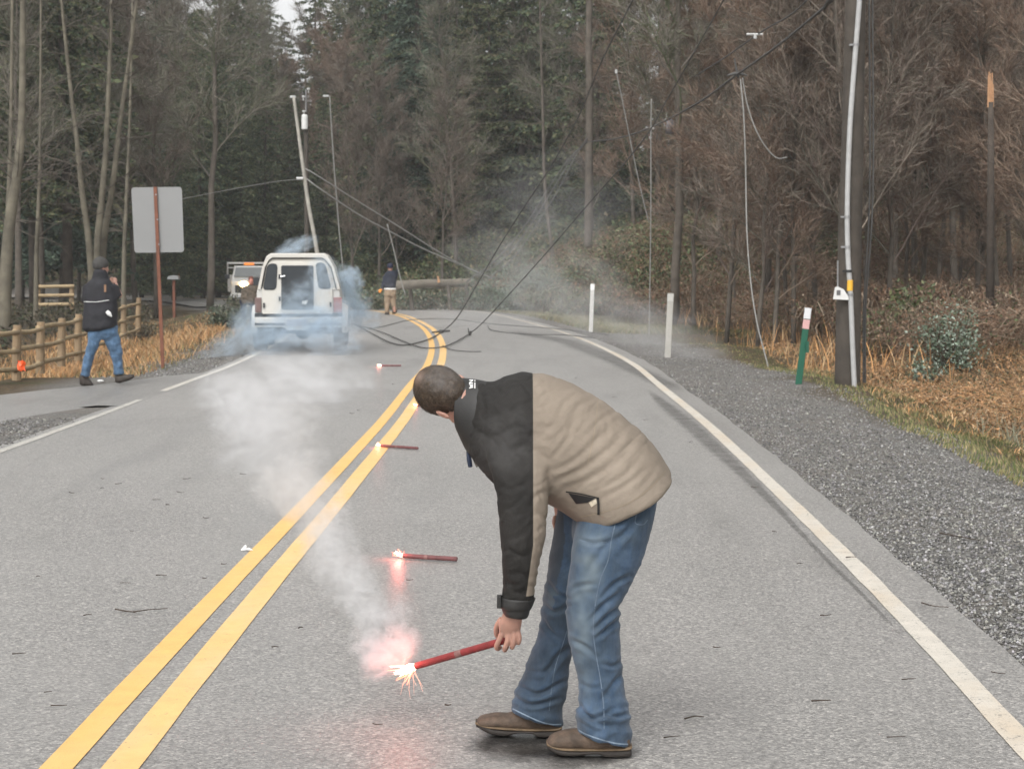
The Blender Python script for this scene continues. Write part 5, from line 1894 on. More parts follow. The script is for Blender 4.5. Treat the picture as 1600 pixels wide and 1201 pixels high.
# ------------------------------------------------------------------ litter on the road
M_TW = simple('dark_wet_twig', (.05, .035, .025), .8, .3, 30, .3)
M_PAPER = simple('white_paper', (.8, .8, .78), .7, .05, 9, 0)
def stick(label, pts, r, grp='twigs scattered on the road', name='twig', mat=M_TW, fork=None):
    q = np.array([G(a_, b__, r + .006) for a_, b__ in pts])
    root_o = MB()
    root_o.tube(catmull(q, 4), np.linspace(r, r * .5, (len(q) - 1) * 4 + 1), 6)
    if fork:
        f = np.array([G(a_, b__, r + .006) for a_, b__ in fork]); root_o.tube(f, np.linspace(r * .7, r * .3, len(f)), 5)
    o = root_o.build(name, mat, None, origin=tuple(q[0]))
    return tag(o, label, 'twig', grp)
stick('long bent twig lying in the oncoming lane', [(180, 951), (205, 955), (232, 952), (262, 950)], .004, fork=[(205, 955), (214, 957)])
stick('curved twig on the paved strip by the gravel', [(1440, 941), (1458, 946), (1482, 948)], .004)
stick('straight twig near the right edge of the lane', [(1268, 1094), (1298, 1093)], .004)
stick('twig with bud close to the near boot', [(1070, 1122), (1086, 1118), (1100, 1119)], .0035)
stick('dark twig lying on the gravel shoulder', [(1468, 832), (1500, 838), (1532, 844)], .005)
R9 = random.Random(99)
for (px, py) in [(160, 762), (185, 755), (112, 769), (282, 768), (262, 788), (196, 910), (322, 808), (245, 780), (292, 747), (206, 829), (137, 960), (75, 1080), (92, 1101), (252, 898), (160, 747), (60, 900), (320, 902), (430, 1010), (470, 980), (640, 905), (1250, 880), (1330, 870), (1290, 960), (1420, 1060), (1560, 1050), (1180, 760), (1210, 830), (1120, 1010), (560, 640), (550, 645), (720, 640), (1010, 655), (900, 590), (750, 600), (615, 600), (960, 620), (1080, 690), (1400, 1150), (1050, 1150), (700, 1100), (590, 1130), (350, 880), (30, 1020), (380, 740)]:
    a = R9.uniform(-.35, .35)
    l = R9.uniform(6, 24) * (py - 405) / 600
    dx, dy = l * math.cos(a), l * math.sin(a) * .35
    where = ('in the oncoming lane' if px < 520 - (py - 600) * .62 else 'in the lane beside the man') if px < 1240 else 'near the white edge line'
    near_ = ('close to the frame bottom' if py > 1040 else 'level with the boots and held flare' if py > 930 else 'level with the nearest lying flare' if py > 830 else 'level with the man\'s elbow' if py > 770 else 'level with the second lying flare' if py > 680 else 'far up the road')
    kind_ = R9.choice(['short', 'curved', 'thin', 'stubby', 'straight'])
    stick(kind_ + ' dark twig ' + where + ', ' + near_, [(px - dx / 2, py - dy / 2), (px, py + R9.uniform(-1, 1)), (px + dx / 2, py + dy / 2)], R9.uniform(.002, .0038))
mb = MB(); c = G(385, 859, .006)
mb.add([c + np.array(v) for v in [(-.035, 0, 0), (.0, -.012, .004), (.04, .0, .001), (.01, .02, .012), (-.01, .012, .03), (.0, .002, .028)]], [(0, 1, 2, 3), (0, 1, 5, 4)])
o = mb.build('paper_scrap', M_PAPER, None, origin=tuple(c)); sm = o.modifiers.new('thick', 'SOLIDIFY'); sm.thickness = .002
tag(o, 'crumpled white paper scrap beside the yellow line', 'litter')
mb = MB(); c = G(157, 596, .01)
mb.ell(c + np.array([0, 0, .01]), (.05, .03, .018), None, 8, 6)
tag(mb.build('paper_scrap', M_PAPER, None, origin=tuple(c)), 'small white scrap on the drive between the walker\'s boots', 'litter')
# =================================================================== PEOPLE
def skin_mat(name, col):
    m, t, b = nt(name)
    tc = N(t, 'ShaderNodeTexCoord').outputs['Object']
    f = noise_n(t, tc, 22, 5)
    t.links.new(ramp(t, f, [(.3, tuple(c * .82 for c in col)), (.7, (col[0] * 1.05, col[1] * 1.0, col[2] * .98))]), b.inputs['Base Color'])
    b.inputs['Roughness'].default_value = .5
    b.inputs['Subsurface Weight'].default_value = .12
    b.inputs['Subsurface Radius'].default_value = (.012, .005, .003)
    bump(t, b, noise_n(t, tc, 260, 3), .25, .001)
    return m
M_SKIN = skin_mat('skin', (.46, .265, .205))
M_EYE = simple('eye', (.7, .7, .68), .2, .05, 9, 0)

def hair_mat(name, col, thin=(.42, .27, .2)):
    m, t, b = nt(name)
    tc = N(t, 'ShaderNodeTexCoord').outputs['Object']
    f = math_n(t, 'ADD', math_n(t, 'MULTIPLY', noise_n(t, tc, 230, 4, .7), .5), math_n(t, 'MULTIPLY', noise_n(t, tc, 75, 4, .7), .5))
    g = noise_n(t, tc, 26, 4)
    c = ramp(t, f, [(.40, tuple(x * .45 for x in col)), (.5, col), (.60, tuple(min(1, x * 2.0) for x in col))])
    c = mixc(t, mapr(t, g, .4, .65, 0, .2), c, tuple(x * 1.4 for x in col))
    a = N(t, 'ShaderNodeAttribute', attribute_name='thin')
    c = mixc(t, math_n(t, 'MULTIPLY', a.outputs['Fac'], mapr(t, f, .3, .7, .9, .3)), c, thin)
    t.links.new(c, b.inputs['Base Color'])
    b.inputs['Roughness'].default_value = .62
    b.inputs['Specular IOR Level'].default_value = .35
    bump(t, b, f, .8, .004)
    return m

HEAD = [((0, -.012, .052), (.077, .097, .088)), ((0, .030, -.015), (.064, .066, .088)), ((0, .047, -.078), (.042, .042, .034)),
        ((0, .097, -.012), (.012, .019, .027)), ((0, .104, -.026), (.017, .015, .012)), ((0, .083, .026), (.052, .017, .012)),
        ((0, .090, -.053), (.023, .011, .006)), ((0, .089, -.064), (.021, .011, .007)), ((.036, .066, -.028), (.024, .022, .024)), ((-.036, .066, -.028), (.024, .022, .024)),
        ((.078, -.006, -.004), (.007, .017, .030)), ((-.078, -.006, -.004), (.007, .017, .030)), ((.081, -.013, .008), (.006, .012, .015)), ((-.081, -.013, .008), (.006, .012, .015)),
        ((0, .088, -.092), (.018, .014, .013))]
def head_in(mb, o, R, s=1.0, neck=None):
    R = np.asarray(R)
    for c, r in HEAD:
        mb.ell(np.asarray(o) + R @ (np.array(c) * s), np.array(r) * s, R, 24, 16)
    if neck is not None:
        a = np.asarray(o) + R @ np.array([0, -.02, -.02]) * s
        mb.tube([a, (a + neck) / 2, neck], [.056 * s, .058 * s, .066 * s], 18)
def basis(fwd, up):
    u = np.asarray(up, float); u /= np.linalg.norm(u)
    f = np.asarray(fwd, float); f = f - u * (f @ u); f /= np.linalg.norm(f)
    return np.stack([np.cross(f, u), f, u], 1)
def hair_shell(name, o, R, mat, parent, s=1.0, line=None, off=.007, seed=0, bald=None, rough=.0035, strands=0):
    """short hair as a closed shell over the skull down to the hairline"""
    c, r = HEAD[0]
    nu, nv = 90, 60
    V, F = ell_geo((0, 0, 0), (1, 1, 1), None, nu, nv)
    p = V * (np.array(r) * 1.0) + np.array(c)
    # hairline height as a function of how far forward the point lies
    y = p[:, 1]
    zb = np.interp(y, [-.12, -.06, -.03, -.012, .005, .03, .055, .075, .1], [-.062, -.06, -.045, -.01, -.03, .0, .055, .075, .085]) if line is None else np.interp(y, *line)
    # ear notch handled by the curve above; thickness fades to the skin at the hairline
    d = p[:, 2] - zb
    n1 = fbm(V * 34, seed) * rough + fbm(V * 9, seed + 4) * rough * .8
    th = (off * smooth(-.004, .016, d) + n1 * .5 * smooth(0, .02, d)) - .006 * (1 - smooth(-.012, .0, d))
    nrm = V / np.linalg.norm(V, axis=1)[:, None]
    q = p + nrm * th[:, None]
    # lower back of the head follows the neck
    low = smooth(0, -.08, p[:, 2]) * (p[:, 1] < 0)
    q[:, 1] += low * .012
    keep = d > -.012
    fk = [f for f in F if all(keep[i] for i in f)]
    w = (q * s) @ np.asarray(R).T + np.asarray(o)
    me = bpy.data.meshes.new(name)
    me.from_pydata(w.tolist(), [], fk)
    bm = bmesh.new(); bm.from_mesh(me)
    set_v = [v for v in bm.verts if not v.link_faces]
    th_ = None
    bm.to_mesh(me); bm.free()
    b_ = np.zeros(len(V)) if bald is None else np.clip(np.exp(-(np.linalg.norm(p - np.array(bald[0]), axis=1) / bald[1]) ** 2) * bald[2], 0, 1)
    # near the hairline the hair is cropped and the skin shows through
    b_ = np.maximum(b_, .55 * (1 - smooth(0, .03, d)) * (p[:, 1] < .02))
    set_val(me, 'thin', b_)
    o_ = link(name, me, mat, parent, True)
    if strands:
        r = np.random.default_rng(seed + 50)
        a_ = r.standard_normal((strands, 3)); a_ /= np.linalg.norm(a_, axis=1)[:, None]
        pp_ = a_ * np.array(HEAD[0][1]) + np.array(HEAD[0][0])
        dd = pp_[:, 2] - np.interp(pp_[:, 1], [-.12, -.06, -.03, -.012, .005, .03, .055, .075, .1], [-.062, -.06, -.045, -.01, -.03, .0, .055, .075, .085])
        k_ = dd > .004
        a_, pp_, dd = a_[k_], pp_[k_], dd[k_]
        base_ = pp_ + a_ * .003
        fl = np.stack([a_[:, 0] * .2, -.5 - 0 * dd, -.35 + 0 * dd], 1) + r.standard_normal(a_.shape) * .35
        fl -= a_ * (fl * a_).sum(1)[:, None]
        ln_ = (.005 + .007 * smooth(0, .07, dd))[:, None] * r.uniform(.6, 1.3, (len(dd), 1))
        tip_ = base_ + a_ * ln_ * .55 + fl * ln_ * 1.1
        sd = np.cross(a_, fl); sd /= np.linalg.norm(sd, axis=1)[:, None] + 1e-9
        w_ = .00055
        VV = np.stack([base_ - sd * w_, base_ + sd * w_, tip_], 1).reshape(-1, 3) @ np.asarray(R).T + np.asarray(o)
        FF = np.arange(len(VV)).reshape(-1, 3)
        g_ = r.uniform(.5, 1.7, (len(dd), 1)) * np.array([.085, .060, .040])
        so = quick('hair_strands', VV, FF, tinted('hair_strand', .5, .4), o_, tint=np.repeat(g_, 3, 0))
        tag(so, kind='stuff')
    return o_

def cloth(name, builder, mat, parent, voxel, it=4, fold=None, seed=0, fine=.0):
    me = remeshed(builder, voxel, it, name)
    v, n = coords(me), normals(me)
    if fold is not None:
        v = v + n * fold(v, n)[:, None]
        put(me, v)
    return link(name, me, mat, parent, True)

def denim(name, base, edge=None):
    m, t, b = nt(name)
    tc = N(t, 'ShaderNodeTexCoord').outputs['Object']
    f = noise_n(t, tc, 9, 6, .65)
    mp = N(t, 'ShaderNodeMapping'); mp.inputs['Scale'].default_value = (1, 1, .25)
    t.links.new(tc, mp.inputs[0])
    g = noise_n(t, mp.outputs[0], 60, 4, .7)
    c = ramp(t, f, [(.3, tuple(x * .5 for x in base)), (.5, base), (.7, tuple(min(1, x * 1.6 + .02) for x in base))])
    c = mixc(t, mapr(t, g, .35, .7, 0, .35), c, (base[0] * 2.0 + .03, base[1] * 1.7 + .02, base[2] * 1.35))
    a = N(t, 'ShaderNodeAttribute', attribute_name='fade')
    c = mixc(t, a.outputs['Fac'], c, (.15, .185, .205))
    a2 = N(t, 'ShaderNodeAttribute', attribute_name='dark_tone')
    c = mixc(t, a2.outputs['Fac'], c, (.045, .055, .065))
    t.links.new(c, b.inputs['Base Color'])
    b.inputs['Roughness'].default_value = .85
    b.inputs['Specular IOR Level'].default_value = .2
    b.inputs['Sheen Weight'].default_value = .15
    bump(t, b, math_n(t, 'ADD', noise_n(t, tc, 420, 2), math_n(t, 'MULTIPLY', g, .8)), .5, .0018)
    return m

# ------------------------------------------------------------ the bending man
NY, TY, FY = 6.760, 6.870, 6.980
mbase = G(900, 1160)
man = thing('person', 'man in a black and tan jacket and blue jeans bending to hold a lit flare', 'person', tuple(mbase), 'people on the road')
mb_ = world_loc(man)

# head frame: crown points to the left, face turned down and away
HU = (-.89, .285, .356)
g0 = np.array([.059, .845, -.529])
HR = basis(g0, HU)
HO = P(707, 621, TY - .01)

jk = MB()
sil_loft(jk, [(744, 593, 728, 702, TY, .085), (766, 596, 742, 722, TY, .14), (796, 585, 766, 750, TY, .20), (832, 580, 792, 772, TY, .215), (876, 591, 822, 782, TY, .215), (925, 615, 850, 786, TY, .21),
              (966, 643, 868, 793, TY, .205), (1003, 673, 882, 802, TY, .215, 3, 4), (1030, 704, 894, 809, TY, .228, 6, 9), (1047, 731, 903, 813, TY, .232, 9, 15), (1049, 741, 907, 814, TY, .222, 9, 16)], 40, 2.1)
# near sleeve
sil_loft(jk, [(806, 612, 872, 632, 6.79, .08), (774, 640, 872, 672, 6.765, .095), (759, 700, 864, 712, 6.735, .094), (769, 745, 860, 750, 6.705, .088), (777, 792, 857, 795, 6.69, .085), (782, 850, 850, 851, 6.69, .080), (784, 900, 841, 900, 6.705, .072), (783, 934, 835, 937, 6.72, .064)], 30, 2.3)
# far sleeve
sil_loft(jk, [(800, 640, 880, 660, 7.000, .08), (835, 700, 895, 705, 7.050, .08), (858, 745, 893, 748, 7.060, .065), (867, 780, 886, 782, 7.050, .05), (869, 797, 884, 797, 7.045, .042)], 20, 2.1)
# pocket flap bulge under the belly
JC = [([(860, 690), (886, 668), (905, 634), (932, 622)], 5, .012), ([(861, 717), (881, 693), (898, 660), (912, 640)], 4.5, .012), ([(860, 738), (896, 720), (929, 690), (965, 654)], 5.5, .013),
      ([(863, 752), (905, 735), (950, 702), (978, 670)], 5, .013), ([(884, 764), (920, 749), (965, 720), (1000, 675)], 6, .014), ([(935, 762), (974, 744), (1006, 706)], 4.5, .011), ([(932, 782), (974, 760), (1022, 724)], 4.5, .010),
      ([(920, 676), (944, 651), (976, 637)], 4, .008), ([(868, 612), (900, 606), (935, 622)], 4, .007), ([(974, 639), (1007, 672), (1021, 706)], 4, .007), ([(838, 632), (851, 615), (872, 607)], 3.5, .006),
      ([(870, 655), (880, 632), (900, 615)], 4.5, .009), ([(985, 780), (1010, 752), (1030, 722)], 4.5, .007), ([(905, 765), (940, 752), (960, 735)], 3.5, .007), ([(975, 700), (995, 690), (1020, 698)], 4, .006), ([(940, 640), (950, 665), (945, 690)], 4, .006),
      ([(766, 745), (795, 765), (832, 748)], 5, .009), ([(778, 790), (800, 792), (822, 772)], 4, .006), ([(836, 815), (812, 838), (792, 842)], 5, .008), ([(786, 880), (806, 868), (826, 862)], 4.5, .006), ([(786, 905), (806, 915), (834, 900)], 4, .007),
      ([(840, 792), (850, 806), (856, 815)], 3.5, .006), ([(838, 760), (848, 778), (858, 786)], 3.5, .006), ([(836, 842), (843, 855), (850, 862)], 3.5, .005), ([(832, 885), (838, 898), (842, 902)], 3.5, .005),
      ([(768, 625), (798, 606), (830, 604)], 4.5, .006), ([(764, 655), (786, 640), (826, 636)], 5, .007), ([(775, 690), (798, 668), (830, 668)], 5, .007), ([(790, 740), (800, 705), (826, 690)], 5, .007), ([(752, 610), (757, 650), (748, 690)], 4, .008)]
def jfold(v, n):
    pp = proj(v)
    k = (n[:, 1] < .25)
    w = creases(pp, JC) * k * .26
    # long drag folds running from armpit to lower back
    u = (pp[:, 0] + pp[:, 1] * .9) / 60.0
    s = (pp[:, 0] * .75 - pp[:, 1]) / 260.0
    body = smooth(850, 870, pp[:, 0])
    mk = smooth(-.5, .6, vnoise(np.stack([pp[:, 0] / 55, pp[:, 1] / 55, v[:, 1]], 1), 91))
    w = w + body * fbm(np.stack([u * 2.3 + s * .8, s * 2.2, v[:, 1] * 3], 1), 5) * .0016 * (.15 + mk)
    rg = lambda a_, b__, sd_: 1 - 2 * np.abs(vnoise(np.stack([a_, b__, v[:, 1] * 2.5], 1), sd_))
    w = w - body * k * .0030 * smooth(.35, 1, rg(u * 1.15 + s * .5, s * 1.9, 61)) * (.3 + mk)
    w = w - body * k * .0018 * smooth(.3, 1, rg(u * 2.6 - s, s * 3.2 + u * .6, 62))
    w = w - (1 - body) * k * .0042 * smooth(.35, 1, rg(pp[:, 0] / 34 + pp[:, 1] / 60, pp[:, 1] / 30 - pp[:, 0] / 44, 63)) * (.5 + mk)
    w = w - (1 - body) * k * .0022 * smooth(.3, 1, rg(pp[:, 0] / 15 - pp[:, 1] / 30, pp[:, 1] / 17 + pp[:, 0] / 40, 64))
    w = w + (1 - body) * fbm(np.stack([pp[:, 0] / 30 + pp[:, 1] / 50, pp[:, 1] / 27 - pp[:, 0] / 45, v[:, 1] * 4], 1), 7) * .0034 * (.3 + mk)
    # pressed seam where the two fabrics meet
    sx_ = np.interp(pp[:, 1], [560, 850, 900, 935], [833, 833, 827, 822])
    w = w - .0022 * np.exp(-((pp[:, 0] - sx_) / 1.6) ** 2) * (pp[:, 1] < 930)
    return w
def jacket_mat():
    m, t, b = nt('two_tone_jacket')
    tc = N(t, 'ShaderNodeTexCoord').outputs['Object']
    sep = N(t, 'ShaderNodeSeparateXYZ'); t.links.new(tc, sep.inputs[0])
    pA, pB, pC = P(833, 600, 6.720), P(833, 850, 6.640), P(821, 937, 6.680)
    x0, x1, x2 = pA[0] - mb_[0], pB[0] - mb_[0], pC[0] - mb_[0]
    zB, zC = pB[2] - mb_[2], pC[2] - mb_[2]
    xb = mapr(t, sep.outputs[2], zC, zB, x2, x1)
    dx = math_n(t, 'SUBTRACT', sep.outputs[0], xb)
    tan = mapr(t, dx, -.001, .001, 0, 1)
    cuff = mapr(t, sep.outputs[2], P(820, 930, 6.680)[2] - mb_[2], P(820, 929, 6.680)[2] - mb_[2], 0, 1)
    # the far sleeve ends in a dark cuff too
    farc = math_n(t, 'MULTIPLY', mapr(t, sep.outputs[1], 7.010 - mb_[1], 7.005 - mb_[1], 1, 0), mapr(t, sep.outputs[2], P(875, 781, 7.040)[2] - mb_[2], P(875, 780, 7.040)[2] - mb_[2], 1, 0))
    fac = math_n(t, 'MULTIPLY', math_n(t, 'MULTIPLY', tan, cuff), math_n(t, 'SUBTRACT', 1.0, farc))
    f = noise_n(t, tc, 7, 5)
    blk = ramp(t, f, [(.3, (.017, .016, .015)), (.7, (.027, .025, .023))])
    tanc = ramp(t, f, [(.3, (.205, .170, .134)), (.7, (.262, .219, .175))])
    t.links.new(mixc(t, fac, blk, tanc), b.inputs['Base Color'])
    b.inputs['Roughness'].default_value = .75
    b.inputs['Specular IOR Level'].default_value = .22
    bump(t, b, math_n(t, 'ADD', math_n(t, 'MULTIPLY', noise_n(t, tc, 26, 4, .6, .8), 3.0), noise_n(t, tc, 320, 2)), .35, .004)
    return m
M_JACKET = jacket_mat()
jacket = cloth('jacket', jk, M_JACKET, man, .0062, 7, jfold)
M_JBLACK = simple('black_nylon', (.020, .019, .018), .6, .3, 8, .4, 160, .002)
M_ZIP = simple('zip_black', (.012, .012, .013), .45, .2, 20, 0)
# collar: standing tube round the neck, open towards the head
co = MB()
def ring_loft(mb, st, n=36, ex=2.0, th=.007, k=4):
    """open ended sleeve of cloth with thickness"""
    S = []
    for s in st:
        s = list(s) + [0] * (8 - len(s))
        Lp, Rp = P(s[0], s[1], s[4]), P(s[2], s[3], s[4])
        S.append(np.concatenate([(Lp + Rp) / 2, (Rp - Lp) / 2, [s[5]], P((s[0] + s[2]) / 2 + s[6], (s[1] + s[3]) / 2 + s[7], s[4]) - (Lp + Rp) / 2]))
    S = catmull(S, k)
    a = np.arange(n) * 2 * math.pi / n
    V = []
    for sgn in (0, 1):
        for s in S:
            A = s[3:6]; la = np.linalg.norm(A); A2 = A * (la - sgn * th) / la
            for t_ in a:
                sk = s[7:10] * (1 if math.sin(t_) > 0 else -1)
                V.append(s[0:3] + math.cos(t_) * A2 + math.sin(t_) * (np.array([0, -(s[6] - sgn * th), 0]) + sk))
    m = len(S)
    F = []
    for i in range(m - 1):
        for j in range(n):
            a_, b__ = i * n + j, i * n + (j + 1) % n
            F.append((a_, b__, b__ + n, a_ + n))
            c_, d_ = a_ + m * n, b__ + m * n
            F.append((c_, c_ + n, d_ + n, d_))
    for j in range(n):
        j2 = (j + 1) % n
        F.append((j, j + m * n, j2 + m * n, j2))
        e = (m - 1) * n
        F.append((e + j, e + j2, e + j2 + m * n, e + j + m * n))
    mb.add(V, F)
ring_loft(co, [(762, 596, 741, 716, TY, .112), (748, 593, 730, 706, TY, .098), (734, 591, 724, 694, TY, .094, -5, 0), (722, 590, 717, 674, TY, .093, -9, 1)])
collar = co.build('collar', M_JBLACK, man, smooth_=True)
# loose flap of the storm placket under the chin
fm = MB()
p = [P(*q) for q in [(733, 700, 6.840), (741, 703, 6.820), (757, 722, 6.820), (752, 727, 6.835), (744, 730, 6.840), (736, 712, 6.845)]]
fm.add([q for q in p] + [q + np.array([.004, .05, 0]) for q in p], [tuple(range(6)), tuple(range(11, 5, -1))] + [(i, i + 6, (i + 1) % 6 + 6, (i + 1) % 6) for i in range(6)])
fm.build('placket_flap', simple('grey_brown_nylon', (.11, .095, .08), .6, .2, 9, .2), man)
fm = MB()
fm.tube([P(731, 704, 6.860), P(733, 718, 6.860), P(735, 729, 6.865)], [.006, .009, .008], 8)
fm.build('toggle', simple('navy_toggle', (.02, .03, .06), .5, .1, 9, 0), man)
# cuff band
cf = MB()
ring_loft(cf, [(780, 931, 837, 934, 6.720, .067), (778, 942, 832, 947, 6.720, .066), (780, 948, 829, 952, 6.720, .060)], 30, th=.008)
ring_loft(cf, [(783, 944, 829, 950, 6.720, .058), (785, 955, 826, 961, 6.720, .052), (789, 961, 823, 965, 6.720, .046)], 30, th=.008)
cf.build('cuff', M_JBLACK, man, smooth_=True)
cf = MB()
c = P(779, 940, 6.685)
cf.box(c + np.array([-.006, -.01, -.022]), c + np.array([.01, .03, .022]))
bevelled(cf.build('cuff_tab', M_JBLACK, man), .003)

bv = None
def surf(o):
    dg = bpy.context.evaluated_depsgraph_get(); dg.update()
    m = o.data
    vv = [tuple(np.array(v.co) + np.array(world_loc(o))) for v in m.vertices]
    return BVHTree.FromPolygons(vv, [tuple(p_.vertices) for p_ in m.polygons])
def hit(bvh, px, py, off=.002):
    d = Vector(ray(px, py)).normalized()
    h, n, i, dist = bvh.ray_cast(Vector(CAM), d)
    if h is None:
        return None
    return np.array(h - d * off)
def decal(name, bvh, quads, mat, parent, off=.002, th=None, n=8):
    """small cloth pieces laid on the garment: each given by its outline in the garment's plane"""
    mb = MB()
    for q in quads:
        q = np.array(q, float)
        V = []
        for i in range(n + 1):
            for j in range(n + 1):
                u, v_ = i / n, j / n
                p_ = (1 - u) * (1 - v_) * q[0] + u * (1 - v_) * q[1] + u * v_ * q[2] + (1 - u) * v_ * q[3]
                h = hit(bvh, p_[0], p_[1], off)
                V.append(h)
        if any(x is None for x in V):
            continue
        k = n + 1
        F = [(i * k + j, (i + 1) * k + j, (i + 1) * k + j + 1, i * k + j + 1) for i in range(n) for j in range(n)]
        mb.add(V, F)
    if mb.n:
        return mb.build(name, mat, parent, smooth_=True)
def ribbon_on(name, bvh, pts, w, mat, parent, off=.0015, n=6):
    q = catmull(pts, 8)
    tg_ = np.gradient(q, axis=0); tg_ /= np.linalg.norm(tg_, axis=1)[:, None]
    nr = np.stack([tg_[:, 1], -tg_[:, 0]], 1)
    V, F, k = [], [], 0
    for a, b in zip(q, nr):
        h0, h1 = hit(bvh, *(a - b * w / 2), off), hit(bvh, *(a + b * w / 2), off)
        if h0 is None or h1 is None or np.linalg.norm(h0 - h1) > .03:
            continue
        V += [h0, h1]
    for i in range(len(V) // 2 - 1):
        if np.linalg.norm(V[2 * i] - V[2 * i + 2]) < .06:
            F.append((2 * i, 2 * i + 1, 2 * i + 3, 2 * i + 2))
    if F:
        mb = MB(); mb.add(V, F)
        return mb.build(name, mat, parent, smooth_=True)
BJ = surf(jacket)
decal('pocket_opening', BJ, [[(888, 770), (930, 778), (918, 785), (900, 787)]], M_ZIP, man, .003)
decal('pocket_label', BJ, [[(920, 785), (931, 779), (933, 786), (924, 792)]], simple('cream_label', (.50, .44, .34), .6, .3, 90, 0), man, .004, n=4)
ribbon_on('zip_pull', BJ, [(934, 778), (935, 788), (935, 804)], 3.6, M_ZIP, man, .006)
ribbon_on('zip_track', BJ, [(884, 768), (905, 771), (936, 778)], 2.0, M_ZIP, man, .004)
ribbon_on('hem_stitch', BJ, [(905, 808), (945, 799), (985, 784), (1018, 760), (1040, 735)], 1.0, simple('tan_stitch', (.25, .2, .14), .8, .1, 9, 0), man, .0015)
ribbon_on('yoke_seam', BJ, [(934, 622), (932, 650), (926, 690), (918, 725)], .9, simple('tan_seam', (.26, .21, .15), .8, .1, 9, 0), man, .001)
BC = surf(collar)
# lettering on the collar, reading up the collar
lt = []
def glyph(x, y, s):
    # N then W turned a quarter, read from the chin side
    return [((x, y), (x + s, y)), ((x, y + s * .75), (x + s, y)), ((x, y + s * .75), (x + s, y + s * .75))]
for a, b in glyph(733, 593.5, 6.2) + [((733, 600), (739.2, 601.5)), ((739.2, 601.5), (734.5, 603)), ((734.5, 603), (739.2, 604.5)), ((739.2, 604.5), (733, 606))] + [((742, 593.5), (742, 606.5))]:
    a, b = np.array(a), np.array(b)
    d = b - a; nn_ = np.array([-d[1], d[0]]) / np.linalg.norm(d) * .65
    lt.append([a - nn_, b - nn_, b + nn_, a + nn_])
decal('collar_lettering', BC, lt, simple('white_thread', (.8, .8, .78), .6, .03, 9, 0), collar, .0025, n=2)

# jeans
jn = MB()
sil_loft(jn, [(898, 760, 1036, 722, TY, .15), (896, 800, 1031, 757, TY, .155), (894, 835, 1020, 800, TY, .13), (905, 862, 1005, 845, TY, .07)], 32, 2.2)
sil_loft(jn, [(910, 770, 1030, 742, 6.830, .09), (902, 812, 1029, 768, 6.800, .105), (895, 850, 1021, 815, 6.770, .108), (890, 890, 1008, 862, NY, .1), (886, 925, 993, 900, NY, .094), (884, 958, 970, 944, NY, .088), (887, 990, 968, 982, NY, .084), (894, 1020, 970, 1016, NY, .08), (902, 1050, 973, 1050, NY, .079), (905, 1080, 977, 1082, NY - .02, .084), (902, 1108, 984, 1112, NY - .035, .092), (900, 1132, 987, 1142, NY - .045, .098), (899, 1141, 987, 1163, NY - .045, .098)], 32, 2.1)
sil_loft(jn, [(872, 790, 985, 770, 6.950, .10), (864, 835, 955, 830, FY, .1), (857, 880, 928, 880, FY, .092), (851, 920, 912, 925, FY, .086), (847, 950, 900, 957, FY, .082), (842, 978, 897, 988, FY, .08), (833, 1010, 894, 1017, FY, .078), (821, 1042, 889, 1047, FY, .078), (809, 1070, 885, 1076, FY, .08), (801, 1092, 882, 1104, FY, .082), (795, 1107, 879, 1133, FY, .084)], 32, 2.1)
DC = [([(970, 926), (945, 943), (922, 968)], 4, .010), ([(972, 946), (950, 962), (928, 984)], 4, .011), ([(968, 966), (950, 982), (930, 998)], 4, .008), ([(890, 998), (915, 1010), (936, 1030)], 4, .008), ([(974, 1050), (955, 1074), (938, 1096)], 4.5, .009),
      ([(903, 1113), (930, 1121), (962, 1106)], 4, .012), ([(902, 1098), (925, 1124), (957, 1137)], 4, .011), ([(987, 1112), (967, 1119), (945, 1116)], 4, .010), ([(905, 842), (925, 848), (952, 845)], 3.5, .007), ([(985, 828), (950, 850), (912, 900)], 6, .008),
      ([(1010, 795), (978, 830), (950, 868)], 5, .007), ([(890, 925), (905, 915), (930, 912)], 4, .006), ([(985, 900), (960, 912), (940, 935)], 4, .008), ([(905, 1065), (925, 1075), (950, 1068)], 4, .006), ([(940, 1035), (958, 1040), (973, 1030)], 3.5, .007),
      ([(853, 905), (868, 925), (888, 935)], 4, .008), ([(848, 942), (866, 956), (888, 945)], 4, .009), ([(892, 1008), (868, 1030), (848, 1062)], 5, .009), ([(799, 1085), (830, 1101), (876, 1090)], 4, .011), ([(808, 1070), (840, 1084), (882, 1063)], 4, .010), ([(846, 965), (858, 985), (880, 1000)], 4, .008), ([(820, 1045), (845, 1050), (870, 1035)], 4, .006)]
def dfold(v, n):
    pp = proj(v)
    k = n[:, 1] < .3
    w = creases(pp, DC) * k
    w = w + fbm(np.stack([pp[:, 0] / 34 + pp[:, 1] / 90, pp[:, 1] / 26 - pp[:, 0] / 60, v[:, 1] * 6], 1), 15) * .0042 * smooth(800, 860, pp[:, 1])
    # stacked cloth above the hem
    w = w + np.sin(pp[:, 1] / 5.2 + fbm(np.stack([pp[:, 0] / 30, pp[:, 1] / 40, v[:, 1] * 3], 1), 8) * 3) * .0035 * smooth(1075, 1110, pp[:, 1])
    return w
M_DENIM = denim('blue_denim', (.026, .052, .096))
jeans = cloth('jeans', jn, M_DENIM, man, .0058, 6, dfold)
v = coords(jeans.data) + np.array(mb_)
pp = proj(v)
def blob(cx, cy, rx, ry, ang=0):
    c, s = math.cos(ang), math.sin(ang)
    dx, dy = pp[:, 0] - cx, pp[:, 1] - cy
    return np.exp(-((dx * c + dy * s) / rx) ** 2 - ((-dx * s + dy * c) / ry) ** 2)
near = (v[:, 1] < 6.900)
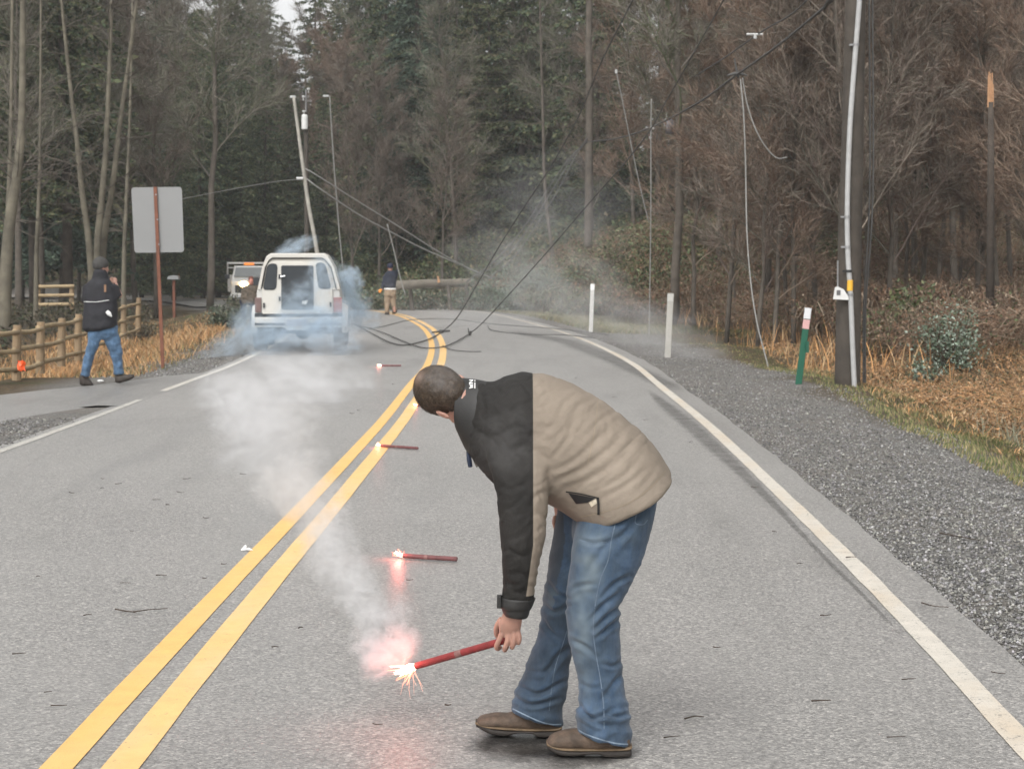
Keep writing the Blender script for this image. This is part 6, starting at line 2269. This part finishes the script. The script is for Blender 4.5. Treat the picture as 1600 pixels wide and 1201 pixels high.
fade = np.clip(.75 * blob(915, 900, 22, 70, .12) * near + .55 * blob(905, 985, 16, 30) * near + .5 * blob(862, 935, 14, 22) * ~near + .35 * blob(915, 1030, 14, 50) * near + .25 * blob(940, 840, 40, 12) * near + .12, 0, .8)
set_val(jeans.data, 'fade', fade * (.75 + .5 * vnoise(v * 30, 3).clip(-1, 1)))
dark_tone = np.clip(.75 * ~near * smooth(960, 860, pp[:, 1]) + .25 * ~near + .4 * blob(905, 1125, 20, 12), 0, .8)  # darker far leg, strongest at the thigh, and a dark spot above the near hem
set_val(jeans.data, 'dark_tone', dark_tone)
BD = surf(jeans)
M_SEAM = simple('pale_denim_seam', (.10, .135, .18), .8, .3, 60, 0)
M_HEM = simple('frayed_hem', (.17, .22, .28), .8, .3, 60, 0)
ribbon_on('side_seam', BD, [(962, 815), (955, 845), (950, 875), (938, 905), (930, 945), (927, 985), (931, 1020), (938, 1060), (943, 1100), (944, 1138)], 1.5, M_SEAM, jeans, .0012)
ribbon_on('inner_seam', BD, [(886, 985), (878, 1010), (868, 1040), (862, 1075), (858, 1110)], 1.2, M_SEAM, jeans, .0012)
ribbon_on('pocket_stitch', BD, [(996, 790), (994, 805), (993, 817), (1005, 819), (1012, 812)], 1.1, M_SEAM, jeans, .0012)
ribbon_on('hem_edge', BD, [(901, 1138), (915, 1146), (940, 1155), (965, 1161), (984, 1162)], 2.0, M_HEM, jeans, .002)
ribbon_on('hem_edge', BD, [(798, 1105), (820, 1116), (845, 1127), (862, 1131), (877, 1131)], 2.0, M_HEM, jeans, .002)
ribbon_on('thigh_crease_line', BD, [(905, 843), (925, 848), (948, 846)], 1.3, M_SEAM, jeans, .0012)

# boots
M_BOOT = simple('brown_worn_leather', (.085, .058, .040), .75, .6, 26, .8, 70, .004)
M_SOLE = simple('dark_boot_sole', (.028, .022, .018), .7, .3, 20, .4)
M_WELT = simple('boot_welt', (.13, .088, .05), .7, .3, 40, .3)
def boot(name, up, sole, welt, parent):
    b_ = MB(); sil_loft(b_, up, 24, 2.3, 4)
    me = remeshed(b_, .005, 4, name)
    bo = link(name, me, M_BOOT, parent, True)
    s_ = MB(); sil_loft(s_, sole, 24, 3.2, 4)
    s_.build('sole', M_SOLE, bo, smooth_=False)
    w_ = MB(); sil_loft(w_, welt, 24, 3.0, 4)
    w_.build('welt', M_WELT, bo, smooth_=True)
    return bo
YN, YFt = float(G(920, 1179)[1]), float(G(810, 1148.5)[1])
boot('boot', [(984, 1152, 985, 1170, YN, .030), (976, 1142, 977, 1172, YN, .040), (955, 1134, 956, 1172, YN, .042), (930, 1134, 930, 1172, YN, .044), (908, 1137, 908, 1171, YN + .01, .050), (888, 1139, 888, 1170, YN + .012, .054), (872, 1143, 872, 1168, YN + .015, .053), (861, 1148, 861, 1167, YN + .017, .043), (855, 1155, 855, 1164, YN + .018, .026)],
     [(986, 1164, 986, 1178, YN, .034), (980, 1165, 980, 1179, YN, .046), (948, 1167, 948, 1179.5, YN, .047), (937, 1167, 937, 1175, YN, .044), (915, 1167, 915, 1175, YN + .005, .047), (898, 1166, 898, 1177, YN + .01, .054), (878, 1164, 878, 1176, YN + .015, .055), (864, 1161, 864, 1172, YN + .017, .044), (855, 1157, 855, 1167, YN + .018, .028)],
     [(987, 1161, 987, 1165.5, YN, .037), (978, 1162, 978, 1168, YN, .050), (930, 1164, 930, 1169, YN + .005, .050), (890, 1163, 890, 1168, YN + .012, .058), (868, 1161, 868, 1166, YN + .017, .052), (854, 1157, 854, 1162, YN + .018, .032)], man)
boot('boot', [(875, 1116, 876, 1140, YFt, .034), (866, 1106, 867, 1141, YFt, .044), (845, 1096, 846, 1141, YFt, .046), (820, 1103, 820, 1140, YFt, .046), (796, 1113, 796, 1138, YFt + .01, .050), (776, 1113, 776, 1137, YFt + .012, .054), (760, 1116, 760, 1135, YFt + .015, .053), (750, 1119, 750, 1133, YFt + .017, .043), (744, 1125, 744, 1131, YFt + .018, .026)],
     [(877, 1134, 877, 1146, YFt, .034), (870, 1135, 870, 1148, YFt, .046), (842, 1137, 842, 1148.5, YFt, .047), (832, 1137, 832, 1143, YFt, .044), (808, 1136, 808, 1142, YFt + .005, .047), (790, 1134, 790, 1146, YFt + .01, .054), (770, 1131, 770, 1144, YFt + .015, .055), (756, 1127, 756, 1139, YFt + .017, .044), (744, 1123, 744, 1133, YFt + .018, .028)],
     [(878, 1131, 878, 1136, YFt, .037), (868, 1132, 868, 1138, YFt, .050), (820, 1133, 820, 1138, YFt + .005, .050), (782, 1130, 782, 1135, YFt + .012, .058), (760, 1128, 760, 1133, YFt + .017, .052), (743, 1124, 743, 1129, YFt + .018, .032)], man)

# continuous body: head, neck, trunk, arms, hands, legs
bd = MB()
neck = P(765, 652, TY)
head_in(bd, HO, HR, 1.0, neck)
sil_loft(bd, [(755, 625, 748, 685, TY, .06), (800, 615, 790, 720, TY, .13), (870, 625, 840, 750, TY, .15), (960, 690, 900, 785, TY, .14), (1010, 735, 920, 790, TY, .14)], 20)
bd.tube([P(815, 660, 6.780), P(815, 760, 6.700), P(815, 850, 6.695), P(806, 930, 6.720), P(805, 960, 6.725)], [.05, .045, .04, .031, .028], 14)
bd.tube([P(850, 670, 7.000), P(870, 740, 7.050), P(877, 790, 7.045), P(877, 803, 7.040)], [.05, .04, .028, .025], 12)
bd.tube([P(965, 780, 6.780), P(925, 965, NY), P(945, 1120, 6.740), P(950, 1150, 6.730)], [.075, .05, .042, .04], 14)
bd.tube([P(925, 780, 6.960), P(874, 960, FY), P(845, 1100, FY), P(850, 1125, FY)], [.075, .05, .042, .04], 14)
# hand gripping the flare, knuckles towards us
sil_loft(bd, [(789, 948, 823, 950, 6.720, .027), (784, 962, 817, 963, 6.728, .023), (779, 975, 815, 975, 6.738, .021), (781, 988, 813, 986, 6.750, .016), (786, 995, 811, 992, 6.758, .011)], 22, 2.2)
def finger(pts, r):
    q = catmull([P(*a) for a in pts], 4)
    bd.tube(q, np.linspace(r, r * .82, len(q)), 12)
    bd.ell(q[-1], (r * .84,) * 3, None, 12, 8)
finger([(785, 985, 6.748), (781, 997, 6.755), (776, 1008, 6.770), (777, 1013, 6.788), (781, 1011, 6.805)], .0105)
finger([(794, 986, 6.745), (793, 1000, 6.748), (789, 1012, 6.762), (789, 1015, 6.780), (792, 1010, 6.798)], .0105)
finger([(802, 986, 6.742), (803, 999, 6.745), (801, 1009, 6.758), (800, 1011, 6.775), (801, 1006, 6.792)], .0098)
finger([(809, 984, 6.742), (812, 995, 6.744), (811, 1003, 6.755), (809, 1004, 6.770), (808, 999, 6.784)], .0085)
finger([(784, 966, 6.750), (777, 977, 6.775), (776, 990, 6.802), (782, 999, 6.818)], .0115)
# relaxed far hand beside the knee
sil_loft(bd, [(870, 797, 884, 797, 7.040, .028), (866, 806, 883, 806, 7.040, .036), (865, 816, 880, 816, 7.040, .036)], 18)
for k, (dy, l) in enumerate([(-.032, 25), (-.011, 29), (.011, 27), (.031, 21)]):
    finger([(873 + k, 812, 7.040 + dy), (869 + k, 822, 7.040 + dy), (870 + k, 812 + l * .75, 7.040 + dy), (874 + k, 812 + l, 7.040 + dy * .9)], .0088)
finger([(868, 806, 7.010), (866, 815, 7.000), (868, 825, 7.000)], .0098)
body = link('body', remeshed(bd, .0036, 3, 'body'), M_SKIN, man, True)
hair = hair_shell('hair', HO, HR, hair_mat('short_brown_hair', (.050, .036, .025)), man, bald=((-.012, -.072, .115), .024, .7), seed=3, strands=26000)
# the cropped hair itself: one closed cap from forehead to nape
hc = MB()
for c_, r_ in [((0, -.020, .057), (.0805, .094, .090)), ((0, -.036, .014), (.070, .066, .066)), ((0, -.024, -.020), (.060, .050, .040))]:
    hc.ell(HO + HR @ np.array(c_), r_, HR, 32, 20)
hme = remeshed(hc, .0038, 8, 'cropped_hair')
v = coords(hme)
put(hme, v + normals(hme) * (fbm(v * 210, 5) * .0011 + fbm(v * 60, 6) * .0012)[:, None])
cap_ = link('cropped_hair', hme, bpy.data.materials['short_brown_hair'], man, True)
q_ = (v - HO) @ HR
set_val(cap_.data, 'thin', np.clip(np.exp(-(np.linalg.norm(q_ - np.array([-.012, -.075, .115]), axis=1) / .026) ** 2) * .7, 0, 1))
for s in (-1, 1):
    e = MB(); e.ell(HO + HR @ np.array([s * .031, .083, .004]), (.0115,) * 3, None, 12, 8); e.build('eye', M_EYE, body, smooth_=True)

# ------------------------------------------------------------ people farther off
M_DARKJ = simple('dark_parka', (.016, .016, .020), .8, .35, 9, .4, 60, .006)
M_NAVY = simple('navy_fleece', (.014, .018, .032), .85, .3, 9, .4, 60, .006)
M_KHAKI = simple('khaki_cloth', (.26, .19, .125), .85, .25, 9, .5, 50, .006)
M_CAMO = simple('brown_coat', (.10, .08, .06), .85, .6, 16, .4, 60, .006)
M_BOOTD = simple('dark_boot', (.04, .032, .026), .7, .3, 20, .4)
def figure_fold(seed, amp, sc=9):
    return lambda v, n: fbm(np.stack([v[:, 0] * sc, v[:, 1] * sc, v[:, 2] * sc * 1.6], 1), seed) * amp

wc = lambda x, y: (110 + x / 5.4545, 390 + y / 5.4545)
WY = 26.7
w0 = G(165, 600)
walker = thing('person', 'person in a dark parka and blue jeans walking away taking a photograph', 'person', (w0[0], WY, 0), 'people on the road')
b = MB()
sil_loft(b, [(205, 235, 300, 235, WY, .10), (150, 275, 345, 270, WY, .14), (115, 330, 372, 330, WY, .17), (112, 400, 392, 400, WY, .18), (116, 450, 398, 450, WY, .18), (110, 540, 400, 540, WY, .19), (104, 620, 398, 610, WY, .19), (102, 668, 398, 655, WY, .19), (135, 705, 385, 668, WY, .17)], 28, 2.3, 4, wc)
sil_loft(b, [(300, 275, 352, 300, WY, .08), (330, 330, 400, 300, WY + .03, .08), (365, 440, 425, 350, WY + .05, .075), (375, 450, 448, 392, WY + .08, .07), (395, 400, 440, 380, WY + .12, .065), (372, 300, 425, 330, WY + .24, .06), (360, 268, 398, 285, WY + .32, .045)], 18, 2, 4, wc)
sil_loft(b, [(110, 300, 190, 290, WY, .09), (98, 380, 160, 380, WY, .08), (100, 450, 160, 450, WY + .03, .08), (130, 420, 190, 400, WY + .15, .06), (250, 300, 300, 290, WY + .28, .05)], 16, 2, 4, wc)
sil_loft(b, [(205, 170, 300, 170, WY, .10), (192, 205, 318, 205, WY, .12), (180, 245, 330, 245, WY, .12)], 18, 2, 3, wc)
cloth('parka', b, M_DARKJ, walker, .014, 4, figure_fold(1, .007, 7))
b = MB()
sil_loft(b, [(150, 660, 405, 640, WY, .14), (150, 700, 405, 690, WY, .14), (160, 745, 400, 730, WY, .12), (190, 770, 370, 760, WY, .08)], 22, 2.2, 3, wc)
sil_loft(b, [(150, 700, 262, 715, WY - .03, .1), (145, 780, 248, 790, WY - .04, .1), (128, 850, 222, 860, WY - .05, .09), (112, 930, 196, 935, WY - .05, .085), (98, 1000, 176, 1005, WY - .04, .08), (86, 1050, 164, 1065, WY - .03, .085), (82, 1068, 162, 1080, WY - .02, .085)], 20, 2.1, 3, wc)
sil_loft(b, [(262, 710, 402, 680, WY + .03, .1), (290, 790, 422, 770, WY + .04, .1), (325, 860, 438, 850, WY + .05, .09), (350, 930, 446, 925, WY + .07, .085), (366, 1000, 447, 995, WY + .08, .08), (368, 1045, 455, 1045, WY + .08, .085), (366, 1062, 460, 1060, WY + .08, .085)], 20, 2.1, 3, wc)
M_DEN2 = denim('pale_blue_denim', (.06, .115, .20))
cloth('jeans', b, M_DEN2, walker, .012, 4, figure_fold(2, .011, 11))
b = MB()
head_in(b, P(*wc(262, 158), WY + .02), basis((.75, .65, -.05), (.03, .02, 1)), 1.0, P(*wc(255, 250), WY))
b.tube([P(*wc(255, 250), WY), P(*wc(260, 450), WY), P(*wc(270, 680), WY)], [.07, .13, .12], 12)
for q in ([(210, 700, 0), (165, 900, -.05), (125, 1080, -.03)], [(335, 700, 0), (395, 900, .05), (410, 1070, .08)]):
    b.tube([P(*wc(x, y), WY + d) for x, y, d in q], [.07, .05, .04], 10)
b.tube([P(*wc(320, 300), WY), P(*wc(420, 390), WY + .08), P(*wc(375, 272), WY + .32)], [.05, .04, .03], 10)
hw = P(*wc(376, 262), WY + .34)
b.ell(hw, (.04, .03, .042), None, 12, 8)
for k in range(4):
    b.tube([hw + np.array([-.01 + .0, .0, .03 - .02 * k]), hw + np.array([-.05, .01, .035 - .02 * k]), hw + np.array([-.07, .03, .03 - .02 * k])], [.010, .009, .008], 8)
b.tube([hw + np.array([-.01, -.02, .02]), hw + np.array([-.04, -.03, .045])], [.012, .010], 8)
link('body', remeshed(b, .008, 3, 'body'), M_SKIN, walker, True)
M_BEANIE = simple('grey_knit_beanie', (.055, .053, .05), .9, .35, 90, .8, 120, .006)
ho, hr = P(*wc(262, 158), WY + .02), basis((.75, .65, -.05), (.03, .02, 1))
hb = hair_shell('beanie', ho, hr, M_BEANIE, walker, line=([-.12, .12], [-.03, .03]), off=.018, seed=8, rough=.005)
cbx = MB(); cc = hw + np.array([-.09, .05, .02])
cbx.box(cc + np.array([-.06, -.03, -.035]), cc + np.array([.05, .03, .035]))
cam_o = bevelled(cbx.build('compact_camera', simple('camera_black', (.03, .03, .03), .4, .1, 9, 0), None, origin=tuple(cc)), .006)
tag(cam_o, 'small dark camera held up by the walking person', 'camera')
b = MB()
p0, p1 = P(*wc(310, 525), WY - .2), P(*wc(352, 570), WY - .2)
b.tube([p0, (p0 + p1) / 2, p1], [.025, .03, .008], 8)
b.build('white_glove', simple('white_cloth', (.75, .75, .73), .7, .05, 9, .2), walker)
b = MB(); b.tube([P(*wc(115, 443), WY - .19), P(*wc(220, 446), WY - .21), P(*wc(328, 430), WY - .20)], .004, 5)
b.build('white_cord', M_PAPER, walker)
b = MB(); c = P(*wc(296, 330), WY - .19); b.box(c + np.array([-.014, -.003, -.05]), c + np.array([.014, .004, .05]))
b.build('tan_patch', simple('tan_patch', (.25, .14, .08), .7, .1, 9, 0), walker)
def far_boot(pts, parent, cv, mat=M_BOOTD):
    b = MB(); sil_loft(b, pts, 16, 2.4, 3, cv)
    return b.build('boot', mat, parent, smooth_=True)
far_boot([(82, 1060, 84, 1150, WY - .02, .04), (110, 1062, 112, 1158, WY - .02, .055), (145, 1078, 148, 1160, WY, .055), (175, 1120, 176, 1160, WY, .05), (192, 1140, 192, 1156, WY + .01, .03)], walker, wc)
far_boot([(382, 1055, 384, 1130, WY + .08, .04), (410, 1056, 414, 1138, WY + .08, .055), (450, 1062, 454, 1128, WY + .08, .055), (500, 1062, 505, 1112, WY + .09, .055), (540, 1062, 543, 1090, WY + .1, .04)], walker, wc)

# far person in khaki trousers
fc_ = lambda x, y: (575 + x / 12.014, 400 + y / 12.014)
PY = 61.0
p0_ = G(610, 491)
far = thing('person', 'person in a navy top and khaki trousers standing on the road bend', 'person', (p0_[0], PY, 0), 'people on the road')
b = MB()
sil_loft(b, [(370, 275, 500, 275, PY, .09), (325, 320, 535, 320, PY, .12), (300, 400, 540, 400, PY, .14), (290, 480, 535, 480, PY, .14), (295, 560, 528, 560, PY, .14), (298, 598, 526, 598, PY, .13)], 22, 2.2, 3, fc_)
sil_loft(b, [(310, 350, 370, 340, PY, .08), (265, 450, 335, 450, PY - .02, .07), (250, 530, 310, 530, PY - .05, .06), (245, 590, 295, 585, PY - .1, .05), (250, 625, 290, 620, PY - .12, .045)], 14, 2, 3, fc_)
sil_loft(b, [(480, 330, 545, 350, PY, .08), (490, 420, 560, 420, PY + .03, .07), (500, 400, 560, 380, PY + .14, .055), (510, 320, 560, 310, PY + .2, .05), (525, 250, 565, 240, PY + .2, .045)], 14, 2, 3, fc_)
cloth('fleece', b, M_NAVY, far, .018, 3, figure_fold(3, .010))
b = MB(); sil_loft(b, [(299, 600, 527, 600, PY, .125), (300, 628, 527, 628, PY, .125)], 20, 2.2, 3, fc_); b.build('shirt_hem', M_PAPER, far, smooth_=True)
b = MB()
sil_loft(b, [(302, 628, 526, 628, PY, .12), (300, 680, 530, 680, PY, .14), (300, 730, 532, 730, PY, .14), (310, 770, 528, 770, PY, .1)], 20, 2.2, 3, fc_)
sil_loft(b, [(300, 720, 418, 725, PY, .09), (302, 830, 412, 835, PY, .085), (312, 940, 408, 940, PY, .08), (318, 1020, 405, 1020, PY, .08), (318, 1060, 405, 1060, PY, .08)], 16, 2.1, 3, fc_)
sil_loft(b, [(412, 725, 532, 720, PY + .02, .09), (420, 830, 530, 830, PY + .03, .085), (435, 930, 532, 930, PY + .05, .08), (455, 1000, 548, 1000, PY + .10, .075), (462, 1035, 550, 1040, PY + .12, .075)], 16, 2.1, 3, fc_)
cloth('trousers', b, M_KHAKI, far, .016, 3, figure_fold(4, .012))
b = MB()
ho, hr = P(*fc_(415, 225), PY), basis((-.35, .9, -.1), (0, 0, 1))
head_in(b, ho, hr, 1.0, P(*fc_(430, 300), PY))
b.tube([P(*fc_(430, 300), PY), P(*fc_(415, 480), PY), P(*fc_(415, 700), PY)], [.07, .1, .1], 10)
for q in ([(360, 700), (358, 1080)], [(470, 700), (500, 1050)]):
    b.tube([P(*fc_(*q[0]), PY), P(*fc_(*q[1]), PY + .03)], [.06, .04], 8)
b.tube([P(*fc_(330, 400), PY), P(*fc_(285, 520), PY - .05), P(*fc_(262, 640), PY - .13)], [.045, .04, .03], 8)
link('body', remeshed(b, .012, 3, 'body'), M_SKIN, far, True)
hair_shell('cap', ho, hr, simple('navy_cap', (.012, .014, .035), .8, .2, 30, .3), far, line=([-.12, .12], [-.01, .035]), off=.02, seed=9)
far_boot([(318, 1040, 318, 1100, PY, .05), (350, 1040, 352, 1112, PY, .055), (400, 1050, 402, 1108, PY + .02, .05)], far, fc_)
far_boot([(455, 1010, 458, 1085, PY + .08, .05), (500, 1000, 505, 1085, PY + .1, .055), (548, 1000, 552, 1050, PY + .1, .04)], far, fc_)
b = MB(); c = P(*fc_(228, 650), PY - .15)
b.tube([c + (.03, 0, .05), c + (0, 0, 0), c + (-.02, 0, -.06)], [.02, .05, .03], 10)
fo = b.build('orange_torch', simple('orange_plastic', (.75, .27, .04), .5, .1, 9, 0, emis=((1, .3, .05), .2)), None, origin=tuple(c), smooth_=True)
tag(fo, 'orange hand lamp held by the person in khaki trousers', 'lamp')

# person beside the oncoming truck, mostly behind brush and smoke
KY = 57.0
kc = lambda x, y: (340 + x / 13.34, 395 + y / 13.34)
kx = P(389, 470, KY)[0]
kp = thing('person', 'red faced person in a brown coat facing us beside the oncoming truck', 'person', (kx, KY, float(hz(kx, KY)[0])), 'people on the road')
b = MB()
sil_loft(b, [(640, 665, 780, 665, KY, .09), (540, 700, 860, 700, KY, .14), (490, 780, 880, 780, KY, .16), (480, 880, 870, 880, KY, .16), (470, 980, 850, 980, KY, .16), (480, 1060, 840, 1060, KY, .15)], 22, 2.2, 3, kc)
cloth('coat', b, M_CAMO, kp, .018, 3, figure_fold(6, .014))
b = MB(); zb_ = world_loc(kp)[2]
for px in (380, 395):
    a = P(px, 468, KY)
    b.tube([a, a * np.array([1, 1, .5]) + np.array([0, 0, zb_ * .5]), np.array([a[0], KY, zb_ + .08])], [.12, .09, .075], 14)
link('trousers', remeshed(b, .018, 3, 'trousers'), M_NAVY, kp, True)
b = MB()
ho, hr = P(*kc(700, 590), KY - .05), basis((.1, -1, -.15), (0, 0, 1))
head_in(b, ho, hr, 1.0, P(*kc(700, 690), KY))
b.tube([P(*kc(700, 690), KY), P(*kc(680, 1000), KY)], [.08, .1], 10)
for px in (380, 395):
    b.tube([P(px, 455, KY), np.array([P(px, 455, KY)[0], KY, zb_ + .1])], [.06, .04], 8)
link('body', remeshed(b, .012, 3, 'body'), skin_mat('ruddy_skin', (.52, .22, .17)), kp, True)
hair_shell('hair', ho, hr, hair_mat('reddish_hair', (.12, .045, .03)), kp, seed=12)
for px in (380, 395):
    a = P(px, 470, KY)
    b = MB(); b.ell((a[0], KY - .05, zb_ + .05), (.05, .13, .055), None, 12, 8); b.build('boot', M_BOOTD, kp, smooth_=True)

# unused prototypes never shown
for root in bare + fir:
    if root.name.split('.')[0] in ('bare_tree', 'fir_tree') and root.get('label') == 'x':
        for c in list(root.children):
            bpy.data.objects.remove(c)
        bpy.data.objects.remove(root)
